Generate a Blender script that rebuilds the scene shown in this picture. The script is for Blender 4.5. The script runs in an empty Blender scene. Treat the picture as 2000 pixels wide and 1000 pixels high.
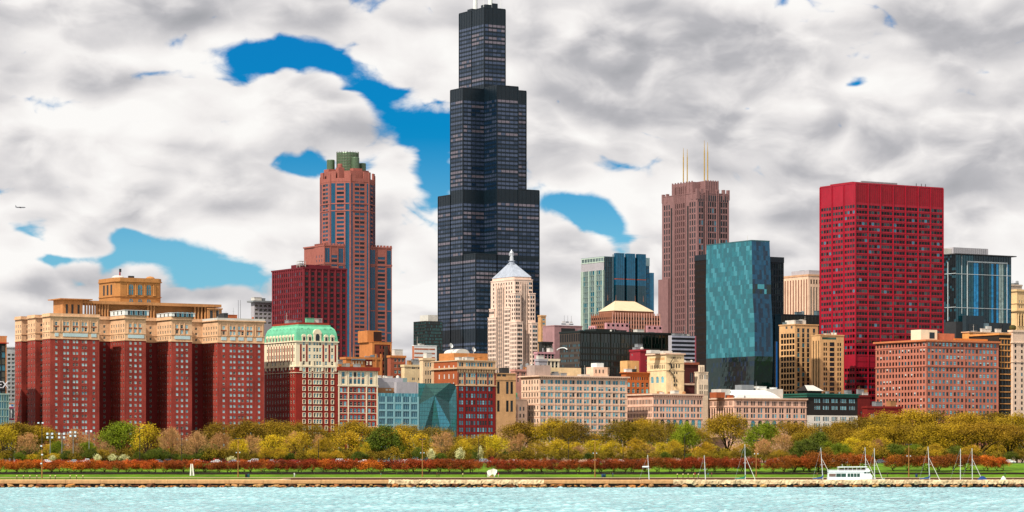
import bpy, bmesh, math, random
import numpy as np
from mathutils import Vector, Matrix

# ------------------------------------------------------------------ camera
F, CX, HY, CAMH = 5750.0, 1000.0, 900.0, 9.0      # focal length and horizon in photo pixels, eye height in metres
AZ = math.radians(31.5)                            # street grid against the view axis
SA, CA = math.sin(AZ), math.cos(AZ)
scene = bpy.context.scene
COL = scene.collection
cam_data = bpy.data.cameras.new('camera')
cam = bpy.data.objects.new('camera', cam_data)
COL.objects.link(cam)
cam.location = (0, 0, CAMH)
cam.rotation_euler = (math.pi / 2, 0, 0)
cam_data.sensor_width = 36.0
cam_data.lens = F / 2000 * 36
cam_data.shift_y = (HY - 500) / 2000
cam_data.clip_start = 1.0
cam_data.clip_end = 60000
scene.camera = cam

# ------------------------------------------------------------------ colour management
vs = scene.view_settings
vs.view_transform = 'Standard'
vs.look = 'None'
vs.exposure = 0.0
vs.gamma = 1.0
vs.use_curve_mapping = False
scene.cycles.max_bounces = 6
scene.cycles.glossy_bounces = 3
scene.cycles.diffuse_bounces = 1
scene.cycles.transparent_max_bounces = 4
scene.cycles.use_denoising = True
scene.cycles.sample_clamp_indirect = 6.0

# ------------------------------------------------------------------ sun
SUN_AZ = math.radians(-142)      # measured from the view axis, clockwise positive: behind, to the left
SUN_EL = math.radians(47)
sd = Vector((math.sin(SUN_AZ) * math.cos(SUN_EL), math.cos(SUN_AZ) * math.cos(SUN_EL), math.sin(SUN_EL)))
sl = bpy.data.lights.new('sun', 'SUN')
sl.energy = 5.0
sl.angle = math.radians(0.6)
sl.color = (1.0, 0.925, 0.82)
so = bpy.data.objects.new('sun', sl)
COL.objects.link(so)
so.rotation_euler = (-sd).to_track_quat('-Z', 'Y').to_euler()
so.location = (0, 0, 500)

# ------------------------------------------------------------------ sky
world = bpy.data.worlds.new('World')
scene.world = world
world.use_nodes = True

class NT:
    """small helper to wire nodes with expressions"""
    def __init__(s, tree): s.t = tree
    def n(s, kind, **kw):
        nd = s.t.nodes.new(kind)
        for k, v in kw.items(): setattr(nd, k, v)
        return nd
    def put(s, sock, v):
        if isinstance(v, bpy.types.NodeSocket): s.t.links.new(v, sock)
        elif v is not None: sock.default_value = v
    def m(s, op, a, b=None, c=None, clamp=False):
        nd = s.n('ShaderNodeMath', operation=op, use_clamp=clamp)
        for i, v in enumerate((a, b, c)):
            if v is not None: s.put(nd.inputs[i], v)
        return nd.outputs[0]
    def v(s, op, a, b=None):
        nd = s.n('ShaderNodeVectorMath', operation=op)
        s.put(nd.inputs[0], a)
        if b is not None: s.put(nd.inputs[3 if op == 'SCALE' else 1], b)
        return nd.outputs['Value'] if op in ('DOT_PRODUCT', 'LENGTH', 'DISTANCE') else nd.outputs[0]
    def noise(s, vec, scale, detail=4, rough=0.55, dist=0.0, lac=2.0):
        nd = s.n('ShaderNodeTexNoise')
        s.put(nd.inputs['Vector'], vec)
        for k, v in (('Scale', scale), ('Detail', detail), ('Roughness', rough), ('Distortion', dist), ('Lacunarity', lac)):
            nd.inputs[k].default_value = v
        return nd.outputs['Fac']
    def ramp(s, fac, stops, interp='LINEAR'):
        nd = s.n('ShaderNodeValToRGB')
        nd.color_ramp.interpolation = interp
        el = nd.color_ramp.elements
        while len(el) < len(stops): el.new(0.5)
        for e, (p, c) in zip(el, stops):
            e.position = p
            e.color = (c if hasattr(c, '__len__') else (c, c, c)) [:3] + (1,) if hasattr(c, '__len__') else (c, c, c, 1)
        s.put(nd.inputs[0], fac)
        return nd.outputs[0]
    def mix(s, fac, a, b, mode='MIX'):
        nd = s.n('ShaderNodeMix', data_type='RGBA', blend_type=mode)
        s.put(nd.inputs[0], fac)
        for sock, v in ((nd.inputs[6], a), (nd.inputs[7], b)):
            s.put(sock, tuple(v) + (1,) if isinstance(v, (tuple, list)) and len(v) == 3 else v)
        return nd.outputs[2]
    def smooth(s, x, lo, hi, a=0.0, b=1.0):
        nd = s.n('ShaderNodeMapRange', interpolation_type='SMOOTHSTEP')
        s.put(nd.inputs[0], x)
        for i, q in enumerate((lo, hi, a, b)): nd.inputs[i + 1].default_value = q
        return nd.outputs[0]

def build_sky():
    t = world.node_tree
    t.nodes.clear()
    k = NT(t)
    d = k.n('ShaderNodeTexCoord').outputs['Generated']
    sep = k.n('ShaderNodeSeparateXYZ'); k.put(sep.inputs[0], d)
    x, y, z = sep.outputs
    az = k.m('ARCTAN2', x, y)
    el = k.m('ARCSINE', z)
    # cloud space: flattened vertically, a little coarser higher up
    cv = k.n('ShaderNodeCombineXYZ')
    k.put(cv.inputs[0], x); k.put(cv.inputs[1], y); k.put(cv.inputs[2], k.m('MULTIPLY', z, 1.75))
    p = cv.outputs[0]
    w = k.n('ShaderNodeTexNoise'); k.put(w.inputs['Vector'], p)
    w.inputs['Scale'].default_value = 30; w.inputs['Detail'].default_value = 1
    q = k.v('ADD', p, k.v('SCALE', k.v('SUBTRACT', w.outputs['Color'], (0.5, 0.5, 0.5)), 0.020))
    def puff(v, det):
        nd = k.n('ShaderNodeTexNoise', noise_type='RIDGED_MULTIFRACTAL', normalize=True); k.put(nd.inputs['Vector'], v)
        for nm, val in (('Scale', 34.0), ('Detail', det), ('Roughness', 0.5), ('Lacunarity', 2.3), ('Offset', 1.0), ('Gain', 1.0)): nd.inputs[nm].default_value = val
        return nd.outputs['Fac']
    fb = k.noise(q, 20.0, 8, 0.58)
    pf = puff(q, 3.0)
    n0 = k.m('SUBTRACT', k.m('MULTIPLY', fb, 1.15), k.m('MULTIPLY', pf, 0.22))
    # the same field sampled a little towards the light: what stands above a point shades it
    q2 = k.v('ADD', q, (-0.004, 0.0, 0.012))
    l0 = k.m('SUBTRACT', k.noise(q, 20.0, 5, 0.6), k.m('MULTIPLY', pf, 0.12))
    l1 = k.m('SUBTRACT', k.noise(q2, 20.0, 2, 0.6), k.m('MULTIPLY', puff(q2, 1.5), 0.12))
    d2 = k.noise(k.v('ADD', q, (-0.008, 0.0, 0.030)), 20.0, 2, 0.55)
    # large clear gaps and thick banks, as directions (azimuth, elevation)
    ae = k.n('ShaderNodeCombineXYZ'); k.put(ae.inputs[0], az); k.put(ae.inputs[1], el)
    def blob(px, py, rx, ry, rot):
        mp = k.n('ShaderNodeMapping', vector_type='TEXTURE'); k.put(mp.inputs[0], ae.outputs[0])
        mp.inputs['Location'].default_value = ((px - CX) / F, (HY - py) / F, 0)
        mp.inputs['Rotation'].default_value = (0, 0, math.radians(rot))
        mp.inputs['Scale'].default_value = (1.9 * rx / F, 1.9 * ry / F, 1)
        g = k.n('ShaderNodeTexGradient', gradient_type='QUADRATIC_SPHERE'); k.put(g.inputs[0], mp.outputs[0])
        return g.outputs['Fac']
    def total(lst):
        o = 0.0
        for *q_, amp in lst: o = k.m('MULTIPLY_ADD', blob(*q_), amp, o)
        return o
    gaps = [(505, 118, 76, 32, 0, -.62), (640, 128, 115, 34, -18, -.62), (735, 195, 75, 48, -35, -.55), (825, 258, 80, 48, -25, -.58),
            (850, 330, 30, 60, 0, -.25), (590, 330, 50, 22, -10, -.6), (1130, 405, 100, 38, -12, -.60),
            (1190, 440, 55, 36, -40, -.6), (320, 492, 150, 40, -4, -.66), (420, 535, 110, 30, 0, -.6), (250, 470, 50, 26, 0, -.4), (120, 512, 150, 14, 0, -.40), (70, 465, 60, 10, -25, -.2),
            (1672, 172, 34, 15, 10, -.42), (1460, 218, 26, 12, 0, -.30), (1540, 212, 30, 8, 0, -.22), (1920, 155, 40, 14, 0, -.2), (1480, 330, 60, 30, 0, -.10)]
    banks = [(190, 175, 170, 36, 0, .26), (370, 60, 90, 40, 0, .22), (440, 235, 50, 20, 0, .15), (1250, 520, 200, 60, 0, .15), (600, 215, 95, 60, -20, .24), (330, 210, 230, 60, 0, .2), (880, 60, 120, 70, 0, .26), (200, 40, 300, 70, 0, .26),
             (470, 380, 150, 50, -15, .18), (700, 500, 120, 60, 0, .3), (180, 485, 60, 22, 0, .34), (500, 465, 140, 26, -8, .3),
             (780, 310, 55, 40, 0, .22), (1130, 500, 50, 50, 0, .36), (1250, 390, 70, 60, 0, .3), (1400, 120, 500, 120, 0, .26),
             (1650, 320, 400, 120, 0, .22), (1120, 280, 110, 60, 0, .25), (760, 430, 60, 60, 0, .26), (80, 590, 120, 40, 0, .26), (420, 590, 90, 30, 0, .24), (1880, 420, 200, 160, 0, .25), (130, 300, 300, 60, 0, .26), (200, 390, 260, 40, 0, .26), (840, 560, 60, 60, 0, .3), (1000, 760, 1400, 130, 0, .3), (1500, 560, 600, 90, 0, .2)]
    g = k.m('ADD', total(gaps), total(banks))
    dens = k.m('ADD', n0, g)
    cover = k.smooth(dens, 0.11, 0.31)
    # light on the clouds: tops lit, undersides grey
    above = k.smooth(d2, 0.36, 0.66)
    lit = k.m('ADD', k.m('MULTIPLY', above, -0.16), k.m('MULTIPLY', k.m('SUBTRACT', l0, l1), 1.9))
    low = k.noise(k.v('MULTIPLY', p, (1.0, 1.0, 2.2)), 11.0, 4, 0.5)
    greys = [(330, 290, 260, 30, -4, .46), (450, 410, 120, 26, -6, .34), (200, 430, 160, 20, 0, .26), (1640, 60, 420, 60, 8, .40), (1880, 90, 170, 52, 0, .40), (1400, 335, 130, 32, -6, .38),
             (1130, 205, 120, 34, -8, .32), (700, 45, 200, 28, 0, .22), (1920, 415, 90, 20, 0, .36), (1530, 425, 110, 18, 0, .30), (180, 115, 160, 26, 10, .20), (1480, 500, 150, 18, 0, .16), (1280, 225, 100, 24, 0, .2), (1720, 220, 60, 28, 0, .25), (620, 380, 60, 30, 0, .18), (900, 640, 90, 30, 0, .22)]
    whites = [(600, 230, 90, 60, 0, .3), (120, 215, 200, 60, 0, .2), (1130, 270, 80, 26, 0, .2), (1130, 500, 60, 40, 0, .25), (760, 300, 50, 30, 0, .25), (150, 490, 90, 26, 0, .25), (480, 460, 120, 22, 0, .25), (1560, 215, 130, 22, 0, .2), (1800, 180, 90, 30, 0, .15)]
    shade = k.m('SUBTRACT', k.m('ADD', k.m('ADD', 0.74, lit), k.m("MULTIPLY", k.m("SUBTRACT", low, 0.5), 0.7)), k.m('SUBTRACT', k.m('MULTIPLY', total(greys), 0.85), total(whites)))
    thick = k.smooth(dens, 0.22, 0.58, -0.20, 0.05)
    shade = k.m('SUBTRACT', shade, thick)
    ccol = k.ramp(shade, [(0.0, (0.40, 0.405, 0.43)), (0.30, (0.53, 0.525, 0.55)), (0.55, (0.76, 0.74, 0.745)), (0.78, (0.95, 0.92, 0.905)), (1.0, (1.04, 1.02, 0.995))])
    ccol = k.mix(1.0, ccol, (9.4, 9.4, 9.4), 'MULTIPLY')
    sky = k.n('ShaderNodeTexSky', sky_type='NISHITA', sun_disc=False)
    sky.sun_elevation = SUN_EL
    sky.sun_rotation = SUN_AZ
    sky.altitude = 180
    sky.air_density = 1.0; sky.dust_density = 0.3; sky.ozone_density = 2.5
    blue = k.mix(1.0, sky.outputs[0], k.ramp(el, [(0.0, (0.5, 0.85, 1.15)), (0.07, (0.34, 0.76, 1.0)), (0.11, (0.008, 0.45, 0.80)), (0.4, (0.06, 0.42, 1.0))]), 'MULTIPLY')
    col = k.mix(cover, blue, ccol)
    bg = k.n('ShaderNodeBackground'); k.put(bg.inputs[0], col); bg.inputs[1].default_value = 0.1
    out = k.n('ShaderNodeOutputWorld'); t.links.new(bg.outputs[0], out.inputs[0])
    world.cycles.sampling_method = 'MANUAL'
    world.cycles.sample_map_resolution = 512
build_sky()

# ------------------------------------------------------------------ materials
def lin(c):
    return tuple(((v / 255) / 12.92 if v / 255 <= .04045 else ((v / 255 + .055) / 1.055) ** 2.4) for v in c)

MATS = {}
def mat(name, rgb, rough=0.8, var=0.18, scale=0.25, fine=1.5, metal=0.0, spec=0.4, streak=0.0, rnd=0.0, bump=0.0, hue2=None, sub=None):
    """procedural surface: large blotches, fine grain and vertical weather streaks over a base colour"""
    if name in MATS: return MATS[name]
    m = bpy.data.materials.new(name); m.use_nodes = True
    k = NT(m.node_tree)
    bs = m.node_tree.nodes['Principled BSDF']
    pos = k.n('ShaderNodeNewGeometry').outputs['Position']
    base = lin(rgb)
    a = k.noise(pos, scale, 4, 0.6)
    b = k.noise(pos, fine, 3, 0.6)
    f = k.m('ADD', k.m('MULTIPLY', a, 0.6), k.m('MULTIPLY', b, 0.4))
    if streak:
        st = k.noise(k.v('MULTIPLY', pos, (0.9, 0.9, 0.05)), 1.0, 3, 0.6)
        f = k.m('ADD', k.m('MULTIPLY', f, 1 - streak), k.m('MULTIPLY', st, streak))
    lo = tuple(v * (1 - var * 1.6) for v in base)
    hi = tuple(min(1, v * (1 + var * 1.3)) for v in (hue2 and lin(hue2) or base))
    col = k.ramp(f, [(0.3, lo), (0.7, hi)])
    if rnd:
        oi = k.n('ShaderNodeObjectInfo').outputs['Random']
        hs = k.n('ShaderNodeHueSaturation')
        k.put(hs.inputs['Color'], col)
        k.put(hs.inputs['Value'], k.m('ADD', 1 - rnd, k.m('MULTIPLY', oi, 2 * rnd)))
        k.put(hs.inputs['Hue'], k.m('ADD', 0.5 - rnd * 0.035, k.m('MULTIPLY', k.m('FRACT', k.m('MULTIPLY', oi, 7.31)), rnd * 0.07)))
        col = hs.outputs[0]
    k.put(bs.inputs['Base Color'], col)
    bs.inputs['Roughness'].default_value = rough
    bs.inputs['Metallic'].default_value = metal
    bs.inputs['Specular IOR Level'].default_value = spec
    if sub:
        bs.inputs['Transmission Weight'].default_value = 0.0
    if bump:
        bp = k.n('ShaderNodeBump'); bp.inputs['Strength'].default_value = bump; bp.inputs['Distance'].default_value = 0.3
        k.put(bp.inputs['Height'], k.noise(pos, fine, 4, 0.65)); k.put(bs.inputs['Normal'], bp.outputs[0])
    MATS[name] = m
    return m

def glass(name, rgb, metal=0.0, rough=0.06, spec=0.9, wob=0.02, wscale=0.25, var=0.3):
    """window glass: tinted, mirror-like, with the slight waviness of large panes"""
    if name in MATS: return MATS[name]
    m = bpy.data.materials.new(name); m.use_nodes = True
    k = NT(m.node_tree)
    bs = m.node_tree.nodes['Principled BSDF']
    pos = k.n('ShaderNodeNewGeometry').outputs['Position']
    base = lin(rgb)
    oi = k.n('ShaderNodeObjectInfo').outputs['Random']
    f = k.m('ADD', k.m('MULTIPLY', k.noise(pos, 0.35, 2, 0.5), 0.6), k.m('MULTIPLY', oi, 0.4))
    k.put(bs.inputs['Base Color'], k.ramp(f, [(0.25, tuple(v * (1 - var) for v in base)), (0.75, tuple(min(1, v * (1 + var)) for v in base))]))
    bs.inputs['Roughness'].default_value = rough
    bs.inputs['Metallic'].default_value = metal
    bs.inputs['Specular IOR Level'].default_value = spec
    if wob:
        bp = k.n('ShaderNodeBump'); bp.inputs['Strength'].default_value = 1.0; bp.inputs['Distance'].default_value = wob
        k.put(bp.inputs['Height'], k.noise(pos, wscale, 2, 0.5)); k.put(bs.inputs['Normal'], bp.outputs[0])
    MATS[name] = m
    return m

# ------------------------------------------------------------------ mesh helpers
class MB:
    """collects polygons of one mesh object"""
    def __init__(s): s.v = []; s.f = []; s.mi = []; s.mats = []
    def slot(s, m):
        if m not in s.mats: s.mats.append(m)
        return s.mats.index(m)
    def poly(s, pts, m):
        i = len(s.v); s.v.extend(tuple(p) for p in pts); s.f.append(tuple(range(i, i + len(pts)))); s.mi.append(s.slot(m))
    def box(s, x0, x1, y0, y1, z0, z1, m, skip=''):
        i = len(s.v); q = s.slot(m)
        s.v += [(x0, y0, z0), (x1, y0, z0), (x1, y1, z0), (x0, y1, z0), (x0, y0, z1), (x1, y0, z1), (x1, y1, z1), (x0, y1, z1)]
        for key, fc in (('b', (3, 2, 1, 0)), ('t', (4, 5, 6, 7)), ('s', (0, 1, 5, 4)), ('e', (1, 2, 6, 5)), ('n', (2, 3, 7, 6)), ('w', (3, 0, 4, 7))):
            if key not in skip: s.f.append(tuple(i + j for j in fc)); s.mi.append(q)
    def prism(s, ring, z0, z1, m, ring1=None, cap=True):
        i = len(s.v); n = len(ring); q = s.slot(m); r1 = ring1 or ring
        s.v += [(p[0], p[1], z0) for p in ring] + [(p[0], p[1], z1) for p in r1]
        for j in range(n):
            a, b = j, (j + 1) % n
            s.f.append((i + a, i + b, i + n + b, i + n + a)); s.mi.append(q)
        if cap:
            s.f.append(tuple(i + n + j for j in range(n))); s.mi.append(q)
            s.f.append(tuple(i + j for j in reversed(range(n)))); s.mi.append(q)
    def tube(s, p0, p1, r0, r1, m, n=6, cap=True):
        p0, p1 = Vector(p0), Vector(p1); ax = p1 - p0
        if ax.length < 1e-6: return
        ax.normalize(); u = ax.orthogonal().normalized(); w = ax.cross(u)
        i = len(s.v); q = s.slot(m)
        for p, r in ((p0, r0), (p1, r1)):
            for j in range(n):
                a = 2 * math.pi * j / n
                s.v.append(tuple(p + (u * math.cos(a) + w * math.sin(a)) * r))
        for j in range(n):
            b = (j + 1) % n
            s.f.append((i + j, i + b, i + n + b, i + n + j)); s.mi.append(q)
        if cap:
            s.f.append(tuple(i + n + j for j in range(n))); s.mi.append(q)
            s.f.append(tuple(i + j for j in reversed(range(n)))); s.mi.append(q)
    def lathe(s, prof, m, n=16, c=(0, 0)):
        i = len(s.v); q = s.slot(m)
        for r, z in prof:
            for j in range(n):
                a = 2 * math.pi * j / n
                s.v.append((c[0] + r * math.cos(a), c[1] + r * math.sin(a), z))
        for a in range(len(prof) - 1):
            for j in range(n):
                b = (j + 1) % n
                s.f.append((i + a * n + j, i + a * n + b, i + (a + 1) * n + b, i + (a + 1) * n + j)); s.mi.append(q)
        s.f.append(tuple(i + (len(prof) - 1) * n + j for j in range(n))); s.mi.append(q)
    def mesh(s, name):
        me = bpy.data.meshes.new(name)
        me.from_pydata(s.v, [], s.f)
        for m in s.mats: me.materials.append(m)
        if len(s.mats) > 1: me.polygons.foreach_set('material_index', s.mi)
        me.update()
        return me
    def build(s, name, parent=None, kind=None, smooth=False):
        if not s.f: return None
        me = s.mesh(name)
        if smooth: me.polygons.foreach_set('use_smooth', [True] * len(me.polygons))
        return link(name, me, parent, kind=kind)

def link(name, data, parent=None, loc=None, rz=0.0, kind=None):
    o = bpy.data.objects.new(name, data)
    COL.objects.link(o)
    if parent is not None: o.parent = parent
    if loc is not None: o.location = loc
    if rz: o.rotation_euler = (0, 0, rz)
    if kind: o['kind'] = kind
    return o

def thing(name, label, cat, loc=(0, 0, 0), rz=0.0, group=None):
    o = link(name, None, None, loc, rz)
    o.empty_display_size = 1.0
    tag(o, label, cat, group)
    return o

def tag(o, label, cat, group=None):
    o['label'] = label; o['category'] = cat
    if group: o['group'] = group
    return o

def copy_thing(root, loc, rz=0.0, scale=(1, 1, 1), label=None):
    r = root.copy(); COL.objects.link(r)
    r.location = loc; r.rotation_euler = (0, 0, rz); r.scale = scale
    if label: r['label'] = label
    for ch in root.children:
        c = ch.copy(); COL.objects.link(c); c.parent = r
        for g in ch.children:
            e = g.copy(); COL.objects.link(e); e.parent = c
    return r

def at(px, py, Y):
    """point at depth Y seen in photo pixel (px, py)"""
    return Vector(((px - CX) / F * Y, Y, CAMH + (HY - py) / F * Y))

ORD = ['first', 'second', 'third', 'fourth', 'fifth', 'sixth', 'seventh', 'eighth', 'ninth', 'tenth', 'eleventh', 'twelfth', 'thirteenth',
       'fourteenth', 'fifteenth', 'sixteenth', 'seventeenth', 'eighteenth', 'nineteenth']
TENS = ['', '', 'twenty', 'thirty', 'forty', 'fifty', 'sixty', 'seventy', 'eighty', 'ninety']
def ordw(i):
    if i <= 19: return ORD[i - 1]
    if i % 10 == 0: return TENS[i // 10][:-1] + 'ieth'
    return TENS[i // 10] + '-' + ORD[i % 10 - 1]

# ------------------------------------------------------------------ building kit
random.seed(7)
G_DARK = glass('glass_dark', (20, 34, 40), spec=.4)
G_MID = glass('glass_teal', (44, 116, 134), metal=0.25)  # teal of the reflected sky put into the glass colour
G_LITE = glass('glass_pale', (118, 190, 204), metal=0.15, rough=0.15)
G_BLACK = glass('glass_black', (7, 11, 13), spec=.25)
BLIND = mat('window_blind', (196, 206, 200), var=0.08)
G_HOT = glass('glass_hotel_pale', (162, 208, 216), metal=0.1, rough=0.2)
GL_HOTEL = [(G_MID, 2), (G_HOT, 6), (G_DARK, 2)]
GL_DARK = [(G_DARK, 5), (G_BLACK, 4), (G_MID, 1)]
GL_TEAL = [(G_MID, 5), (G_LITE, 2), (G_DARK, 3)]
BASE = 8.0

PIECES = {}
def win_mb(w, h, style, frame, gl, full):
    key = (round(w, 2), round(h, 2), style, frame.name, gl.name, full)
    if key in PIECES: return PIECES[key]
    m = MB(); hw, hh = w / 2, h / 2
    t = min(0.11, w * 0.075)
    def bar(x0, x1, z0, z1, d):
        if full: m.box(x0, x1, -d, 0.02, z0, z1, frame, skip='n')
        else: m.poly([(x0, -d, z0), (x1, -d, z0), (x1, -d, z1), (x0, -d, z1)], frame)
    m.poly([(-hw, 0, -hh), (hw, 0, -hh), (hw, 0, hh), (-hw, 0, hh)], gl)
    if style != 'p':
        bar(-hw, -hw + t, -hh, hh, .05); bar(hw - t, hw, -hh, hh, .05)
        bar(-hw + t, hw - t, hh - t, hh, .05); bar(-hw + t, hw - t, -hh, -hh + t, .05)
    if style in 'nbx': bar(-hw + t, hw - t, -.06, .06, .07)
    if style in 'vx': bar(-.06, .06, -hh + t, hh - t, .06)
    if style == 't':
        for q in (-hw / 3, hw / 3): bar(q - .07, q + .07, -hh + t, hh - t, .06)
    if style == 'b':
        m.poly([(-hw + t, -.02, 0.06), (hw - t, -.02, 0.06), (hw - t, -.02, hh - t), (-hw + t, -.02, hh - t)], BLIND)
    if style == 'c':      # bright surround, as cream trim round a sash window
        o = 0.2
        for a in ((-hw - o, -hw, -hh - o, hh + o), (hw, hw + o, -hh - o, hh + o), (-hw, hw, hh, hh + o * 1.4), (-hw, hw, -hh - o, -hh)):
            bar(a[0], a[1], a[2], a[3], .52)
        bar(-hw + t, hw - t, -.06, .06, .07)
    PIECES[key] = m
    return m

def box_mb(w, d, h, mt):
    key = ('box', round(w, 3), round(d, 3), round(h, 3), mt.name)
    if key not in PIECES:
        m = MB(); m.box(-w / 2, w / 2, -d / 2, d / 2, -h / 2, h / 2, mt); PIECES[key] = m
    return PIECES[key]

def quad_mb(w, h, mt):
    key = ('quad', round(w, 3), round(h, 3), mt.name)
    if key not in PIECES:
        m = MB(); m.poly([(-w / 2, 0, -h / 2), (w / 2, 0, -h / 2), (w / 2, 0, h / 2), (-w / 2, 0, h / 2)], mt); PIECES[key] = m
    return PIECES[key]

MESHES = {}
def mesh_of(m, name):
    if id(m) not in MESHES: MESHES[id(m)] = m.mesh(name)
    return MESHES[id(m)]

def pick(wl):
    r = random.random() * sum(w for _, w in wl)
    for m, w in wl:
        r -= w
        if r <= 0: return m
    return wl[-1][0]

def spread(v, lo, hi):
    """positions: a list, an even (first, last, n) or n equal bays between lo and hi"""
    if isinstance(v, int): return [lo + (hi - lo) * (i + .5) / v for i in range(v)]
    if isinstance(v, tuple):
        a, b, n = v
        return [a + (b - a) * i / max(1, n - 1) for i in range(n)]
    return list(v)

class Face:
    def __init__(s, b, ox, oy, ux, uy):
        s.b, s.ox, s.oy, s.ux, s.uy = b, ox, oy, ux, uy
        s.rz = math.atan2(uy, ux)
    def world(s, u):
        lx, ly = s.ox + u * s.ux, s.oy + u * s.uy
        return s.b.X + lx * CA - ly * SA, s.b.Y + lx * SA + ly * CA
    def u(s, px):
        t = (px - CX) / F
        xo, yo = s.world(0); x1, y1 = s.world(1)
        dx, dy = x1 - xo, y1 - yo
        return (t * yo - xo) / (dx - t * dy)
    def P(s, u, z, d=0.0):
        return (s.ox + u * s.ux - s.uy * d, s.oy + u * s.uy + s.ux * d, z)
    def zz(s, py, px):
        return CAMH + (HY - py) / F * s.world(s.u(px))[1] - BASE

    def punch(s, a, b, top, bot, cols, rows, cw, rh, wall, rec=0.22, style='n', frame=None, glz=GL_TEAL, arch=False, part='wall', blind=0.0, uv=False, wname='window'):
        """a wall with real openings; each window is set back in its opening. Columns and rows are photo pixels."""
        B = s.b
        u0, u1 = (a, b) if uv else (s.u(a), s.u(b))
        z1 = B.z(top); z0 = 0.0 if bot is None else B.z(bot)
        m = B.mb(part)
        frame = frame or FRAME_W
        cl = []
        for c in spread(cols, a, b):
            if uv: cl.append((c - cw / 2, c + cw / 2))
            else: cl.append((s.u(c - cw / 2), s.u(c + cw / 2)))
        rl = []
        for r in spread(rows, top, bot if bot is not None else 880):
            zc = B.z(r); hh = rh / F * B.Y
            if zc - hh / 2 > z0 and zc + hh / 2 < z1: rl.append((zc - hh / 2, zc + hh / 2))
        cl = sorted(c for c in cl if c[0] > u0 and c[1] < u1); rl.sort()
        def q(ua, ub, za, zb, d=0.0):
            if ub - ua > 1e-4 and zb - za > 1e-4:
                m.poly([s.P(ua, za, d), s.P(ub, za, d), s.P(ub, zb, d), s.P(ua, zb, d)], wall)
        z = z0
        for (ra, rb) in rl:
            q(u0, u1, z, ra)
            u = u0
            for (ca, cb) in cl:
                q(u, ca, ra, rb); u = cb
                # reveals
                m.poly([s.P(ca, ra), s.P(ca, ra, rec), s.P(ca, rb, rec), s.P(ca, rb)][::-1], wall)
                m.poly([s.P(cb, ra), s.P(cb, ra, rec), s.P(cb, rb, rec), s.P(cb, rb)], wall)
                m.poly([s.P(ca, ra), s.P(cb, ra), s.P(cb, ra, rec), s.P(ca, ra, rec)], wall)
                m.poly([s.P(ca, rb), s.P(cb, rb), s.P(cb, rb, rec), s.P(ca, rb, rec)][::-1], wall)
                w, h = cb - ca, rb - ra
                if arch:
                    rr = w / 2; uc = (ca + cb) / 2; n = 5
                    for sg in (-1, 1):
                        pts = [s.P(uc + sg * rr * math.cos(math.pi / 2 * i / n), rb - rr + rr * math.sin(math.pi / 2 * i / n)) for i in range(n + 1)]
                        cn = s.P(uc + sg * rr, rb)
                        for i in range(n):
                            tri = [pts[i], pts[i + 1], cn]
                            m.poly(tri if sg < 0 else tri[::-1], wall)
                st = style
                if blind and random.random() < blind and style == 'n': st = 'b'
                g = pick(glz)
                wq, hq = round(w / .04) * .04, round(h / .04) * .04
                B.add(wname, (win_mb(wq, hq, st, frame, g, True), win_mb(wq, hq, st, frame, g, False)), s.P((ca + cb) / 2, (ra + rb) / 2, rec - .05), s.rz)
            q(u, u1, ra, rb)
            z = rb
        q(u0, u1, z, z1)
        return s

    def wallq(s, a, b, top, bot, wall, d=0.0, part='wall', uv=False):
        B = s.b
        u0, u1 = (a, b) if uv else (s.u(a), s.u(b))
        z1 = B.z(top); z0 = 0.0 if bot is None else B.z(bot)
        B.mb(part).poly([s.P(u0, z0, d), s.P(u1, z0, d), s.P(u1, z1, d), s.P(u0, z1, d)], wall)
        return s

    def bx(s, name, u0, u1, d0, d1, z0, z1, mt):
        """box piece in face coordinates (d inward)"""
        p = s.P((u0 + u1) / 2, (z0 + z1) / 2, (d0 + d1) / 2)
        m = box_mb(abs(u1 - u0), abs(d1 - d0), abs(z1 - z0), mt)
        s.b.add(name, (m, m), p, s.rz)
        return s

    def pbx(s, name, a, b, top, bot, d0, d1, mt):
        B = s.b
        return s.bx(name, s.u(a), s.u(b), d0, d1, 0.0 if bot is None else B.z(bot), B.z(top), mt)

    def curtain(s, a, b, top, bot, nu, nz, glz, mul=None, span=None, d=0.2, jit=0.5, cap=300, pname='glass_panel', uv=False, pat=None):
        """glass panels with mullions (w, proud, mat) and spandrels (height m, proud, mat)"""
        B = s.b
        u0, u1 = (a, b) if uv else (s.u(a), s.u(b))
        z1 = B.z(top); z0 = 0.0 if bot is None else B.z(bot)
        du, dz = (u1 - u0) / nu, (z1 - z0) / nz
        B.cap.setdefault(pname, cap)
        sh = span[0] if span else 0.0
        for j in range(nz):
            for i in range(nu):
                g = pat(i, j) if pat else pick(glz)
                m = quad_mb(du, dz - sh, g)
                B.add(pname, (m, m), s.P(u0 + du * (i + .5), z0 + dz * j + sh + (dz - sh) / 2, d), s.rz,
                      (math.radians(random.gauss(0, jit)), math.radians(random.gauss(0, jit))))
        if mul:
            for i in range(nu + 1):
                uc = u0 + du * i
                s.bx('mullion', uc - mul[0] / 2, uc + mul[0] / 2, -mul[1], d + .1, z0, z1, mul[2])
        if span:
            for j in range(nz):
                s.bx('spandrel', u0, u1, -span[1], d + .12, z0 + dz * j, z0 + dz * j + sh, span[2])
        return s

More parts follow.
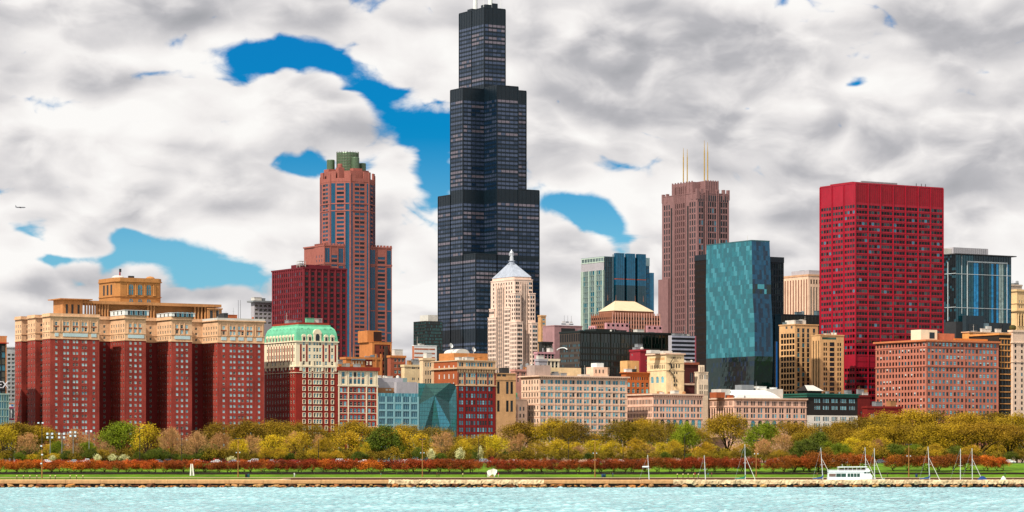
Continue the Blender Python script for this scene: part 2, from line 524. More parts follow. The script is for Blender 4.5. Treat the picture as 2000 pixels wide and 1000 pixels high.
class Bd:
    def __init__(s, name, label, e, pl, pc, pr, top, d=None, w=None, cat='building', base=BASE, yc=None):
        """a building on the street grid: pl / pc / pr are the photo columns of its left edge, near corner and right edge"""
        t = (pc - CX) / F
        s.Y = e / (t * SA - CA); s.X = t * s.Y
        s.root = thing(name, label, cat, (s.X, s.Y, base), AZ)
        s.base = base
        s.pl, s.pc, s.pr = pl, pc, pr
        s.w = w if w else s.E().u(pr)
        s.d = d if d else -s.S().u(pl)
        s.h = s.z(top); s.top = top
        s.mbs = {}; s.pcs = {}; s.cap = {}
    def z(s, py): return CAMH + (HY - py) / F * s.Y - s.base
    def py(s, z): return HY - (z + s.base - CAMH) * F / s.Y
    def E(s, off=0.0): return Face(s, 0.0, off, 1.0, 0.0)
    def S(s, off=0.0): return Face(s, off, 0.0, 0.0, -1.0)
    def mb(s, part):
        if part not in s.mbs: s.mbs[part] = MB()
        return s.mbs[part]
    def add(s, name, ms, loc, rz, tilt=None): s.pcs.setdefault(name, []).append((ms, loc, rz, tilt))
    def core(s, mt, ztop=None, rec=0.6, x0=None, y0=None, x1=None, y1=None, z0=0.0, part='wall'):
        s.mb(part).box(rec if x0 is None else x0, s.w if x1 is None else x1, rec if y0 is None else y0, s.d if y1 is None else y1, z0,
                       s.h - .05 if ztop is None else ztop, mt, skip='b')
        return s
    def box(s, part, x0, x1, y0, y1, z0, z1, mt):
        m = MB(); m.box(x0, x1, y0, y1, z0, z1, mt); m.build(part, s.root); return s
    def slab(s, part, z0, z1, o, mt, x0=0.0, x1=None, y0=0.0, y1=None):
        """cornice, string course or roof slab standing o proud of the walls"""
        x1 = s.w if x1 is None else x1; y1 = s.d if y1 is None else y1
        return s.box(part, x0 - o, x1 + o * .99, y0 - o, y1 + o * .97, z0, z1, mt)
    def pslab(s, part, top, bot, o, mt, **k): return s.slab(part, s.z(bot), s.z(top), o, mt, **k)
    def clutter(s, n, seed, mats, z=None, x0=None, x1=None, y0=None, y1=None, hmax=4.0):
        """plant, ducts, vents and hatches on the roof"""
        r = random.Random(seed); z = s.h if z is None else z
        x0 = 2 if x0 is None else x0; x1 = s.w - 2 if x1 is None else x1; y0 = 2 if y0 is None else y0; y1 = min(s.d, 30) - 2 if y1 is None else y1
        for i in range(n):
            x, y = r.uniform(x0, x1), r.uniform(y0, y1); mt = r.choice(mats); kind = r.random(); m = MB()
            if kind < .55:
                w, d, h = r.uniform(1.5, 6), r.uniform(1.5, 5), r.uniform(.8, hmax)
                m.box(-w / 2, w / 2, -d / 2, d / 2, 0, h, mt); m.box(-w / 2 - .15, w / 2 + .15, -d / 2 - .15, d / 2 + .15, h, h + .2, mt)
                nm = 'roof_unit'
            elif kind < .8:
                rr, h = r.uniform(.4, 1.2), r.uniform(1.0, hmax * .8)
                m.lathe([(rr, 0), (rr, h), (rr * .2, h + rr * .5)], mt, 10); nm = 'roof_vent'
            else:
                h = r.uniform(3, 8); m.tube((0, 0, 0), (0, 0, h), .12, .06, mt, 5)
                m.tube((-.8, 0, h * .7), (.8, 0, h * .7), .05, .05, mt, 4); nm = 'antenna'
            m.build(nm, s.root).location = (x, y, z)
        return s
    def done(s):
        for part, m in s.mbs.items(): m.build(part, s.root)
        for name, lst in s.pcs.items():
            cap = s.cap.get(name, 300)
            for (ms, loc, rz, tilt) in lst[:cap]:
                o = bpy.data.objects.new(name, mesh_of(ms[0], name)); COL.objects.link(o)
                o.parent = s.root; o.location = loc
                o.rotation_euler = (tilt[0] if tilt else 0, 0, rz + (tilt[1] if tilt else 0))
            rest = lst[cap:]
            if rest:
                j = MB()
                for (ms, loc, rz, tilt) in rest:
                    src = ms[1]
                    c, sn = math.cos(rz + (tilt[1] if tilt else 0)), math.sin(rz + (tilt[1] if tilt else 0)); tx = tilt[0] if tilt else 0
                    i0 = len(j.v)
                    for (x, y, z) in src.v:
                        y2 = y - z * tx
                        j.v.append((loc[0] + x * c - y2 * sn, loc[1] + x * sn + y2 * c, loc[2] + z))
                    sl_ = [j.slot(q) for q in src.mats]
                    for f, mi in zip(src.f, src.mi):
                        j.f.append(tuple(i0 + q for q in f)); j.mi.append(sl_[mi])
                j.build(name, s.root, kind='stuff')
        return s

def simple(name, label, e, pl, pc, pr, top, wall, cols_e, rows, cw, rh, cols_s=None, cw_s=None, d=None, w=None, bot=None, cornice=1.0, over=0.4, cmat=None, style='n', glz=GL_DARK,
           frame=None, cap=300, rec=0.22, clut=5, roofm=None, base=BASE, arch=False, blind=0.0, done=True, cat='building', wall_s=None, rh_s=None):
    """plain block with punched windows on both visible faces"""
    b = Bd(name, label, e, pl, pc, pr, top, d=d, w=w, base=base, cat=cat)
    b.cap['window'] = cap
    b.core(wall, rec=.6)
    E = b.E(); S = b.S()
    pr_ = pr if pr else None
    if pr_ is None: E.punch(0, b.w, top, bot, spread(cols_e, 0, b.w), rows, cw, rh, wall, style=style, glz=glz, frame=frame, rec=rec, uv=True, arch=arch, blind=blind)
    else: E.punch(pc, pr, top, bot, cols_e, rows, cw, rh, wall, style=style, glz=glz, frame=frame, rec=rec, arch=arch, blind=blind)
    if cols_s:
        if pl is not None: S.punch(pl, pc, top, bot, cols_s, rows, cw_s or cw * .55, rh_s or rh, wall_s or wall, style=style, glz=glz, frame=frame, rec=rec, arch=arch)
    else:
        S.wallq(-b.d, 0, top, bot, wall_s or wall, uv=True)
    if cornice: b.slab('cornice', b.h - cornice, b.h + .3, over, cmat or wall)
    if clut: b.clutter(clut, sum(map(ord, name)) % 999, [ROOF_G, ROOF_L, ROOF_B], z=b.h + .3)
    if done: b.done()
    return b

FRAME_W = mat('frame_cream', (205, 200, 186), var=.1)
FRAME_D = mat('frame_dark', (38, 40, 40), var=.1)
FRAME_B = mat('frame_bronze', (70, 52, 40), var=.1)
FRAME_M = mat('frame_grey_teal', (86, 104, 104), var=.1)
ROOF_G = mat('roof_plant_grey', (132, 136, 138), rough=.6, var=.2)
ROOF_L = mat('roof_plant_light', (206, 202, 192), rough=.7, var=.15)
ROOF_B = mat('roof_plant_tan', (168, 120, 78), rough=.8, var=.2)
ROOF_D = mat('roof_plant_dark', (48, 50, 52), rough=.7, var=.2)
M_ = {}
def W(name, rgb, **k):
    k.setdefault('streak', .3); k.setdefault('var', .2)
    M_[name] = mat(name, rgb, **k)
    return M_[name]
BRICK = W('red_brick', (132, 40, 28), bump=.15, var=.36, scale=.09, hue2=(152, 58, 46))
BRICK2 = W('dark_red_brick', (116, 25, 22))
BRICK3 = W('orange_brick', (164, 84, 44))
BRICK4 = W('maroon_stone', (104, 22, 34))
LIME = W('limestone', (222, 172, 130), hue2=(232, 188, 148))
LIME2 = W('pale_limestone', (234, 194, 166))
LIME3 = W('pink_limestone', (232, 184, 158))
TAN = W('tan_stone', (206, 158, 108))
CREAM = W('cream_terracotta', (238, 222, 190), var=.1)
PINKG = W('pink_granite', (170, 88, 100))
PINKD = W('dusky_pink_granite', (138, 102, 100))
SALMON = W('salmon_terracotta', (190, 116, 94))
BLACKM = W('black_anodised', (10, 27, 37), rough=.4, var=.25)
BLACKG = W('black_green_steel', (14, 26, 22), rough=.4, var=.25)
REDST = W('red_painted_steel', (162, 18, 42), rough=.5, var=.22, streak=.35, scale=.08)
REDST2 = W('red_painted_panel', (146, 14, 34), rough=.55, var=.2, streak=.4)
WHITEP = W('white_painted_panel', (226, 228, 224), var=.08)
GREYC = W('grey_concrete', (172, 168, 172), var=.12)
COPPER = W('verdigris_copper', (108, 190, 150), rough=.6, var=.22)
ROOFRED = W('red_roof_tile', (150, 48, 26))
GOLD = W('buff_metal_roof', (214, 192, 156), rough=.5, var=.08)
STEELB = W('blue_grey_steel', (108, 130, 138), rough=.4, metal=.3)

# ================================================================== the setting: water, shore, park
def ground_z(Y):
    return float(np.interp(Y, [1040, 1045, 1052, 1066, 1092, 1135, 1150, 1200, 1400, 40000], [3.0, 3.0, 3.15, 3.6, 5.0, 7.6, 8.0, 8.0, 8.0, 8.0]))

def build_water():
    rng = np.random.default_rng(3)
    xs = np.concatenate([[-9000, -3000, -900, -420], np.arange(-235, 235.01, 0.5), [420, 900, 3000, 9000]])
    ys = np.concatenate([[-3000, -800, 100, 380], np.arange(470, 1001.0, 0.85), [1006, 1020, 1046]])
    X, Y = np.meshgrid(xs, ys)
    Z = np.zeros_like(X)
    for i in range(46):
        L = math.exp(rng.uniform(math.log(1.6), math.log(13)))
        th = math.radians(rng.normal(70, 38)); kx, ky = math.cos(th) * 2 * math.pi / L, math.sin(th) * 2 * math.pi / L
        ph = rng.uniform(0, 6.28)
        am = 0.0155 * L ** 0.75 * rng.uniform(.5, 1.2)
        env = 0.6 + 0.4 * np.sin(X * rng.uniform(.01, .05) + Y * rng.uniform(.006, .03) + rng.uniform(0, 6.28))
        s = np.sin(kx * X + ky * Y + ph + .35 * np.sin(X * .11 + Y * .05 + i))
        Z += am * env * (1 - 2 * np.abs(s) ** 1.25) * .9
    fade = np.clip((235 - np.abs(X)) / 15, 0, 1) * np.clip((Y - 470) / 15, 0, 1) * np.clip((1001 - Y) / 6, 0, 1)
    Z *= fade
    nx, ny = len(xs), len(ys)
    V = np.stack([X, Y, Z], -1).reshape(-1, 3)
    idx = np.arange(nx * ny).reshape(ny, nx)
    Q = np.stack([idx[:-1, :-1], idx[:-1, 1:], idx[1:, 1:], idx[1:, :-1]], -1).reshape(-1, 4)
    me = bpy.data.meshes.new('water')
    me.vertices.add(len(V)); me.vertices.foreach_set('co', V.ravel())
    me.loops.add(Q.size); me.loops.foreach_set('vertex_index', Q.ravel().astype(np.int32))
    me.polygons.add(len(Q)); me.polygons.foreach_set('loop_start', np.arange(0, Q.size, 4, dtype=np.int32))
    me.polygons.foreach_set('use_smooth', np.ones(len(Q), dtype=bool))
    me.update(calc_edges=True); me.validate()
    m = bpy.data.materials.new('lake_water'); m.use_nodes = True
    k = NT(m.node_tree); bs = m.node_tree.nodes['Principled BSDF']
    pos = k.n('ShaderNodeNewGeometry').outputs['Position']
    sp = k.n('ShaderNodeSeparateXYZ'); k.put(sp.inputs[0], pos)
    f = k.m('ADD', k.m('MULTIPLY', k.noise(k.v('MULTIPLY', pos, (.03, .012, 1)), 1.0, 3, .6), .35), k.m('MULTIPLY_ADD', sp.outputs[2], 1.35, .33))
    k.put(bs.inputs['Base Color'], k.ramp(f, [(.18, lin((80, 150, 158))), (.5, lin((150, 202, 206))), (.85, lin((192, 222, 224)))]))  # bright glints on crests and dark troughs put into the base colour
    bs.inputs['Roughness'].default_value = .12
    bs.inputs['IOR'].default_value = 1.4
    bp = k.n('ShaderNodeBump'); bp.inputs['Strength'].default_value = .4; bp.inputs['Distance'].default_value = .2
    k.put(bp.inputs['Height'], k.noise(pos, 1.3, 3, .6)); k.put(bs.inputs['Normal'], bp.outputs[0])
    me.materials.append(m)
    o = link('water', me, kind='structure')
    return o
build_water()

GRASS = mat('park_grass', (64, 96, 12), var=.35, scale=.06, fine=.5, rough=.95, spec=.1, hue2=(96, 130, 22))
def strip(name, m, rows, x0=-9000, x1=9000, nx=2, kind='structure'):
    """ground sheet made of depth rows (Y, z)"""
    b = MB(); xs = [x0 + (x1 - x0) * i / (nx - 1) for i in range(nx)]
    for (ya, za), (yb, zb) in zip(rows[:-1], rows[1:]):
        for xa, xb in zip(xs[:-1], xs[1:]):
            b.poly([(xa, ya, za), (xb, ya, za), (xb, yb, zb), (xa, yb, zb)], m)
    return b.build(name, kind=kind)
strip('ground', GRASS, [(Y, ground_z(Y)) for Y in (1044.5, 1052, 1066, 1092, 1135, 1150, 1200, 1400, 2500, 6000, 30000)], -20000, 20000, 9)
ASPHALT = mat('asphalt', (74, 72, 70), var=.2, fine=3)
CONC = mat('promenade_concrete', (226, 196, 150), var=.15, scale=.2, bump=.1)
CONC_D = mat('harbour_wall_concrete', (84, 46, 26), var=.3, streak=.4)
strip('drive_road', ASPHALT, [(1150, ground_z(1150) + .03), (1182, 8.03)], -6000, 6000, 3)
strip('promenade', CONC, [(1040.2, 3.02), (1044.4, 3.02), (1047, 3.06)], -6000, 6000, 3)
lane = mat('lane_paint', (220, 214, 190), var=.1)
dash = MB()
for i in range(-60, 61):
    for Yl in (1158, 1174): dash.box(i * 6.0 - 1.5, i * 6.0 + 1.5, Yl - .08, Yl + .08, 8.034, 8.04, lane, skip='b')
dash.build('lane_marking', kind='structure')
# street between the park and the buildings
strip('avenue_road', ASPHALT, [(1420, 8.03), (1432, 8.03)], -6000, 6000, 3)
strip('city_ground', mat('city_paving', (92, 88, 86), var=.2, scale=.05), [(1446, 8.03), (2500, 8.03), (6000, 8.03), (29000, 8.03)], -19000, 19000, 9)
# harbour wall of the far promenade
hw = MB(); hw.box(-6000, 6000, 1040, 1044.3, -2, 2.98, CONC_D); hw.build('harbour_wall', kind='structure')
# land behind the seawall on the left, where there is no harbour
lf = MB(); lf.box(-6000, at(560, 935, 1020).x, 1003.6, 1039.9, -2, 2.62, CONC); lf.build('pavement', kind='structure')
gs = MB(); gs.box(-6000, at(545, 935, 1020).x, 1012, 1039, 2.62, 2.80, GRASS); gs.build('lawn', kind='structure')
# dark low strip of boxes that runs below the hawthorns
LOW_STRIP = mat('low_strip_dark', (40, 24, 18), var=.3)
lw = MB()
for i in range(-70, 71): lw.box(i * 6.0, i * 6.0 + 5.9, 1074, 1074.6, 3.5, 4.75, LOW_STRIP)
tag(lw.build('park_strip'), 'low dark strip running below the red hawthorn row', 'wall')

# ------------------------------------------------------------------ breakwater: capping slabs and boulders
def breakwater():
    root = thing('breakwater', 'long concrete breakwater of tan slabs on a footing of boulders', 'breakwater', (0, 1000, 0))
    smooth = mat('slab_tan', (180, 138, 92), var=.24, scale=.25, fine=1.2, rough=.9, streak=.45, bump=.25)
    rough_ = mat('slab_weathered', (196, 160, 114), var=.4, scale=.35, fine=1.0, rough=.95, bump=.8, hue2=(218, 190, 150))
    under = mat('footing_shaded', (64, 36, 20), var=.35, fine=.8, rough=.6, bump=.5)  # shade under the overhanging slabs put into the footing colour
    rk = [mat('boulder_ochre', (160, 102, 48), var=.4, fine=1.4, scale=.5, bump=.7, rnd=.3), mat('boulder_brown', (104, 60, 28), var=.4, fine=1.4, scale=.5, bump=.7, rnd=.3),
          mat('boulder_pale', (184, 136, 82), var=.35, fine=1.4, scale=.5, bump=.7, rnd=.25)]
    r = random.Random(11)
    ft = MB(); ft.box(-420, 420, .9, 3.4, -2, 1.35, under); ft.build('footing', root)
    x = -215.0
    px_of = lambda X: CX + X / 1000 * F
    while x < 215:
        L = r.uniform(9.5, 11.8)
        p = px_of(x + L / 2)
        rough_zone = 770 < p < 1045 or p > 1318
        m = MB(); mt = rough_ if rough_zone else smooth
        n = 16 if rough_zone else 6
        top = 2.6 + (r.uniform(-.08, .05)); tl = r.uniform(-.1, .1) if rough_zone else r.uniform(-.03, .03)
        prof0 = [(0.0, 1.22), (-.22, 1.3), (-.12, 2.1), (0.25, top), (3.5, top), (3.5, 1.22)]
        rings = []
        for i in range(n + 1):
            u = i / n; ring = []
            for j, (yy, zz) in enumerate(prof0):
                ja = (.07 if j == 3 else .15) if rough_zone else .02
                dz = tl * (u - .5) + (r.gauss(0, ja) if j in (0, 1, 2, 3) else 0); dy = r.gauss(0, ja) if j < 4 else 0
                if rough_zone and j < 2: dz -= abs(r.gauss(0, .18))
                ring.append((x + .03 + (L - .06) * u, yy + dy, zz + dz))
            rings.append(ring)
        for a, b in zip(rings[:-1], rings[1:]):
            for j in range(len(prof0)):
                q = (j + 1) % len(prof0)
                m.poly([a[j], b[j], b[q], a[q]], mt)
        m.poly(rings[0], mt); m.poly(rings[-1][::-1], mt)
        m.build('slab', root)
        x += L
    # boulders, five shapes reused
    shapes = []
    for i in range(9):
        bm = bmesh.new()
        bmesh.ops.create_icosphere(bm, subdivisions=1, radius=1)
        for v in bm.verts:
            n = v.co.normalized()
            for k_ in range(3):
                v.co.x = max(-.75, min(.75, v.co.x)); v.co.z = max(-.6, min(.6, v.co.z))
            v.co *= r.uniform(.75, 1.2)
        me = bpy.data.meshes.new('boulder'); bm.to_mesh(me); bm.free(); me.materials.append(rk[i % 3]); shapes.append(me)
    cnt = 0
    for row in range(2):
        x = -190.0
        while x < 190 and cnt < 300:
            s = r.uniform(.55, 1.5) if row == 0 else r.uniform(.45, .95)
            o = bpy.data.objects.new('boulder', r.choice(shapes)); COL.objects.link(o); o.parent = root
            o.location = (x, -.5 - r.uniform(.0, .9) - (.7 if row else 0), (.45 if row == 0 else .12) + r.uniform(-.15, .28))
            o.scale = (s * r.uniform(1, 1.7), s * .8, s * r.uniform(.4, .68)); o.rotation_euler = (r.uniform(-.3, .3), r.uniform(-.25, .25), r.uniform(0, 6))
            x += s * r.uniform(1.7, 3.0); cnt += 1
breakwater()

# ================================================================== the Michigan Avenue street wall (front row)
EM = -1460.0

def big_hotel():
    b = Bd('hotel_building', 'huge red brick hotel with four wings, buff stone crown and rooftop tower', EM, 29.4, 98, 516, 613)
    E, S = b.E(), b.S()
    zb, zt = b.z(661), b.h
    x1 = E.u(194); x2a, x2b = E.u(243.6), E.u(285); x3a, x3b = E.u(335), E.u(375); x4a = E.u(425); w = b.w
    y1, y2, y3, y4, D = -S.u(83), -S.u(69), -S.u(54), -S.u(42), -S.u(29.4)
    dc = 19.0
    SIX = 7.0
    rows = (666.5, 666.5 + 11.2 * 18, 19)
    b.cap['window'] = 300
    R = .25
    def block(xa, xb, ya, yb, top=None):
        b.core(BRICK, ztop=zb, x0=xa + R + .2, x1=xb, y0=ya + R + .2, y1=yb, part='brick_wall')
        b.core(LIME, ztop=zt - .1, x0=xa + R + .2, x1=xb, y0=ya + R + .2, y1=yb, z0=zb, part='stone_wall')
    block(0, x1, 0, y1); block(SIX, x1, y1, dc); block(x2a, x2b, 0, dc); block(x3a, x3b, 0, dc); block(x4a, w, 0, dc)
    block(SIX, w, dc, D); block(0, SIX + .5, y2, y3); block(0, SIX + .5, y4, D)
    FR = FRAME_W
    def east(off, a, c, cols, cw=4.6, lime_cols=None, uv=False, white=True):
        f = b.E(off)
        f.punch(a, c, 661, None, cols, rows, cw, 5.4, BRICK, rec=R, glz=GL_HOTEL, frame=FR, part='brick_wall', uv=uv, blind=.35)
        f.punch(a, c, 613, 661, cols, [631.5, 642], cw, 7.0, LIME, rec=R + .05, glz=GL_HOTEL, frame=FR, part='stone_wall', uv=uv)
    cols1 = [110, 126, 132.5, 144.5, 150.5, 162, 167.8, 183.3]
    cols4 = [437, 451, 457.8, 467.3, 474, 484, 490.6, 506]
    east(0, 98, 194, cols1); east(0, 243.6, 285, [255, 264.7, 274]); east(0, 335, 375, [346, 355.5, 365]); east(0, 425, 516, cols4)
    for (a, c) in ((194, 216), (285, 308), (375, 397)):
        f = b.E(dc)
        q = f.u((a + c) / 2 + 3); ww = 1.3
        ua = {194: x1, 285: x2b, 375: x3b}[a]; ub = {194: x2a, 285: x3a, 375: x4a}[a]
        mid = ua + (ub - ua) * .45
        f.punch(ua, ub, 661, None, [mid - 2.2, mid + .6, mid + 4.6], rows, 1.25, 5.0, BRICK2, rec=R, glz=GL_DARK, frame=FR, part='brick_wall', uv=True)  # court shade put into the colour: darker brick on the back walls
        f.punch(ua, ub, 613, 661, [mid - 2.2, mid + .6, mid + 4.6], [631.5, 642, 654], 1.25, 5.0, LIME, rec=R, glz=GL_DARK, frame=FR, part='stone_wall', uv=True)
    def south(xo, ya, yb, n):
        f = b.S(xo)
        cs = [-yb + (yb - ya) * (i + .5) / n for i in range(n)]
        f.punch(-yb, -ya, 661, None, cs, rows, 1.15, 5.0, BRICK, rec=R, glz=GL_DARK, frame=FR, part='brick_wall', uv=True)
        f.punch(-yb, -ya, 613, 661, cs, [631.5, 642, 654], 1.15, 5.6, LIME, rec=R, glz=GL_DARK, frame=FR, part='stone_wall', uv=True)
    south(0, 0, y1, 3); south(0, y2, y3, 3); south(0, y4, D, 3)
    for xo in (x2a, x3a, x4a): south(xo, 0, dc, 6)
    for (yo, xb) in ((y2, SIX), (y4, SIX)):
        f = b.E(yo); f.punch(0, xb, 661, None, [xb * .5], rows, 1.2, 5, BRICK, rec=R, glz=GL_DARK, part='brick_wall', uv=True)
        f.punch(0, xb, 613, 661, [xb * .5], [631.5, 642, 654], 1.2, 5, LIME, rec=R, glz=GL_DARK, part='stone_wall', uv=True)
    # recessed south walls
    S7 = b.S(SIX); S7.wallq(-dc, -y1, 613, None, BRICK, uv=True, part='brick_wall'); S7.wallq(-D, -dc, 613, None, BRICK, uv=True, part='brick_wall')
    # string courses and cornices round each block
    for nm, za, zc, o in (('string_course', b.z(661.5), b.z(659.5), .28), ('string_course', b.z(648.5), b.z(647), .22), ('cornice', b.z(618), b.z(616), .75), ('parapet', b.z(616), zt + .4, .35)):
        for (xa, xb, ya, yb) in ((0, x1, 0, y1), (x2a, x2b, 0, dc), (x3a, x3b, 0, dc), (x4a, w, 0, dc), (0, SIX, y2, y3), (0, SIX, y4, D), (SIX, w, dc, D)):
            mt = LIME if not (nm == 'parapet' and xa == x4a) else ROOF_L
            b.box(nm, xa - o, xb + o * .9, ya - o * 1.02, yb - .2, za, zc, mt)
    # pale spandrel boxes of the band floor
    pale = mat('pale_blue_panel', (190, 212, 214), var=.1)
    for ff, a, c in ((E, 107, 114), (E, 123, 171), (E, 178, 188), (E, 250, 281), (E, 341, 371)):
        ff.pbx('band_panel', a, c, 650, 656.5, -.3, .1, pale)
    for c in (437, 454.4, 470.6, 487.3, 506):
        E.pbx('band_panel', c - 5, c + 5, 650, 656.5, -.25, .1, pale)
    # arched brick-red recess panels behind the crown windows
    redp = mat('crown_panel_red', (150, 84, 58), var=.15)
    for c in [110, 183.3, 437, 506] + [129.2, 147.5, 165] + [454.4, 470.6, 487.3]:
        E.pbx('crown_pilaster', c - 7.6, c - 6.2, 624, 647.4, -.35, .1, LIME); E.pbx('crown_pilaster', c + 6.2, c + 7.6, 624, 647.4, -.35, .1, LIME)
        E.pbx('crown_panel', c - 5.4, c + 5.4, 635.6, 638, -.08, .1, redp)
    for c in (255, 264.7, 274, 346, 355.5, 365):
        E.pbx('crown_pilaster', c - 5.4, c - 4.4, 624, 647.4, -.35, .1, LIME); E.pbx('crown_panel', c - 3.4, c + 3.4, 635.6, 638, -.08, .1, redp)
    # ---------------- roof storey: colonnade
    yt = dc + 1.0
    Et = b.E(yt)
    DK = W('roof_storey_stone', (180, 126, 78))
    zr = zt + .4
    def rx(px): return Et.u(px)
    def rz_(py): return CAMH + (HY - py) / F * Et.world(Et.u(270))[1] - b.base
    zc = rz_(590)
    b.box('roof_storey', rx(212), rx(430), yt + 6, yt + 18, zr, zc - 1, DK)
    b.box('entablature', rx(160), rx(432), yt - .4, yt + 18.4, zc - 1.6, zc, DK)
    for px in list(np.linspace(168, 212, 9)) + list(np.linspace(382, 402, 4)) + [290, 296, 302]:
        m = MB(); m.lathe([(.75, 0), (.75, .3), (.55, .4), (.48, zc - 2.2 - zr), (.75, zc - 1.9 - zr), (.75, zc - 1.55 - zr)], DK, 10)
        m.build('column', b.root).location = (rx(px), yt + .9, zr)
    b.box('pavilion', rx(121), rx(160), yt - 1, yt + 12, zr, rz_(589.5), DK)
    for px in (127, 138, 150): b.box('pavilion_opening', rx(px), rx(px + 4), yt - 1.1, yt - .9, zr + 1, zr + 6, ROOF_D)
    b.box('pavilion_eave', rx(113), rx(176), yt - 3.5, yt + 14, rz_(589.5), rz_(587.6), DK)
    b.box('pavilion', rx(405), rx(432), yt - .8, yt + 12, zr, rz_(599), DK)
    b.box('pavilion_eave', rx(404), rx(433), yt - 1.4, yt + 12.6, rz_(600), rz_(597.5), DK)
    for px in (409, 421): b.box('pavilion_opening', rx(px), rx(px + 5), yt - .9, yt - .7, zr + .5, zr + 5, ROOF_D)
    # white rooftop additions above wings two and three
    for (xa, xb, pt, c0, c1) in ((x2a - .5, x2b + 1.2, 602, 249, 283), (x3a - .5, x3b + 1.2, 604.5, 330, 376)):
        z0, z1 = zt + .5, b.z(pt)
        b.box('roof_addition', xa, xb, -1.2, dc - 1, z0, z1, WHITEP)
        fa = Face(b, xa, -1.2, 1, 0)
        n = 8; u0, u1 = (xb - xa) * .12, (xb - xa) * .92
        for i in range(n):
            ua = u0 + (u1 - u0) * i / n
            b.add('addition_window', (win_mb(1.2, 2.6, 'p', FRAME_D, [G_DARK, G_MID][i % 2], True),) * 2, (xa + ua + .7, -1.26, (z0 + z1) / 2 + .2), 0)
        for i in range(3):
            b.add('addition_window', (win_mb(1.4, 2.0, 'n', FRAME_W, G_DARK, True),) * 2, (xa - .06, 3 + i * 5, (z0 + z1) / 2 + .2), -math.pi / 2)
        b.box('addition_parapet', xa - .2, xb + .2, -1.4, dc - .9, z1, z1 + .25, WHITEP)
    # ---------------- central tower
    ty = yt + 7
    Ey = b.E(ty)
    ta, tb = Ey.u(231), Ey.u(317); tl = 13.0; ch = 2.2
    tz = lambda py: CAMH + (HY - py) / F * Ey.world(Ey.u(270))[1] - b.base
    z0, z1 = zc - 1, tz(543)
    ta0 = ta - 1.0
    def oct_(o):
        return [(ta0 - o + ch, ty - o), (tb + o - ch, ty - o), (tb + o, ty - o + ch), (tb + o, ty + 24), (ta0 - o, ty + 24), (ta0 - o, ty - o + ch)]
    TW = W('tower_stone', (180, 124, 68))
    m = MB(); m.prism(oct_(0), z0, z1, TW); m.build('tower_wall', b.root)
    for nm, pa, pb, o in (('tower_cornice', 551, 549, .6), ('tower_parapet', 549, 543.5, .25), ('tower_course', 580, 578.5, .4)):
        m = MB(); m.prism(oct_(o), tz(pa), tz(pb), TW); m.build(nm, b.root)
    for px in (256, 273.5, 290.5):
        for nm, pa, pb, wd in (('tower_window', 556, 576, 2.5), ('tower_window', 584, 592, 2.3)):
            mm = MB(); hh = tz(pa) - tz(pb)
            pts = [(-wd / 2, -.06, 0), (wd / 2, -.06, 0)] + [(wd / 2 * math.cos(a), -.06, hh - wd / 2 + wd / 2 * math.sin(a)) for a in np.linspace(0, math.pi, 9)]
            mm.poly(pts, G_MID); mm.box(-.1, .1, -.2, 0, 0, hh * .96, TW); mm.box(-wd / 2, wd / 2, -.2, 0, hh * .5, hh * .5 + .15, TW)
            mm.build(nm, b.root).location = (Ey.u(px), ty, tz(pb))
    for px in (249, 264.5, 267, 281.5, 284, 299.5, 302):
        mm = MB(); mm.lathe([(.55, 0), (.42, .4), (.38, tz(555) - tz(577) - .4), (.55, tz(555) - tz(577))], TW, 8)
        mm.build('tower_column', b.root).location = (Ey.u(px), ty - .5, tz(577))
    # tower side openings
    for yy in (ty + 6, ty + 11, ty + 16):
        b.box('tower_niche', ta0 - .05, ta0 + .1, yy, yy + 2.2, tz(576), tz(556), ROOF_D)
    for (dx, dy, r_) in ((3, 5, 3.4), (tb - ta - 4, 5, 2.6)):
        mm = MB(); mm.lathe([(r_, 0), (r_ * .95, .5), (r_ * .6, 1.2), (.1, 1.5)], ROOF_L if dx < 5 else TW, 14); mm.build('tower_dome', b.root).location = (ta0 + dx, ty + dy, z1)
    mm = MB(); mm.tube((0, 0, 0), (0, 0, 3.2), .5, .4, mat('beacon_red', (140, 30, 30)), 6); mm.box(-.4, .8, -.2, .2, 3.2, 5.0, ROOF_D); mm.build('beacon', b.root).location = (Ey.u(240), ty + 4, z1)
    mm = MB(); mm.box(-1.6, 1.6, -.6, .6, 0, 1.3, ROOF_D); mm.build('roof_unit', b.root).location = (Ey.u(262), ty + 4, z1)
    # plant on the right wing
    b.clutter(9, 5, [ROOF_D, BRICK3, ROOF_G], z=zt + .3, x0=x4a + 3, x1=w - 3, y0=4, y1=dc, hmax=3)
    mm = MB()
    for dx in (0, 1.3): mm.tube((dx, 0, 0), (dx, 0, 11), .12, .08, ROOF_D, 4)
    mm.build('antenna', b.root).location = (E.u(478), 8, zt)
    b.done()
big_hotel()

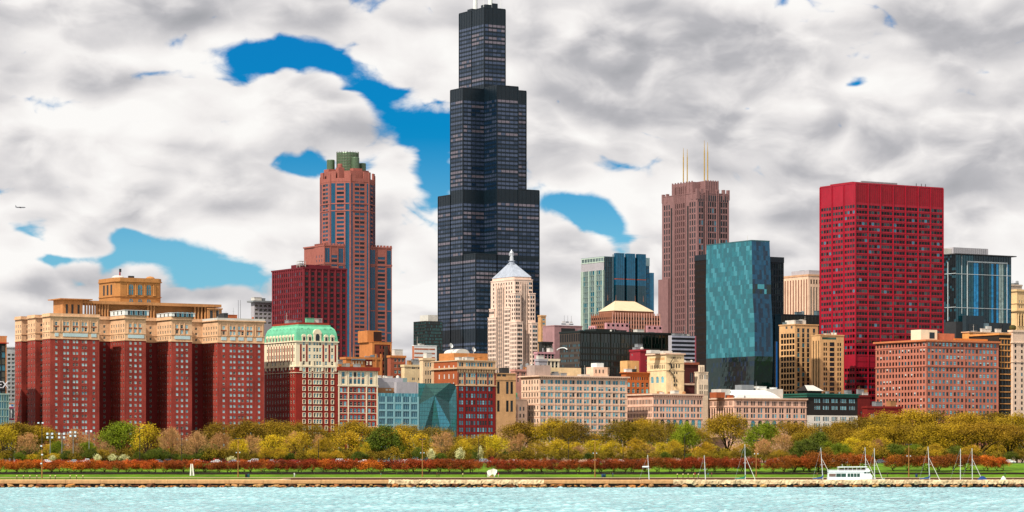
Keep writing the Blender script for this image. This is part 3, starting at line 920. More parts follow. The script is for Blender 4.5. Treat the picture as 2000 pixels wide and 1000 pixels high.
def mansard_hotel():
    b = Bd('mansard_hotel', 'red brick hotel with cream upper floors and a green copper mansard roof', EM, 516.3, 578, 660, 633)
    E, S = b.E(), b.S(); b.cap['window'] = 300
    zg = b.z(666)
    b.core(BRICK, ztop=b.z(715), part='brick_wall'); b.core(CREAM, ztop=zg - .1, z0=b.z(715), part='cream_wall')
    RB = W('blackstone_brick', (140, 34, 20))
    rows = (733, 733 + 12.85 * 11, 12); up = [670, 682.5, 695.5, 708.5, 721.5][:4]
    cols = [593.6, 605, 614.3, 620, 625.6, 637, 649]
    E.punch(578, 660, 715, None, cols, [721.5] + spread(rows, 0, 0), 4.4, 7.4, RB, style='c', frame=CREAM, glz=GL_TEAL, part='brick_wall')
    E.punch(578, 660, 666, 715, cols, up, 4.2, 7.4, CREAM, style='n', frame=CREAM, glz=GL_TEAL, part='cream_wall')
    sc = spread((522, 574, 11), 0, 0)
    S.punch(516.3, 578, 715, None, sc, [721.5] + spread(rows, 0, 0), 1.9, 7.4, RB, style='n', frame=CREAM, glz=GL_DARK, part='brick_wall')
    S.punch(516.3, 578, 666, 715, sc, up, 2.0, 7.4, CREAM, style='n', frame=CREAM, glz=GL_DARK, part='cream_wall')
    # brick panels between the cream piers of the upper floors
    for c in (587.5, 599.2, 631.3, 643, 655):
        E.pbx('brick_panel', c - 1.6, c + 1.6, 672, 706, -.06, .1, RB)
    for c in spread((525, 571.5, 10), 0, 0):
        S.pbx('brick_panel', c - .8, c + .8, 674, 706, -.06, .1, RB)
    for c in (587, 611, 629, 655):
        E.pbx('terracotta_drop', c - 2, c + 2, 706, 724, -.35, .1, CREAM)
    for c in spread((520, 574, 8), 0, 0):
        S.pbx('terracotta_drop', c - .9, c + .9, 706, 722, -.35, .1, CREAM)
    b.pslab('string_course', 714, 716.5, .45, CREAM); b.pslab('string_course', 727, 728, .3, CREAM)
    b.pslab('cornice', 665, 667.5, .5, CREAM)
    # curved mansard
    m = MB(); prof = [(0, 0), (.25, .3), (.6, .55), (1.3, .78), (2.6, .93), (4.0, 1.0)]
    zt = b.z(634.5)
    rings = [[(o, o), (b.w - o, o), (b.w - o, b.d - o), (o, b.d - o)] for o, _ in prof]
    for (i, (o, f)) in enumerate(prof[:-1]):
        m.prism(rings[i], zg + (zt - zg) * f, zg + (zt - zg) * prof[i + 1][1], COPPER, ring1=rings[i + 1], cap=False)
    m.poly([(p[0], p[1], zt) for p in rings[-1]], ROOFRED)
    m.build('mansard_roof', b.root)
    o = 3.6
    b.box('roof_parapet', o, b.w - o, o, b.d - o, zt - .3, b.z(628.5), ROOFRED)
    b.box('roof_curb', o - .5, b.w - o + .5, o - .5, b.d - o + .5, zt - .5, zt + .5, COPPER)
    # seams
    # dormers
    def dormer(face, u, z, w, h, mt, round_=False, d=-.1, dep=2.2):
        mm = MB()
        mm.box(-w / 2, w / 2, 0, dep, 0, h, mt)
        pts = [(w / 2 * 1.1 * math.cos(a), h + w / 2 * 1.1 * math.sin(a)) for a in np.linspace(0, math.pi, 9)]
        for q in range(8):
            (xa, za), (xb, zb_) = pts[q], pts[q + 1]
            mm.poly([(xa, -.1, za), (xb, -.1, zb_), (xb, dep, zb_), (xa, dep, za)], mt)
        mm.poly([(x_, -.1, z_) for x_, z_ in pts], mt)
        ww, hh = w * .5, h * .72
        gp = [(-ww / 2, -.14, .3), (ww / 2, -.14, .3)] + [(ww / 2 * math.cos(a), -.14, hh + ww / 2 * math.sin(a)) for a in np.linspace(0, math.pi, 7)]
        mm.poly(gp, G_DARK)
        o_ = mm.build('dormer', b.root); o_.location = face.P(u, z, d); o_.rotation_euler = (0, 0, face.rz)
    for px in (593.6, 605, 637, 649): dormer(E, E.u(px), zg, 2.6, b.z(657) - zg, CREAM)
    dormer(E, E.u(620), zg, 4.8, b.z(651) - zg, CREAM)
    for px in (592, 604, 637, 648): dormer(E, E.u(px), b.z(648), 1.6, 1.5, COPPER, d=1.3)
    for px in spread((522, 572, 9), 0, 0): dormer(S, S.u(px), zg, 2.2, b.z(657) - zg, CREAM)
    for px in spread((524, 570, 8), 0, 0): dormer(S, S.u(px), b.z(648), 1.6, 1.5, COPPER, d=1.3)
    b.clutter(7, 21, [ROOF_L, COPPER, ROOF_G], z=b.z(628.5), x0=6, x1=b.w - 6, y0=6, y1=30, hmax=3)
    b.done()
mansard_hotel()

def white_red():
    b = Bd('brick_office', 'narrow red brick block with white top floors and brown eave beside the mansard hotel', EM, None, 660.6, 737.5, 716, d=30)
    RB = W('office_brick', (158, 44, 26)); E = b.E()
    b.core(RB, ztop=b.z(755), part='brick_wall'); b.core(CREAM, z0=b.z(755), part='white_wall')
    E.punch(660.6, 737.5, 722, 755, [670.5, 685, 693.5, 701, 709, 725], [731, 744.5], 5.4, 9.4, CREAM, frame=FRAME_D, style='x', part='white_wall', glz=GL_TEAL)
    E.punch(660.6, 737.5, 755, None, [666.5, 674, 686, 693.7, 701.2, 709, 721.5, 729.5], (758.5 + 3, 758.5 + 3 + 13.3 * 7, 8), 5.2, 8.6, RB, frame=FRAME_W, part='brick_wall', glz=GL_TEAL)
    b.S().wallq(-b.d, 0, 716, None, RB, uv=True, part='brick_wall')
    for px in (661.6, 680, 715.5, 736.5): E.pbx('pier', px - 1, px + 1, 724, None, -.3, .1, CREAM)
    for i in range(8): E.pbx('sill', 662, 736, 766 + 13.3 * i, 767.2 + 13.3 * i, -.12, .1, CREAM)
    for px in (664.5, 677, 717, 733): E.pbx('pilaster', px - .8, px + .8, 724, 752, -.3, .1, CREAM)
    for px in (670.5, 685, 693.5, 701, 709, 725): E.pbx('panel', px - 2.2, px + 2.2, 737.2, 738.8, -.05, .1, RB)
    b.pslab('string_course', 751.5, 754, .4, CREAM)
    b.pslab('eave', 716.3, 723.5, 1.0, ROOFRED)
    b.clutter(4, 3, [ROOF_G, ROOF_L], z=b.h)
    b.done()
white_red()

def blue_glass():
    b = Bd('glass_college', 'low blue glass block with a pale grey concrete top', EM, None, 738.5, 816.5, 767.5, d=34)
    E = b.E()
    GB = glass('curtain_blue', (70, 138, 152), metal=.45, rough=.1); GB2 = glass('curtain_blue_dark', (26, 84, 104), metal=.3, rough=.1)
    FW = mat('frosted_frame', (132, 178, 184), var=.08, rough=.4)
    b.core(ROOF_D, rec=.6)
    E.curtain(738.5, 816.5, 767.5, 774, 12, 1, [(GB, 1)], mul=(.12, .05, FW))
    E.curtain(738.5, 816.5, 774, None, 5, 9, [(GB2, 3), (GB, 2)], mul=(1.1, .15, FW), span=(1.0, .1, FW))
    for i in range(20): E.pbx('fine_mullion', 740 + i * 4, 740.3 + i * 4, 774, None, .05, .3, FW)
    b.S().wallq(-b.d, 0, 767.5, None, GREYC, uv=True)
    # concrete top storey, set back in the left part
    m = MB(); zt = b.z(737); z0 = b.h
    m.box(0.2, b.w, 4, b.d, z0, b.z(745), GREYC); m.build('concrete_storey', b.root)
    b.box('concrete_storey', 12.5, b.w - .2, 1.0, b.d - 1, z0, b.z(745.2), GREYC)
    b.box('upper_storey', 0.3, E.u(797), 6, b.d - 2, b.z(745), zt, GREYC)
    b.box('upper_storey', E.u(797) + .1, E.u(805), 5.9, b.d - 2, b.z(749), zt + .1, mat('green_grey_panel', (128, 150, 146), var=.1))
    b.box('recess', 1.0, 12.4, 3.9, 4.05, z0, b.z(757), ROOF_B)
    for x in (7, 9.2): b.box('recess_window', x, x + 1.5, 3.8, 3.95, z0 + 1.5, z0 + 2.4, FRAME_W)
    b.clutter(6, 8, [ROOF_L, WHITEP], z=zt, x0=5, x1=20, y0=8, y1=14, hmax=1.5)
    b.done()
blue_glass()

def faceted_glass():
    b = Bd('faceted_glass_building', 'teal glass front folded into slanting facets beside red brick', EM, None, 816.8, 891.5, 748, d=34)
    E = b.E(); b.core(ROOF_D, rec=1.6)
    GT = [glass('facet_teal', (58, 118, 124), metal=.5, rough=.1), glass('facet_dark', (40, 88, 88), metal=.4, rough=.15), glass('facet_blue', (74, 150, 170), metal=.55, rough=.08), glass('facet_green', (62, 108, 98), metal=.4, rough=.12)]
    # folded surface: points in photo pixels with a depth each
    P = {'a': (816.8, 748, 0.00), 'b': (832, 749, 0.55), 'c': (879, 747, -0.17), 'd': (891.5, 753, 0.33), 'e': (818, 790, 0.44), 'f': (848, 772, -0.61), 'g': (880, 829, 0.28), 'h': (891.5, 800, -0.28), 'i': (824, 850, -0.50), 'j': (842, 850, 0.39), 'k': (816.8, 850, 0.11), 'l': (891.5, 850, 0.17), 'o': (862, 850, -0.11), 'q': (816.8, 900, 0.00), 'r': (891.5, 900, 0.00), 's': (878, 785, 0.50)}
    pt = lambda n: Vector(E.P(E.u(P[n][0]), b.z(P[n][1]), P[n][2]))
    ML = mat('facet_mullion', (60, 100, 104), rough=.4, var=.1)
    def cut(tri, ax, v):
        """where the line coordinate = v crosses a flat facet"""
        out = []
        for p, q in zip(tri, tri[1:] + tri[:1]):
            if (p[ax] - v) * (q[ax] - v) < 0:
                t = (v - p[ax]) / (q[ax] - p[ax]); out.append(p.lerp(q, t) + Vector((0, -.07, 0)))
        return out if len(out) == 2 else None
    us = [E.u(816.8 + 2.9 * i) for i in range(1, 26)]; zz = [b.z(750 + 7.6 * i) for i in range(1, 15)]
    for nm, gi in [('aeb', 2), ('bef', 3), ('bfc', 3), ('eif', 0), ('ijf', 1), ('fjo', 2), ('fog', 2), ('fgs', 1), ('fsc', 1), ('csd', 0), ('dsh', 0), ('shg', 0), ('ghl', 2), ('ogl', 1), ('eki', 0), ('ake', 0), ('kqi', 0), ('iqj', 0), ('jqo', 0), ('oqr', 0), ('orl', 0)]:
        tri = [pt(q) for q in nm]
        m = MB(); m.poly(tri, GT[gi])
        for ax, vals, rr in ((0, us, .06), (2, zz, .09)):
            for v in vals:
                c2 = cut(tri, ax, v)
                if c2: m.tube(c2[0], c2[1], rr, rr, ML, 4, cap=False)
        m.build('glass_facet', b.root)
    b.S().wallq(-b.d, 0, 748, None, GREYC, uv=True)
    b.slab('roof_slab', b.h - 1.2, b.h - .9, -.8, ROOF_G)
    b.done()
faceted_glass()

def red_loft():
    b = Bd('red_loft_building', 'deep red brick loft with a pale bracketed stone top', EM, 843, 893, 968, 703.5)
    E, S = b.E(), b.S()
    RB = W('loft_brick', (124, 20, 18)); ST = W('loft_stone', (206, 170, 132))
    b.core(RB, ztop=b.z(753), part='brick_wall'); b.core(ST, z0=b.z(753), part='stone_wall')
    cols = [898.5, 903, 912, 917, 922, 926.8, 934, 939, 944, 948.8, 956, 960.5]
    E.punch(893, 968, 753, None, cols, (759, 759 + 13.35 * 9, 10), 3.6, 8.6, RB, frame=FRAME_D, glz=GL_TEAL, part='brick_wall')
    E.punch(893, 968, 703.5, 753, cols, [711.5, 732.5, 745.5], 3.6, 7.6, ST, frame=FRAME_D, glz=GL_TEAL, part='stone_wall')
    S.wallq(843, 893, 703.5, None, BRICK3, part='side_wall')
    for px in (858, 868, 877, 886):
        for py in (718, 735, 752, 769): S.pbx('side_window', px - .9, px + .9, py - 5, py + 4, -.05, .1, ROOF_L)
    S.pbx('side_pilaster', 843.2, 848, 705, None, -.3, .1, ST)
    b.pslab('cornice', 717.5, 720.5, 1.1, ST); b.pslab('cornice', 703, 705, .5, ST); b.pslab('string_course', 751.5, 753.5, .35, ST)
    for c in spread((896, 966, 15), 0, 0): E.pbx('bracket', c - .7, c + .7, 720.5, 726, -.8, .1, ST)
    for c in (894.3, 907.5, 930.3, 952.5, 966.5): E.pbx('pier', c - .9, c + .9, 727, None, -.25, .1, ST if False else RB)
    # roof: barrel vault, penthouse, dishes
    z = b.h
    TR = W('roof_hut_orange', (196, 130, 72))
    b.box('penthouse', 3, 26, 9, 26, z, z + 4.5, TR); b.box('penthouse', 28, b.w - 6, 12, 25, z, z + 2.5, ROOF_G)
    m = MB(); n = 12; pts = [(-4.5 * math.cos(a), 4.5 * math.sin(a) * .55) for a in np.linspace(0, math.pi, n)]
    for i in range(n - 1): m.poly([(pts[i][0], 0, pts[i][1]), (pts[i + 1][0], 0, pts[i + 1][1]), (pts[i + 1][0], 14, pts[i + 1][1]), (pts[i][0], 14, pts[i][1])], ROOF_L)
    m.poly([(p[0], 0, p[1]) for p in pts], ROOF_L)
    m.build('barrel_vault', b.root).location = (9, 9, z + 4.5)
    for (x, y, h) in ((-2 + 6, 14, 9), (18, 12, 7)):
        m = MB(); m.tube((0, 0, 0), (0, 0, h - 1), .18, .14, ROOF_L, 6)
        mm = [(0.02, .5), (.8, .38), (1.5, 0)]
        m.v_off = 0; o_ = MB(); o_.lathe([(1.5, 0), (1.1, -.35), (.5, -.55), (.05, -.6)], WHITEP, 14)
        m.build('dish_mast', b.root).location = (x, y, z)
        q = o_.build('satellite_dish', b.root); q.location = (x, y - .5, z + h); q.rotation_euler = (math.radians(70), 0, .4)
    b.clutter(6, 31, [ROOF_G, ROOF_L, TR], z=z, x0=2, x1=b.w - 3, y0=2, y1=8, hmax=2.4)
    b.done()
red_loft()

def tan_slit():
    b = Bd('tan_slit_building', 'narrow tan stone building with tall dark window slits', EM, None, 968.4, 1007.5, 729, d=26)
    E = b.E(); b.core(TAN)
    E.punch(968.4, 1007.5, 729, 778, [973.5, 991, 999.5], [757], 5, 24, TAN, frame=FRAME_D, style='v', glz=GL_DARK)
    E.punch(968.4, 1007.5, 778, None, [973.5, 991, 999.5], [793], 5, 22, TAN, frame=FRAME_D, style='v', glz=GL_DARK)
    b.S().wallq(-b.d, 0, 729, None, TAN, uv=True)
    E.pbx('attic_window', 971, 978, 731, 735, -.05, .1, ROOF_D); E.pbx('attic_window', 981, 988, 731, 735, -.05, .1, ROOF_D)
    b.pslab('cornice', 728.5, 730, .35, TAN); b.pslab('string_course', 740.5, 742, .25, TAN)
    b.clutter(4, 41, [ROOF_G, ROOF_D], z=b.h)
    b.done()
    # darker green glazed bay beside it
tan_slit()

def long_hotel():
    b = Bd('long_beige_hotel', 'long beige hotel with paired blue windows and a bracketed cornice', EM, 1018, 1054, 1225, 733)
    E, S = b.E(), b.S(); b.cap['window'] = 300
    cols = []
    for c in spread((1061, 1216, 12), 0, 0): cols += [c - 2.6, c + 2.6]
    rows = [745.5, 758, 770.5, 783, 796, 808.5, 821.5, 834, 847, 860]
    b.core(LIME2)
    E.punch(1054, 1225, 733, None, cols, rows, 4.4, 7.6, LIME2, glz=[(G_MID, 6), (G_LITE, 4), (G_DARK, 2)], frame=FRAME_M, style='n', blind=.2)
    S.punch(1018, 1054, 733, None, spread((1023, 1050, 6), 0, 0), rows, 2.0, 7.2, LIME2, glz=GL_DARK, frame=FRAME_D)
    for c in spread((1054.7, 1224.2, 13), 0, 0): E.pbx('pier', c - .5, c + .5, 763, None, -.2, .1, LIME2)
    RC = W('course_rust', (196, 130, 96))
    for py in (764, 802, 840): b.pslab('string_course', py, py + 1.0, .24, LIME2)
    for py in (777, 790, 815, 828): b.pslab('string_course', py, py + .6, .12, RC)
    b.pslab('cornice', 732.8, 735.5, 1.3, LIME2); b.pslab('frieze', 735.5, 738.5, .3, W('frieze_tan', (206, 150, 112)))
    for c in spread((1056, 1223, 42), 0, 0): E.pbx('bracket', c - .8, c + .8, 735.6, 738.2, -.85, .1, LIME2)
    z = b.h + .2
    b.box('penthouse', E.u(1178) - 3, E.u(1206) - 3, 6, 14, z, z + 5.5, LIME2); b.box('penthouse_cap', E.u(1186) - 3, E.u(1200) - 3, 7, 13, z + 5.5, z + 8, WHITEP)
    for i in range(3): b.box('penthouse_window', E.u(1182 + i * 7) - 3, E.u(1184 + i * 7) - 3, 5.9, 6.05, z + 2, z + 4, ROOF_D)
    b.box('penthouse', 12, E.u(1160), 14, 24, z, z + 5, W('penthouse_buff', (222, 196, 152))); b.box('penthouse', 1, 12, 7, 16, z, z + 6, W('penthouse_grey', (170, 150, 140)))
    b.clutter(10, 51, [ROOF_G, ROOF_L, LIME2], z=z, hmax=2.6)
    b.done()
    # lower south annexe
    a = Bd('beige_annexe', 'low beige annexe stepping down at the left end of the long beige hotel', EM - 6, None, 985.5, 1030, 780, d=24)
    a.core(LIME2)
    a.E().punch(985.5, 1030, 780, None, [990, 998.5, 1007, 1016, 1023], [798, 811.5, 825, 838.5], 2.6, 7.5, LIME2, frame=FRAME_D, glz=GL_DARK)
    a.S().wallq(-a.d, 0, 780, None, LIME2, uv=True)
    a.pslab('cornice', 779.5, 781, .3, LIME2)
    a.E().pbx('drain_pipe', 1009.4, 1010.1, 790, None, -.25, .0, BRICK3)
    a.box('green_roof', a.E().u(1008), a.E().u(1028), 10, 20, a.h, a.z(766), COPPER)
    a.clutter(3, 5, [ROOF_L], z=a.h, hmax=2)
    a.done()
long_hotel()

def auditorium():
    b = Bd('arcaded_stone_building', 'massive beige stone block with arched windows and a square tower', EM, 1225.5, 1275, 1372.5, 769)
    E, S = b.E(), b.S(); st = LIME3
    b.core(st)
    cols = []
    for c in spread((1281.5, 1366, 8), 0, 0): cols += [c - 2.4, c + 2.4]
    sc = []
    for c in spread((1229, 1270, 8), 0, 0): sc += [c - 1.5, c + 1.5]
    def band(t, bt, rows, cw, rh, arch=False, csel=None):
        E.punch(1275, 1372.5, t, bt, csel or cols, rows, cw, rh, st, frame=FRAME_D, glz=GL_TEAL, arch=arch)
        S.punch(1225.5, 1275, t, bt, sc, rows, cw * .5, rh, st, frame=FRAME_D, glz=GL_DARK, arch=arch, wname='window')
    band(769, 793, [784.5], 3.2, 8.6); band(793, 806, [799], 3.4, 9.0, True); band(806, 817, [811], 3.4, 7.6)
    big = spread((1281.5, 1366, 8), 0, 0)
    E.punch(1275, 1372.5, 817, 838, big, [827.5], 7.4, 17, st, frame=FRAME_D, glz=GL_TEAL, arch=True)
    S.punch(1225.5, 1275, 817, 838, spread((1229, 1270, 8), 0, 0), [827.5], 3.6, 17, st, frame=FRAME_D, glz=GL_DARK, arch=True)
    E.punch(1275, 1372.5, 838, None, big, [848, 861], 6, 8, st, frame=FRAME_D, glz=GL_TEAL)
    S.punch(1225.5, 1275, 838, None, spread((1229, 1270, 8), 0, 0), [848, 861], 3, 8, st, frame=FRAME_D, glz=GL_DARK)
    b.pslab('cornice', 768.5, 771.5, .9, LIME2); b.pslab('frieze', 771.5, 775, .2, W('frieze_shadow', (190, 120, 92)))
    for c in spread((1277, 1371, 26), 0, 0): E.pbx('corbel', c - .7, c + .7, 772, 775.5, -.6, .1, st)
    b.pslab('string_course', 792.5, 793.6, .25, st); b.pslab('string_course', 816.5, 817.8, .3, st)
    b.clutter(6, 61, [ROOF_L, ROOF_B], z=b.h + .3, x0=14, hmax=2)
    b.done()
    t = Bd('stone_square_tower', 'square cream stone tower with row of slit windows and zigzag fire escape', EM - 22, 1264, 1301, 1336, 690)
    E, S = t.E(), t.S(); st = W('tower_cream_stone', (238, 206, 160))
    t.core(st)
    E.punch(1301, 1336, 690, 722, spread((1311.5, 1326.5, 4), 0, 0), [714.5], 2.6, 7.5, st, frame=FRAME_D, glz=GL_DARK)
    E.punch(1301, 1336, 722, None, [1317, 1322], [728, 743, 752], 2.4, 5, st, frame=FRAME_D, glz=GL_DARK)
    S.punch(1264, 1301, 690, 728, spread((1271.5, 1297, 9), 0, 0), [716], 1.5, 8, st, frame=FRAME_D, glz=GL_BLK)
    S.punch(1264, 1301, 728, None, [1274, 1284, 1294], [741], 5.6, 13, st, frame=FRAME_W, glz=[(G_LITE, 1)], arch=True)
    S.pbx('grille', 1269, 1298, 698, 702.5, -.06, .1, W('grille_tan', (214, 170, 116)))
    for c in spread((1311, 1329, 7), 0, 0): E.pbx('grille_slit', c - .4, c + .4, 696.5, 701, -.05, .1, ROOF_D)
    t.pslab('cornice', 689.6, 692, .8, LIME2); t.pslab('string_course', 708, 708.8, .2, st); t.pslab('string_course', 722.5, 723.4, .3, st)
    fe = [(1316, 697), (1307.5, 710), (1312, 717), (1306, 724), (1313, 730), (1316, 737), (1318, 752)]
    m = MB()
    for (p0, p1) in zip(fe[:-1], fe[1:]): m.tube(E.P(E.u(p0[0]), t.z(p0[1]), -.5), E.P(E.u(p1[0]), t.z(p1[1]), -.5), .2, .2, FRAME_D, 4)
    for p0 in fe: m.box(E.u(p0[0]) - 1.0, E.u(p0[0]) + 1.0, -1.0, -.05, t.z(p0[1]) - .1, t.z(p0[1]) + .06, FRAME_D)
    m.build('fire_escape', t.root)
    for (a, c, top) in ((1266, 1284, 683.5), (1290, 1308, 684.5), (1313, 1325, 687.5)):
        S2 = t.E(5); t.box('roof_hut', S2.u(a) + 2, S2.u(c) + 2, 5, 10, t.h, t.z(top), ROOF_L)
    t.done()
GL_BLK = [(G_BLACK, 1)]
auditorium()

def arts():
    b = Bd('colonnaded_stone_building', 'cream stone block with rows of arched windows and white rooftop tent', EM, 1373, 1434, 1575, 777.5)
    E, S = b.E(), b.S(); st = LIME3
    b.core(st)
    c3, c2 = [], []
    for c in spread((1443, 1568, 10), 0, 0): c3 += [c - 3, c, c + 3]; c2 += [c - 2.4, c + 2.4]
    s3, s1 = [], spread((1376, 1430, 12), 0, 0)
    for c in spread((1378, 1427, 6), 0, 0): s3 += [c - 2.4, c, c + 2.4]
    E.punch(1434, 1575, 777.5, 794, c3, [787.5], 2.2, 8.4, st, frame=FRAME_D, glz=GL_DARK)
    E.punch(1434, 1575, 794, 807, c2, [801], 3.4, 9.6, st, frame=FRAME_D, glz=GL_DARK, arch=True)
    E.punch(1434, 1575, 807, 818, c2, [812], 3.6, 7.6, st, frame=FRAME_D, glz=GL_TEAL)
    E.punch(1434, 1575, 818, None, spread((1443, 1568, 10), 0, 0), [828], 8, 14.5, st, frame=FRAME_D, glz=GL_TEAL, arch=True)
    S.punch(1373, 1434, 777.5, 794, s3, [787.5], 1.3, 8.4, st, frame=FRAME_D, glz=GL_BLK)
    S.punch(1373, 1434, 794, 820, s1, [807], 2.4, 22, st, frame=FRAME_B, glz=GL_BLK, arch=True)
    S.punch(1373, 1434, 820, None, spread((1379, 1428, 6), 0, 0), [832], 5.2, 17, st, frame=FRAME_D, glz=GL_BLK, arch=True)
    b.pslab('cornice', 776.8, 779.3, .8, LIME2); b.pslab('frieze', 779.3, 781.5, .3, W('frieze_orange', (206, 142, 100)))
    b.pslab('string_course', 793.5, 794.6, .3, st); b.pslab('string_course', 818, 819, .3, st)
    z = b.h + .3
    m = MB(); xa, xb = E.u(1447), E.u(1535); n = 9
    pr = [(5, 0), (5.6, 2.2), (8, 4.0), (12, 5.0), (18, 5.2)]
    for (p0, p1) in zip(pr[:-1], pr[1:]):
        m.poly([(xa + p0[1] * .8, p0[0], p0[1]), (xb - p0[1] * 1.6, p0[0], p0[1]), (xb - p1[1] * 1.6, p1[0], p1[1]), (xa + p1[1] * .8, p1[0], p1[1])], WHITEP)
    for sg, xx, kx in ((0, xa, .8), (1, xb, -1.6)):
        m.poly([(xx + p[1] * kx, p[0], p[1]) for p in pr] + [(xx, 18, 0)], WHITEP)
    m.build('roof_tent', b.root).location = (0, 0, z)
    b.box('roof_house', E.u(1395) + 8, E.u(1412) + 8, 9, 16, z, z + 3.4, BRICK3); b.box('roof_house', E.u(1413) + 8, E.u(1432) + 8, 14, 24, z, z + 5.5, ROOF_L)
    b.box('roof_house', E.u(1520), E.u(1552), 12, 24, z, z + 6, ROOF_L); b.box('roof_house', E.u(1486), E.u(1510), 20, 27, z + 4, z + 8.5, ROOF_G); b.box('roof_house', E.u(1470), E.u(1540), 18.5, 28, z, z + 4, WHITEP)
    b.clutter(14, 71, [ROOF_G, ROOF_L, WHITEP], z=z + 5.2, x0=E.u(1500), x1=E.u(1550), y0=18.6, y1=26, hmax=2.6)
    b.clutter(5, 72, [ROOF_G, BRICK3], z=z, x0=2, x1=20, y0=3, y1=14, hmax=2)
    b.done()
arts()

def dark_green():
    b = Bd('dark_brick_building', 'dark brown brick building with green copper cornice and white ground storeys', EM, None, 1576, 1675, 768.5, d=38)
    E = b.E(); BR = W('dark_brown_brick', (36, 28, 24)); WH = W('white_terracotta', (228, 218, 204), var=.12)
    b.core(BR, ztop=b.z(811), part='brick_wall'); b.core(BR, z0=b.z(811), part='brick_wall')
    cols = []
    for c in spread((1596, 1664, 5), 0, 0): cols += [c - 4.6, c - 1.5, c + 1.5, c + 4.6]
    E.punch(1576, 1675, 768.5, 811, cols, [782.5, 796, 808][:2], 2.2, 7.4, BR, glz=[(G_LITE, 5), (G_MID, 3)], frame=FRAME_W, part='brick_wall')
    E.punch(1576, 1675, 811 - 7, 811, cols, [807.5], 2.2, 6, BR, glz=[(G_LITE, 5), (G_MID, 3)], frame=FRAME_W, part='brick_wall') if False else None
    E.punch(1576, 1675, 811, None, cols, [818, 831, 844], 2.3, 8.5, WH, glz=GL_TEAL, frame=FRAME_D, part='white_wall')
    b.S().wallq(-b.d, 0, 768.5, None, BR, uv=True, part='brick_wall')
    GR = W('green_cornice', (30, 92, 78))
    b.pslab('cornice', 768.2, 770.6, 1.3, GR); b.pslab('frieze', 770.6, 775.5, .5, GR)
    b.box('skylight_roof', E.u(1585) + 4, E.u(1612) + 4, 9, 20, b.h, b.h + 2, BR)
    m = MB(); x0, x1 = E.u(1580) + 5, E.u(1612) + 5
    m.poly([(x0, 8, 0), (x1, 8, 0), (x1 - 3, 15, 3.6), (x0 + 3, 15, 3.6)], ROOF_L); m.poly([(x1, 8, 0), (x1, 22, 0), (x1 - 3, 15, 3.6)], BR); m.poly([(x0, 22, 0), (x0, 8, 0), (x0 + 3, 15, 3.6)], BR)
    m.build('pitched_roof', b.root).location = (0, 0, b.h + 2)
    b.clutter(6, 81, [ROOF_D, ROOF_G], z=b.h + .1, x0=15, hmax=2)
    b.done()
    r1 = simple('red_warehouse', 'dark red blank-walled building with roof clutter behind the dark brick building', EM - 30, None, 1655, 1700, 772, BRICK2, [1682, 1690], [805, 820], 3, 5, d=5, clut=7)
    r2 = simple('low_red_building', 'low red brick building right of the green corniced one', EM - 8, None, 1694, 1762, 794, W('low_red_brick', (132, 28, 20)), [1702, 1706, 1722, 1727, 1731, 1736, 1745, 1750], [812, 826, 840], 3, 8, d=5, clut=3, glz=GL_TEAL)
dark_green()

def pink_block():
    b = Bd('pink_terracotta_building', 'wide pinkish terracotta office block with a grid of square windows', EM, 1710, 1808.5, 1950, 664)
    E, S = b.E(), b.S(); b.cap['window'] = 300
    ce = spread((1814.5, 1944, 19), 0, 0); cs = spread((1714.5, 1804.5, 16), 0, 0)
    rows = [672, 684.5, 696.5, 708.5, 721, 732.5, 745, 757, 769, 781, 793, 805, 817, 829]
    b.core(SALMON)
    SE = SALMON
    E.punch(1808.5, 1950, 664, None, ce, rows, 4.4, 7.4, SE, glz=[(G_MID, 6), (G_LITE, 4), (G_DARK, 4)], frame=FRAME_D, style='n', blind=.12)
    S.punch(1710, 1808.5, 664, None, cs, rows, 3.2, 7.2, SALMON, glz=GL_DARK, frame=FRAME_D, style='n', blind=.15)
    b.pslab('cornice', 663, 666.5, 1.2, W('salmon_cornice', (206, 122, 78))); b.pslab('string_course', 713.8, 715.6, .45, SALMON); b.pslab('string_course', 677.6, 678.6, .3, SALMON)
    for c in (1809.4, 1884, 1949): E.pbx('pier', c - .9, c + .9, 668, None, -.25, .1, SALMON)
    z = b.h + .4
    b.box('roof_house', E.u(1800) + 6, E.u(1832) + 6, 8, 18, z, z + 6.6, CREAM); b.box('roof_house', E.u(1834) + 6, E.u(1868) + 6, 9, 18, z, z + 4.6, W('roof_brick_hut', (186, 110, 78)))
    b.box('roof_house_window', E.u(1812) + 8, E.u(1822) + 8, 7.9, 8.1, z + 1, z + 5, G_DARK)
    b.clutter(8, 91, [STEELB, ROOF_G, ROOF_L], z=z, x0=-0 + 4, x1=18, y0=8, y1=26, hmax=3.5)
    b.box('roof_plant', E.u(1880), E.u(1945), 8, 12, z, z + 1.6, W('roof_orange', (204, 128, 60)))
    b.done()
    # ornamental orange hall behind its right end
    o = Bd('orange_rooftop_hall', 'orange stone rooftop hall behind the pink block', EM - 40, None, 1893, 1972, 648, d=7)
    o.core(W('orange_stone', (224, 162, 92)))
    OE = o.E(); OE.wallq(0, o.w, 648, None, M_['orange_stone'], uv=True); o.S().wallq(-o.d, 0, 648, None, M_['orange_stone'], uv=True)
    for px in (1900, 1930, 1950): OE.pbx('panel', px, px + 16, 651, 656, -.3, .1, LIME)
    for px in (1922, 1925): OE.pbx('finial', px, px + 2, 650, 658, -.5, .1, FRAME_B)
    o.pslab('cornice', 647.5, 649.3, .6, LIME); o.clutter(6, 17, [ROOF_G, ROOF_L], z=o.h, hmax=3)
    o.done()
pink_block()

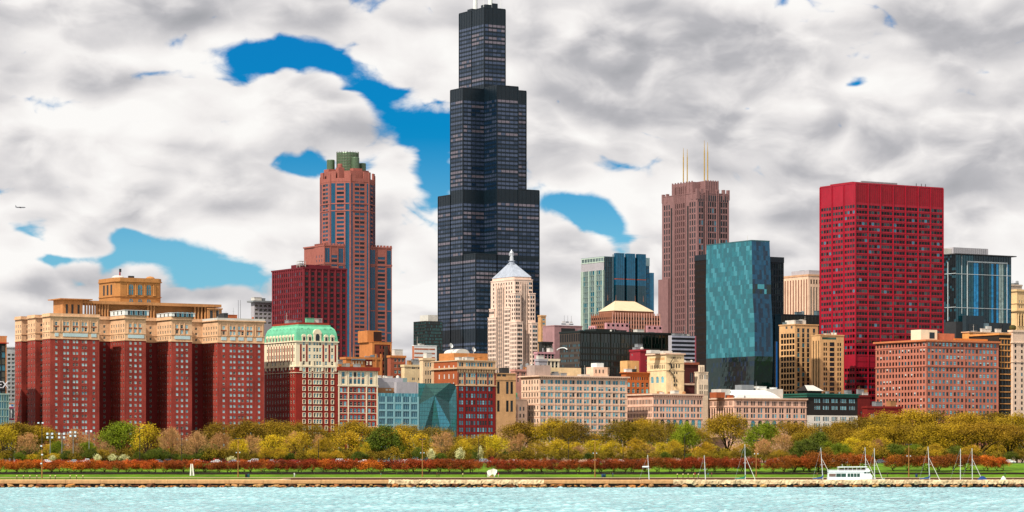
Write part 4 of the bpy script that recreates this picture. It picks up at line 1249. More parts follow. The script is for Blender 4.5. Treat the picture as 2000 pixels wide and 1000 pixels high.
def bay_narrow():
    b = Bd('narrow_bay_building', 'narrow dark building with orange stone bay windows right of the pink block', EM - 3, None, 1951.5, 1977, 651, d=30)
    E = b.E(); OR = W('bay_orange', (214, 150, 84)); b.core(ROOF_D)
    DK = W('bay_dark', (42, 36, 28))
    E.wallq(0, b.w, 651, None, DK, uv=True)
    b.S().wallq(-b.d, 0, 651, None, DK, uv=True)
    for i in range(16):
        py = 660 + i * 11.6
        E.pbx('bay_spandrel', 1952, 1977, py, py + 2.6 - i * .09, -.5, .1, OR)
        for px in (1955, 1961, 1967, 1973):
            E.pbx('bay_mullion', px - .4, px + .4, py + 2.5, py + 11.6, -.3, .1, OR if i < 5 else DK)
            b.add('window', (win_mb(1.4, 2.4, 'p', FRAME_D, G_DARK, True),) * 2, E.P(E.u(px + 3), b.z(py + 7), -.05), 0)
    b.pslab('cornice', 650.5, 654, .7, OR)
    b.done()
    c = Bd('pale_corner_tower', 'pale pinkish stone tower cut off by the right edge of the picture', EM - 1, None, 1978, 2060, 645, d=4)
    PS = W('pale_pink_stone', (236, 202, 176)); c.core(PS)
    c.E().punch(1978, 2060, 645, None, [1983.5, 1996, 2008, 2020, 2032, 2044, 2054], (675, 675 + 11.2 * 16, 17), 3.4, 6.6, PS, frame=FRAME_D, glz=GL_DARK)
    c.S().wallq(-c.d, 0, 645, None, PS, uv=True)
    c.pslab('cornice', 644.5, 648, .5, PS); c.pslab('string_course', 668, 670, .6, PS); c.pslab('string_course', 706, 707.5, .4, PS)
    mm = MB(); mm.lathe([(1.6, 0), (2.4, 1.4), (2.2, 2.8), (1.0, 3.6)], mat('topiary_leaf', (74, 70, 20), var=.5), 10); mm.build('roof_shrub', c.root).location = (c.E().u(1984), 3, c.h)
    c.done()
bay_narrow()

# ================================================================== towers and blocks behind the street wall
def bundled_tower():
    b = Bd('bundled_tube_skyscraper', 'tallest black skyscraper of stepped square tubes at the centre', -2363, 858.5, 929, 1057.5, 2, cat='skyscraper')
    T = (b.w + b.d) / 6
    hs = {(0, 0): b.z(496), (0, 1): b.z(167), (0, 2): b.z(374), (1, 0): b.z(164), (1, 1): b.z(5), (1, 2): b.z(5), (2, 0): b.z(366), (2, 1): b.z(164), (2, 2): b.z(496)}
    fh = 8.1 / F * b.Y
    GW = [(glass('tower_glass_rose', (128, 118, 128), metal=.5, rough=.12), 2.5), (glass('tower_glass_grey', (72, 86, 112), metal=.5, rough=.1), 4), (glass('tower_glass_blue', (24, 50, 78), metal=.4, rough=.08), 4)]  # pink and blue of reflected clouds put into the glass tints
    mech = [(b.z(670), b.z(640)), (b.z(388), b.z(364)), (b.z(186), b.z(160)), (b.z(33), b.z(5)), (b.z(508), b.z(494))]
    def bands(face, u0, z0, z1, dark):
        z = math.ceil(z0 / fh) * fh
        for i in range(6):
            uc = u0 + T * i / 5
            face.bx('column', uc - (.5 if i in (0, 5) else .14), uc + (.5 if i in (0, 5) else .14), -.3 if i in (0, 5) else -.12, .3, z0, z1, BLACKM)
        while z + fh <= z1 + .1:
            zc = z + fh / 2
            if not any(a < zc < c for a, c in mech):
                g = pick(GW if not dark else [(GW[2][0], 3), (GW[1][0], 1)])  # dark: dimmer reflection on a face, put into its glass colour
                for k in range(5):
                    m = quad_mb(T / 5 - .5, fh * .56, pick([(g, 3), (pick(GW)[0] if False else GW[1][0], 1)]))
                    b.add('window', (m, m), face.P(u0 + T * (k + .5) / 5, zc, -.04), face.rz, (math.radians(random.gauss(0, .25)), math.radians(random.gauss(0, .25))))
            z += fh
    b.cap['window'] = 300
    for (i, j), h in hs.items():
        x0, y0 = i * T, j * T
        b.box('tube', x0 + .02, x0 + T - .02, y0 + .02, y0 + T - .02, 0, h, BLACKM)
        b.box('tube_roof', x0 - .2, x0 + T + .2, y0 - .2, y0 + T + .2, h, h + .8, BLACKM)
        lo = hs.get((i, j - 1), 0.0)
        if lo < h: bands(Face(b, x0, y0, 1, 0), 0, lo, h, i + j >= 1 and lo > 0 and (i, j) == (1, 1) and False)
        lo = hs.get((i - 1, j), 0.0)
        if lo < h: bands(Face(b, x0, y0 + T, 0, -1), 0, lo, h, (i, j) in ((1, 0), (2, 0)))
    zt = hs[(1, 1)]
    for (dx, dy, w, h) in ((3, 3, 7, 4), (12, 5, 6, 6), (4, 30, 8, 3.5), (14, 28, 5, 5)): b.box('roof_plant', T + dx, T + dx + w, T + dy, T + dy + 8, zt, zt + h, BLACKM)
    for dy in (8, 36):
        m = MB(); m.tube((0, 0, 0), (0, 0, 30), 2.2, 2.0, WHITEP, 12); m.tube((0, 0, 30), (0, 0, 75), 1.2, .4, WHITEP, 10); m.build('broadcast_mast', b.root).location = (T * 1.5, T + dy, zt)
    for dx in (1, 20):
        m = MB(); m.tube((0, 0, 0), (0, 0, 9), .2, .15, WHITEP, 5); m.build('antenna', b.root).location = (T + dx, T + 3, zt)
    b.done()
bundled_tower()

def octagon_tower():
    b = Bd('pink_granite_octagon_tower', 'pink granite tower with octagonal shaft and green glass drum crown', -2340, 614, 633, 765, 479, cat='skyscraper')
    E, S = b.E(), b.S()
    G1 = glass('postmodern_blue', (24, 78, 104), metal=.3, rough=.12, spec=.5); G2 = glass('postmodern_dark', (12, 30, 40), metal=.2, spec=.4)
    GL = [(G1, 4), (G2, 2)]
    RG = RO = W('rose_granite', (158, 92, 80))
    b.d = 40.0
    b.core(RG)
    px = 8.3; fl = spread((500, 500 + 8.3 * 44, 45), 0, 0)
    # vertical glass ribs and punched columns across the slab
    E.punch(633, 765, 479, None, [687, 697, 738.5, 749][:0] + [652.5, 698, 745], fl, 14, 5.2, RG, style='p', frame=RG, glz=[(G2, 3), (G1, 3)])
    for c in (637, 641.5, 663.5, 668, 681.5, 686, 709.5, 714, 726, 730.5, 758, 762):
        E.pbx('glass_rib', c - 1.9, c + 1.9, 484, None, -.12, .1, G1)
    for py in (516, 560, 603, 646, 690):
        for c in (639.3, 665.8, 683.8, 711.8, 728.3, 760): E.pbx('rib_band', c - 4.6, c + 4.6, py, py + 2, -.2, .1, RG)
    for c in (633.8, 646, 659.5, 672, 676, 691, 705, 718, 722, 735, 754, 764.3): E.pbx('granite_pier', c - .7, c + .7, 480, None, -.3, .1, RG)
    b.pslab('granite_band', 512, 515.5, .4, RG)
    S.punch(614, 633, 479, None, [618.5, 623.5, 628.5], fl, 1.5, 5, RO, glz=GL, frame=RO)
    b.slab('cornice', b.h - .6, b.h + .6, .35, RG)
    for c in spread((634, 764, 22), 0, 0): E.pbx('battlement', c - 1.2, c + 1.2, 474.5, 479, -.2, 2.0, RG)
    for c in spread((615, 632, 6), 0, 0): S.pbx('battlement', c - .5, c + .5, 474.5, 479, -.2, 2.0, RO)
    # projecting centre bay
    # octagonal shaft
    sc = b.Y / F
    # octagon in building coordinates: faces south, south-east, east, north-east
    cxp = 679.0; half = (729.5 - 628.5) / 2 * sc
    # centre behind the east face
    cy = half * .92 - 2.0
    cx = Face(b, 0, cy, 1, 0).u(cxp)
    R = half / math.cos(math.pi / 8) * .985
    ring = [(cx + R * math.cos(math.pi / 8 + i * math.pi / 4), cy + R * math.sin(math.pi / 8 + i * math.pi / 4)) for i in range(8)]
    z0, z1 = b.z(515), b.z(352)
    m = MB(); m.prism([(cx + (p[0] - cx) * .985, cy + (p[1] - cy) * .985) for p in ring], 0, z1, RG); m.build('shaft_core', b.root)
    rows = spread((343 + 8.3, 515, 20), 0, 0)
    zr = [b.z(p) for p in spread((352, 510, 20), 0, 0)]
    for i in range(8):
        p0, p1 = ring[i], ring[(i + 1) % 8]
        mx, my = (p0[0] + p1[0]) / 2 - cx, (p0[1] + p1[1]) / 2 - cy
        if my > R * .4 or mx > R * .8: continue
        L = math.hypot(p1[0] - p0[0], p1[1] - p0[1]); ux, uy = (p1[0] - p0[0]) / L, (p1[1] - p0[1]) / L
        f = Face(b, p0[0], p0[1], ux, uy)
        mt = RO if mx < -R * .3 else RG
        wide = [L * .36, L * .64] if i % 2 else [L * .5]
        b.cap['window'] = 300
        f.punch(0, L, 352, None, wide, spread((358, 358 + 8.2 * 60, 61), 0, 0), L * (.25 if i % 2 else .36), 4.8, mt, uv=True, style='p', frame=mt, glz=GL)
        for q in ([.10, .2, .8, .9] if i % 2 == 0 else [.06, .94]):
            f.bx('glass_rib', L * q - .9, L * q + .9, -.2, .1, 0, b.z(355), G1)
        for py in (394, 408): f.bx('granite_band', 0, L, -.45, .1, b.z(py + 2), b.z(py), mt)
        f.bx('granite_pier', -.6, .6, -.5, .3, 0, b.z(340 if i % 2 else 334), mt); f.bx('granite_pier', L - .6, L + .6, -.5, .3, 0, b.z(336), mt)
        # crown parapets
        f.bx('crown_parapet', L * .0, L * .28, -.2, 1.2, z1, b.z(332), mt); f.bx('crown_parapet', L * .72, L, -.2, 1.2, z1, b.z(332), mt); f.bx('crown_parapet', L * .28, L * .72, -.1, .8, z1, b.z(345), mt)
    # crown: stepped octagon, drum and four turrets
    r2 = [(cx + (p[0] - cx) * .84, cy + (p[1] - cy) * .84) for p in ring]
    m = MB(); m.prism(r2, z1, b.z(330), RO); m.build('crown_step', b.root)
    DR = mat('drum_green_glass', (86, 108, 80), rough=.35, var=.15, metal=.3, spec=.6)
    rd = 21.6 * sc
    m = MB(); m.lathe([(rd, 0), (rd, b.z(293) - b.z(332)), (rd * .97, b.z(291) - b.z(332))], DR, 40); m.build('glass_drum', b.root).location = (cx, cy, b.z(332))
    for q in range(7):
        m = MB(); m.lathe([(rd + .12, 0), (rd + .2, .25), (rd + .12, .5)], mat('drum_rib', (96, 104, 82), rough=.5), 40); m.build('drum_ring', b.root).location = (cx, cy, b.z(330 - q * 5.4))
    for q in range(24):
        a = 2 * math.pi * q / 24; m = MB(); m.box(-.15, .15, -.15, .15, 0, b.z(289) - b.z(332), MATS['drum_rib']); m.build('drum_fin', b.root).location = (cx + rd * 1.01 * math.cos(a), cy + rd * 1.01 * math.sin(a), b.z(332))
    for (px_, dd, tp) in ((646, 8, 306), (694, -rd * 1.15, 303), (707, 4, 310), (664, -rd * 1.25, 318)):
        fx = Face(b, 0, cy + dd, 1, 0); xx = fx.u(px_); rt = (8 if px_ != 664 else 5) * sc
        m = MB(); m.lathe([(rt, 0), (rt, b.z(tp) - z1), (rt * .9, b.z(tp) - z1 + .6)], DR if px_ != 664 else RO, 18); m.build('crown_turret', b.root).location = (xx, cy + dd, z1)
        b.box('turret_base', xx - rt * 1.25, xx + rt * 1.25, cy + dd - rt * 1.25, cy + dd + rt * 1.25, z1, b.z(324), RG)
    b.done()
octagon_tower()

def maroon():
    b = Bd('maroon_office_slab', 'maroon stone office block in front of the octagonal pink tower', -1640, 531, 593, 677, 522)
    E, S = b.E(), b.S(); b.cap['window'] = 300
    MR = BRICK4; b.core(BRICK4)
    rows = (534, 534 + 10.3 * 28, 29)
    E.punch(593, 677, 522, None, [599, 611, 623.5, 636, 648.5, 660.5, 671.5], rows, 6.2, 6.4, BRICK4, frame=FRAME_D, glz=[(G_BLACK, 5), (G_DARK, 3)], style='v')
    S.punch(531, 593, 522, None, spread((535, 589.5, 14), 0, 0), rows, 2.2, 6.4, MR, frame=FRAME_D, glz=[(G_DARK, 2), (G_MID, 1), (G_BLACK, 2)])
    for c in (593.7, 605, 617.3, 629.7, 642, 654.5, 666.3, 676.4): E.pbx('pier', c - 1.0, c + 1.0, 524, None, -.35, .1, W('maroon_pier', (128, 38, 46)))
    PK = W('maroon_pier', (128, 38, 46))
    for c in spread((533, 591.5, 15), 0, 0): S.pbx('pier', c - .5, c + .5, 524, None, -.35, .1, PK)
    b.pslab('cornice', 521.5, 524.5, .4, BRICK4)
    x = E.u(600)
    b.box('roof_house', x, x + 22, 10, 22, b.h, b.h + 2.5, BRICK4)
    m = MB()
    for dx in (0, 4):
        for dy in (0, 4): m.tube((dx, dy, 0), (dx, dy, 4.5), .15, .15, ROOF_L, 4)
    for zz in (1.5, 3, 4.4): m.box(-.2, 4.2, -.2, 4.2, zz, zz + .2, ROOF_L)
    m.build('cooling_frame', b.root).location = (2, 9, b.h)
    b.done()
maroon()

simple('striped_modern_block', 'small modern grey and white block left of the maroon slab', -1700, None, 497, 531, 588, GREYC, 4, [597, 605, 613, 621, 630], 6, 4, d=5, glz=GL_BLK, cornice=.8, over=2.0, cmat=ROOF_G, clut=2)

def brown_cluster():
    OB = W('old_orange_brick', (196, 124, 66)); OD = W('old_red_brick', (124, 54, 34))
    b = Bd('old_brick_tower', 'old orange brick tower with a dark sign panel and rooftop tank house', -1560, 702, 727, 765, 668)
    E, S = b.E(), b.S(); b.core(OD)
    E.punch(727, 765, 668, None, spread((743, 762, 4), 0, 0), (678, 678 + 12 * 12, 13), 2.6, 6, OD, frame=FRAME_D, glz=GL_DARK)
    S.wallq(-b.d, 0, 668, None, OB, uv=True)
    E.pbx('light_panel', 727.3, 764.8, 668.5, 672.5, -.2, .1, OB); E.pbx('pier', 727.3, 731, 672, None, -.3, .1, OB); E.pbx('pier', 762, 764.7, 672, None, -.3, .1, OB)
    E.pbx('chimney', 750, 755, 676, None, -1.6, -.1, FRAME_B)
    b.box('tank_house', E.u(721) + 1, E.u(749) + 1, 4, 16, b.h, b.z(645), OB)
    b.box('sign_panel', E.u(733) + 1, E.u(748.5) + 1, 3.8, 4.0, b.z(666), b.z(647), mat('sign_dark', (48, 22, 12), var=.4))
    b.pslab('cornice', 667.6, 668.6, .3, OB)
    b.done()
    simple('brown_brick_annexe', 'brown brick annexe with grouped windows right of the old brick tower', -1545, None, 763, 792, 695, W('brown_brick', (158, 84, 60)), [772.5, 780, 787], (703, 703 + 11.5 * 10, 11), 5, 6.5, d=4, glz=[(G_DARK, 3), (G_MID, 2)], cmat=OB, clut=2)
    c = simple('ochre_party_wall_building', 'ochre brick building with blank side and small huts on its roof', -1530, None, 676, 746, 698, OB, [681, 684], (712, 712 + 12 * 8, 9), 2.2, 5, d=7, clut=0, done=False)
    CE = c.E()
    for px in (744, 734): CE.pbx('pilaster', px - 1.5, px + 1.5, 690, None, -.5, .2, OB)
    for px in (690, 695.5, 701, 707): CE.pbx('roof_window', px - 1, px + 1, 705, 711, -.08, .1, CREAM)
    CE.pbx('dark_bay', 713, 727, 702, 715, -.1, .1, BRICK2); CE.pbx('bay_window', 715, 718.5, 705, 712, -.2, .1, CREAM); CE.pbx('bay_window', 722, 725.5, 705, 712, -.2, .1, CREAM)
    c.box('green_canopy', CE.u(686), CE.u(712), -1, 4, c.z(703), c.z(700.5), STEELB)
    c.clutter(6, 13, [ROOF_G, STEELB, OB], z=c.h, hmax=2.5)
    c.done()
    d = simple('tan_back_building', 'low ochre building with vents peeping over the white topped brick block', -1500, None, 662, 700, 712, OB, 3, [722], 3, 5, d=22, clut=5)
brown_cluster()

def mid_left():
    GG = glass('grid_green', (58, 112, 112), metal=.45, rough=.12); GG2 = glass('grid_dark', (22, 48, 50), metal=.3)
    b = Bd('gridded_glass_block', 'dark green gridded glass block left of the black skyscraper', -2150, 808, 830, 864, 628)
    b.core(ROOF_D, rec=.5)
    b.S().curtain(808, 830, 628, None, 14, 44, [(GG, 3), (GG2, 2)], mul=(.3, .12, FRAME_D), span=(.7, .1, FRAME_D), cap=0)
    b.E().curtain(830, 864, 628, None, 14, 44, [(GG, 3), (GG2, 2)], mul=(.3, .12, FRAME_D), span=(.7, .1, FRAME_D), cap=0)
    b.box('roof_house', b.E().u(843) , b.E().u(862), 6, 20, b.h, b.z(614), ROOF_L)
    b.slab('roof_edge', b.h - .2, b.h + .5, .1, FRAME_D); b.done()
    RW = W('rust_strip', (184, 110, 76))
    s = Bd('white_banded_block', 'white block with rust coloured window bands below the gridded glass block', -1900, 805, 809, 853, 675)
    s.core(WHITEP)
    s.E().wallq(809, 853, 675, None, WHITEP); s.S().wallq(805, 809, 675, None, RW)
    for i in range(7): s.E().pbx('window_band', 809.4, 849.5, 680 + i * 8.2, 683 + i * 8.2, -.06, .1, RW)
    s.slab('roof_edge', s.h - .2, s.h + .4, .15, WHITEP); s.clutter(3, 4, [ROOF_L], z=s.h, hmax=2); s.done()
    t = simple('cream_stepped_building', 'cream building with small dark windows between the grey block and red loft', -1540, None, 790, 846, 713, W('cream_brick', (236, 206, 160)), [806, 809, 818], [718, 740, 752], 2.4, 5, d=4, clut=4)
    simple('pale_side_building', 'pale stone building with triple window columns behind the red loft', -1520, None, 826, 850, 700, W('pale_side', (232, 200, 158)), [832, 836.5, 841], [712, 728, 744], 2.6, 8, d=4, clut=3)
mid_left()

def pyramid_tower():
    b = Bd('pyramid_roof_tower', 'cream limestone stepped tower with pyramid roof and statue on top', -2090, 953, 1009, 1050, 615, cat='skyscraper')
    E, S = b.E(), b.S(); ST = W('board_limestone', (238, 204, 184)); SE_ = ST
    b.cap['window'] = 300
    sp = 8.4
    def tier(x0, x1, y0, y1, top, bot, ce, cs, cw=1.6, deep=None):
        """one setback block with window columns on its two visible faces"""
        b.core(ST, ztop=b.z(top) - .05, x0=x0 + .6, x1=x1, y0=y0 + .6, y1=y1, z0=0 if bot is None else b.z(bot) - 2)
        n = int(((bot or 800) - top - 6) / sp)
        rows = [top + 7 + sp * i for i in range(max(1, n))]
        fe = Face(b, x0, y0, 1, 0); L = x1 - x0
        fe.punch(0, L, top, bot, [L * c for c in ce], rows, cw, 5.0, ST, uv=True, frame=FRAME_D, glz=GL_DARK, rec=.25)
        fs = Face(b, x0, y1, 0, -1); L2 = y1 - y0
        fs.punch(0, L2, top, bot, [L2 * c for c in cs], rows, cw, 5.0, SE_, uv=True, frame=FRAME_D, glz=GL_BLK, rec=.25)
        b.box('coping', x0 - .25, x1 + .25, y0 - .25, y1 + .2, b.z(top) - .3, b.z(top) + .5, ST)
    w, d = b.w, b.d
    ev = lambda n, a=.12, c=.88: [a + (c - a) * i / (n - 1) for i in range(n)]
    # main shaft with corner setbacks
    tier(w * .07, w * .93, d * .12, d * .95, 545, None, [.1, .2, .36, .46, .56, .66, .84, .93], ev(8))
    tier(w * .00, w * .30, d * .00, d * .25, 629, None, [.25, .5, .75], ev(4)); tier(w * .72, w * 1.0, d * .0, d * .3, 630, None, [.3, .55, .8], ev(3))
    tier(w * .02, w * .28, d * .06, d * .25, 572, 629, [.3, .7], ev(3)); tier(w * .70, w * .98, d * .06, d * .3, 572, 630, [.3, .7], ev(3))
    tier(w * .0, w * .2, d * .72, d * 1.0, 617, None, [.5], ev(5)); tier(w * .02, w * .2, d * .8, d * .97, 600, 617, [.5], ev(4))
    tier(w * .0, w * .22, d * .22, d * .42, 600, None, [.5], ev(4))
    # vertical dark slots of the upper shaft
    fE = b.E(d * .12); fS = b.S(w * .07)
    for q in (.42, .5, .58): fE.bx('window_slot', w * q - .55, w * q + .55, -.12, .1, b.z(700), b.z(556), G_BLACK)
    for q in (.5, .57, .64, .71): fS.bx('window_slot', -d * q - .55, -d * q + .55, -.12, .1, b.z(730), b.z(560), G_BLACK)
    for q in (.38, .46, .54, .62): fE.bx('rib', w * q - .35, w * q + .35, -.7, .1, b.z(730), b.z(550), ST)
    for q in (.46, .535, .605, .675, .75): fS.bx('rib', -d * q - .35, -d * q + .35, -.7, .1, b.z(730), b.z(552), SE_)
    # pyramid roof, lantern and statue
    AL = W('aluminium_roof', (176, 184, 196), rough=.45, metal=.2, var=.22)
    x0, x1, y0, y1 = w * .10, w * .90, d * .15, d * .92
    cx, cy = (x0 + x1) / 2, (y0 + y1) / 2
    zb, zt = b.z(545) + .5, b.z(512)
    b.box('attic', x0, x1, y0, y1, zb - .5, b.z(539), ST)
    m = MB(); k = .11
    m.prism([(x0 - .3, y0 - .3), (x1 + .3, y0 - .3), (x1 + .3, y1 + .3), (x0 - .3, y1 + .3)], b.z(539), zt, AL, ring1=[(cx - 2.6, cy - 2.6), (cx + 2.6, cy - 2.6), (cx + 2.6, cy + 2.6), (cx - 2.6, cy + 2.6)])
    m.build('pyramid_roof', b.root)
    m = MB(); m.lathe([(3.2, 0), (3.2, .8), (2.2, 1.2), (2.2, 2.4), (3.0, 2.6), (3.0, 3.0), (1.2, 3.2)], AL, 14); m.build('lantern', b.root).location = (cx, cy, zt)
    m = MB(); hz = b.z(483) - zt - 3
    m.lathe([(1.7, 0), (1.6, hz * .2), (1.35, hz * .45), (1.5, hz * .62), (1.7, hz * .74), (1.5, hz * .8), (.6, hz * .84), (.75, hz * .9), (.55, hz * .97), (.1, hz)], mat('statue_metal', (206, 210, 214), rough=.35, metal=.3, var=.1), 12)
    m.box(-2.2, -1.3, -.5, .5, hz * .45, hz * .72, MATS['statue_metal']); m.box(1.3, 2.0, -.5, .5, hz * .45, hz * .7, MATS['statue_metal'])
    m.build('statue', b.root).location = (cx, cy, zt + 3)
    b.done()
pyramid_tower()

def centre_blocks():
    # blue glass building with fins
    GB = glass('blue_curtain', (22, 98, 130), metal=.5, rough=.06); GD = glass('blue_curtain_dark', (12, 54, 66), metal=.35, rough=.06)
    FL = mat('pale_green_fin', (188, 206, 190), var=.1, rough=.4); GS = glass('silver_curtain', (138, 160, 160), metal=.5, rough=.12)
    b = Bd('blue_fin_glass_tower', 'blue glass office tower with three projecting bays and white side fins', -2250, 1135, 1180, 1268, 501)
    E, S = b.E(), b.S(); b.core(ROOF_D, rec=.6)
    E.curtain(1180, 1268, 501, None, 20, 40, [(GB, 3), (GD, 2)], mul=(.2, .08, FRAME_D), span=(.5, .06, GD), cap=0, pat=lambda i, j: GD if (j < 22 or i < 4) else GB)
    S.curtain(1135, 1180, 527, None, 12, 36, [(GS, 4), (G_MID, 2)], mul=(.15, .05, FL), span=(1.3, .08, mat('side_spandrel', (116, 134, 128), rough=.4)), cap=0)
    S.wallq(1135, 1180, 512, 527, GREYC, part='wall'); 
    for c in (1136.5, 1139, 1151, 1163.5, 1178): S.pbx('side_fin', c - .6, c + .6, 527, None, -.9, .2, FL)
    for c in spread((1136, 1179, 9), 0, 0): S.pbx('crown_post', c - .4, c + .4, 501, 512, -.1, .3, FL)
    S.pbx('crown_rail', 1135.2, 1180, 501, 503, -.15, .3, FL); S.pbx('crown_rail', 1135.2, 1180, 509.5, 511.5, -.15, .3, FL); S.pbx('crown_glass', 1135.4, 1179.6, 503, 509.5, .1, .3, GS)
    RB = mat('rust_bar', (150, 70, 34))
    for (p0, p1) in ((1199.5, 1216), (1221, 1237), (1242.3, 1258)):
        E.pbx('glass_bay', p0, p1, 493.5, 543, -3.0, .5, GB); E.pbx('rust_band', p0, p1, 543, 545, -3.05, .5, RB); E.pbx('glass_bay', p0, p1, 545, 556, -3.0, .5, GB); E.pbx('glass_bay', p0, p1, 556, None, -3.0, .5, GD)
        for q in range(1, 4): E.pbx('bay_mullion', p0 + (p1 - p0) * q / 4 - .15, p0 + (p1 - p0) * q / 4 + .15, 494, None, -3.15, -2.9, GD)
    for c in (1218.5, 1239.6, 1260.5, 1197): E.pbx('fin', c - .5, c + .5, 496, None, -.6, .2, STEELB)
    E.pbx('glass_shoulder', 1268, 1277.5, 529, None, .2, 12, GB); E.pbx('glass_corner', 1259, 1267.8, 500, 516, -1, 8, GS)
    b.slab('roof_edge', b.h - .3, b.h + .3, .1, STEELB); b.done()
    # buff hipped roof building
    g = Bd('hip_roof_building', 'brown ribbed building with a buff hipped metal roof', -1900, 1155, 1196, 1289, 614)
    E, S = g.E(), g.S(); BW = W('brown_stone', (150, 98, 74)); PK = W('pink_base', (200, 146, 150))
    g.core(BW)
    rows = (620, 650, 5)
    E.punch(1196, 1289, 614, None, 18, (621, 700, 11), 3.6, 4.6, BW, frame=FRAME_B, glz=GL_DARK, style='p'); S.punch(1155, 1196, 614, None, 10, (621, 700, 11), 2.6, 4.6, BW, frame=FRAME_B, glz=GL_DARK, style='p')
    for c in spread((1196.6, 1288.5, 19), 0, 0): E.pbx('rib', c - .55, c + .55, 610, None, -.5, .1, W('rib_pale', (206, 156, 138)))
    for c in spread((1155.5, 1195.5, 11), 0, 0): S.pbx('rib', c - .4, c + .4, 611, None, -.5, .1, BW)
    i = 6.0
    x0, x1, y0, y1 = i * .5, E.u(1280), 2.0, g.d - i
    zb = g.z(606); g.box('attic', x0, x1, y0, y1, g.h - .2, zb, BW)
    m = MB(); o = 11.0; zt = g.z(585)
    m.prism([(x0 - .4, y0 - .4), (x1 + .4, y0 - .4), (x1 + .4, y1 + .4), (x0 - .4, y1 + .4)], zb, zt, GOLD, ring1=[(x0 + o * .75, y0 + o), (x1 - o, y0 + o), (x1 - o, y1 - o), (x0 + o * .75, y1 - o)])
    m.build('hip_roof', g.root)
    for px in (1187, 1203, 1240.5, 1256.5):
        m = MB(); m.tube((0, 0, 0), (0, 0, 4.5), .22, .1, BW, 5); m.build('finial', g.root).location = (Face(g, 0, 14, 1, 0).u(px), 14, zt)
    for (a, c, t, bt) in ((1181, 1225, 631, 644), (1261, 1290, 634, 646)):
        E.pbx('pink_base', a, c, t, None, -2.5, .2, PK)
        for q in spread((a + 4, c - 4, 5 if c - a > 35 else 3), 0, 0): E.pbx('base_window', q - 1.9, q + 1.9, t + 2.5, t + 6.5, -2.6, -2.4, G_BLACK)
    S.pbx('pink_base', 1153.5, 1166, 634, None, -2.0, .2, PK)
    for q in (1156, 1159.5, 1163): S.pbx('base_window', q - .8, q + .8, 637, 641, -2.1, -1.9, G_BLACK)
    g.done()
    # black slab
    k = Bd('black_office_slab', 'wide low black steel office slab with green tinted glass', -1640, 1093, 1133, 1313, 647)
    E, S = k.E(), k.S(); k.core(BLACKG, rec=.5)
    G_ = glass('slab_glass', (8, 26, 20), metal=.2, rough=.1); G2_ = glass('slab_glass_b', (14, 44, 40), metal=.25, rough=.1)
    LN = mat('slab_frame', (34, 34, 28), rough=.5)
    E.curtain(1133, 1313, 651, 668, 27, 1, [(G_, 1)], mul=(.16, .1, LN), cap=300)
    E.curtain(1133, 1313, 668, None, 36, 19, [(G_, 4), (G2_, 1)], mul=(.12, .1, BLACKG), span=(1.1, .15, LN), cap=300)
    for c in spread((1133.5, 1312.5, 10), 0, 0): E.pbx('column', c - .5, c + .5, 648, None, -.4, .2, LN)
    SB = W('slab_side_bronze', (72, 62, 54))
    S.punch(1093, 1133, 668, None, 16, spread((674, 850, 19), 0, 0), 1.3, 5.0, SB, frame=SB, glz=[(G_MID, 2), (G_DARK, 2)], style='p')
    S.punch(1093, 1133, 647, 668, 9, [659], 3.0, 15, SB, frame=BLACKG, glz=[(G_BLACK, 1)], style='p')
    k.slab('roof_edge', k.h - .8, k.h + .5, .3, BLACKG)
    k.box('roof_house', E.u(1180), E.u(1220), 10, 24, k.h, k.z(639.5), BLACKG); k.box('roof_house', E.u(1215), E.u(1240), 14, 24, k.h, k.h + 2.2, BLACKG)
    k.clutter(12, 33, [ROOF_L, ROOF_D, ROOF_G], z=k.h + .5, hmax=1.8)
    m = MB(); n = 9; pts = [(3.0 * math.cos(a), 3.0 * math.sin(a) * .7) for a in np.linspace(.35, math.pi - .35, n)]
    for i_ in range(n - 1): m.tube((pts[i_][0], 0, pts[i_][1]), (pts[i_ + 1][0], 0, pts[i_ + 1][1]), .35, .35, WHITEP, 6)
    lg = m.build('arc_logo', k.root); lg.location = S.P(S.u(1099), k.z(683.5), -.4); lg.rotation_euler = (0, 0, -math.pi / 2); lg.scale = (2.2, 1, 1)
    k.done()
    p = Bd('mauve_blank_tower', 'mauve concrete block with a dark louvred opening behind the black slab', -1780, 1060, 1083, 1137, 636)
    MV = W('mauve_concrete', (164, 124, 124)); p.core(MV)
    p.E().wallq(1083, 1137, 636, None, MV); p.S().wallq(1060, 1083, 636, None, MV)
    p.E().pbx('louvre', 1096, 1123, 640.5, 651, -.1, .1, FRAME_D)
    p.slab('roof_edge', p.h - .3, p.h + .4, .2, MV)
    m = MB()
    for r_ in range(3):
        for c_ in range(3): m.box(c_ * 3.2 - (r_ % 2), c_ * 3.2 + 2.4, r_ * 1.0, r_ * 1.0 + .8, r_ * 1.5, r_ * 1.5 + .7, ROOF_D if (r_ + c_) % 2 else ROOF_L)
    for c_ in range(3): m.tube((c_ * 3 + 1, 1, 3), (c_ * 3 + 1, 1, 8), .1, .07, ROOF_D, 4)
    m.build('antenna_array', p.root).location = (p.E().u(1113), 8, p.h)
    for py in (645, 658, 671): p.S().pbx('joint', 1060.5, 1082.8, py, py + .5, -.03, .1, MV)
    p.done()
    simple('slim_tan_blue_building', 'slim tan building with blue windows beside the black skyscraper', -2250, None, 1056.5, 1066, 616, TAN, [1062], [624, 632, 643, 651, 658], 5, 4, d=5, glz=[(G_MID, 1)], clut=0)
    simple('dark_glazed_box', 'dark glazed box in front of the mauve concrete block', -1720, None, 1058, 1079, 668, W('dark_bronze', (44, 44, 40)), 3, [675, 684, 693], 5, 5, d=4, glz=GL_BLK, clut=0)
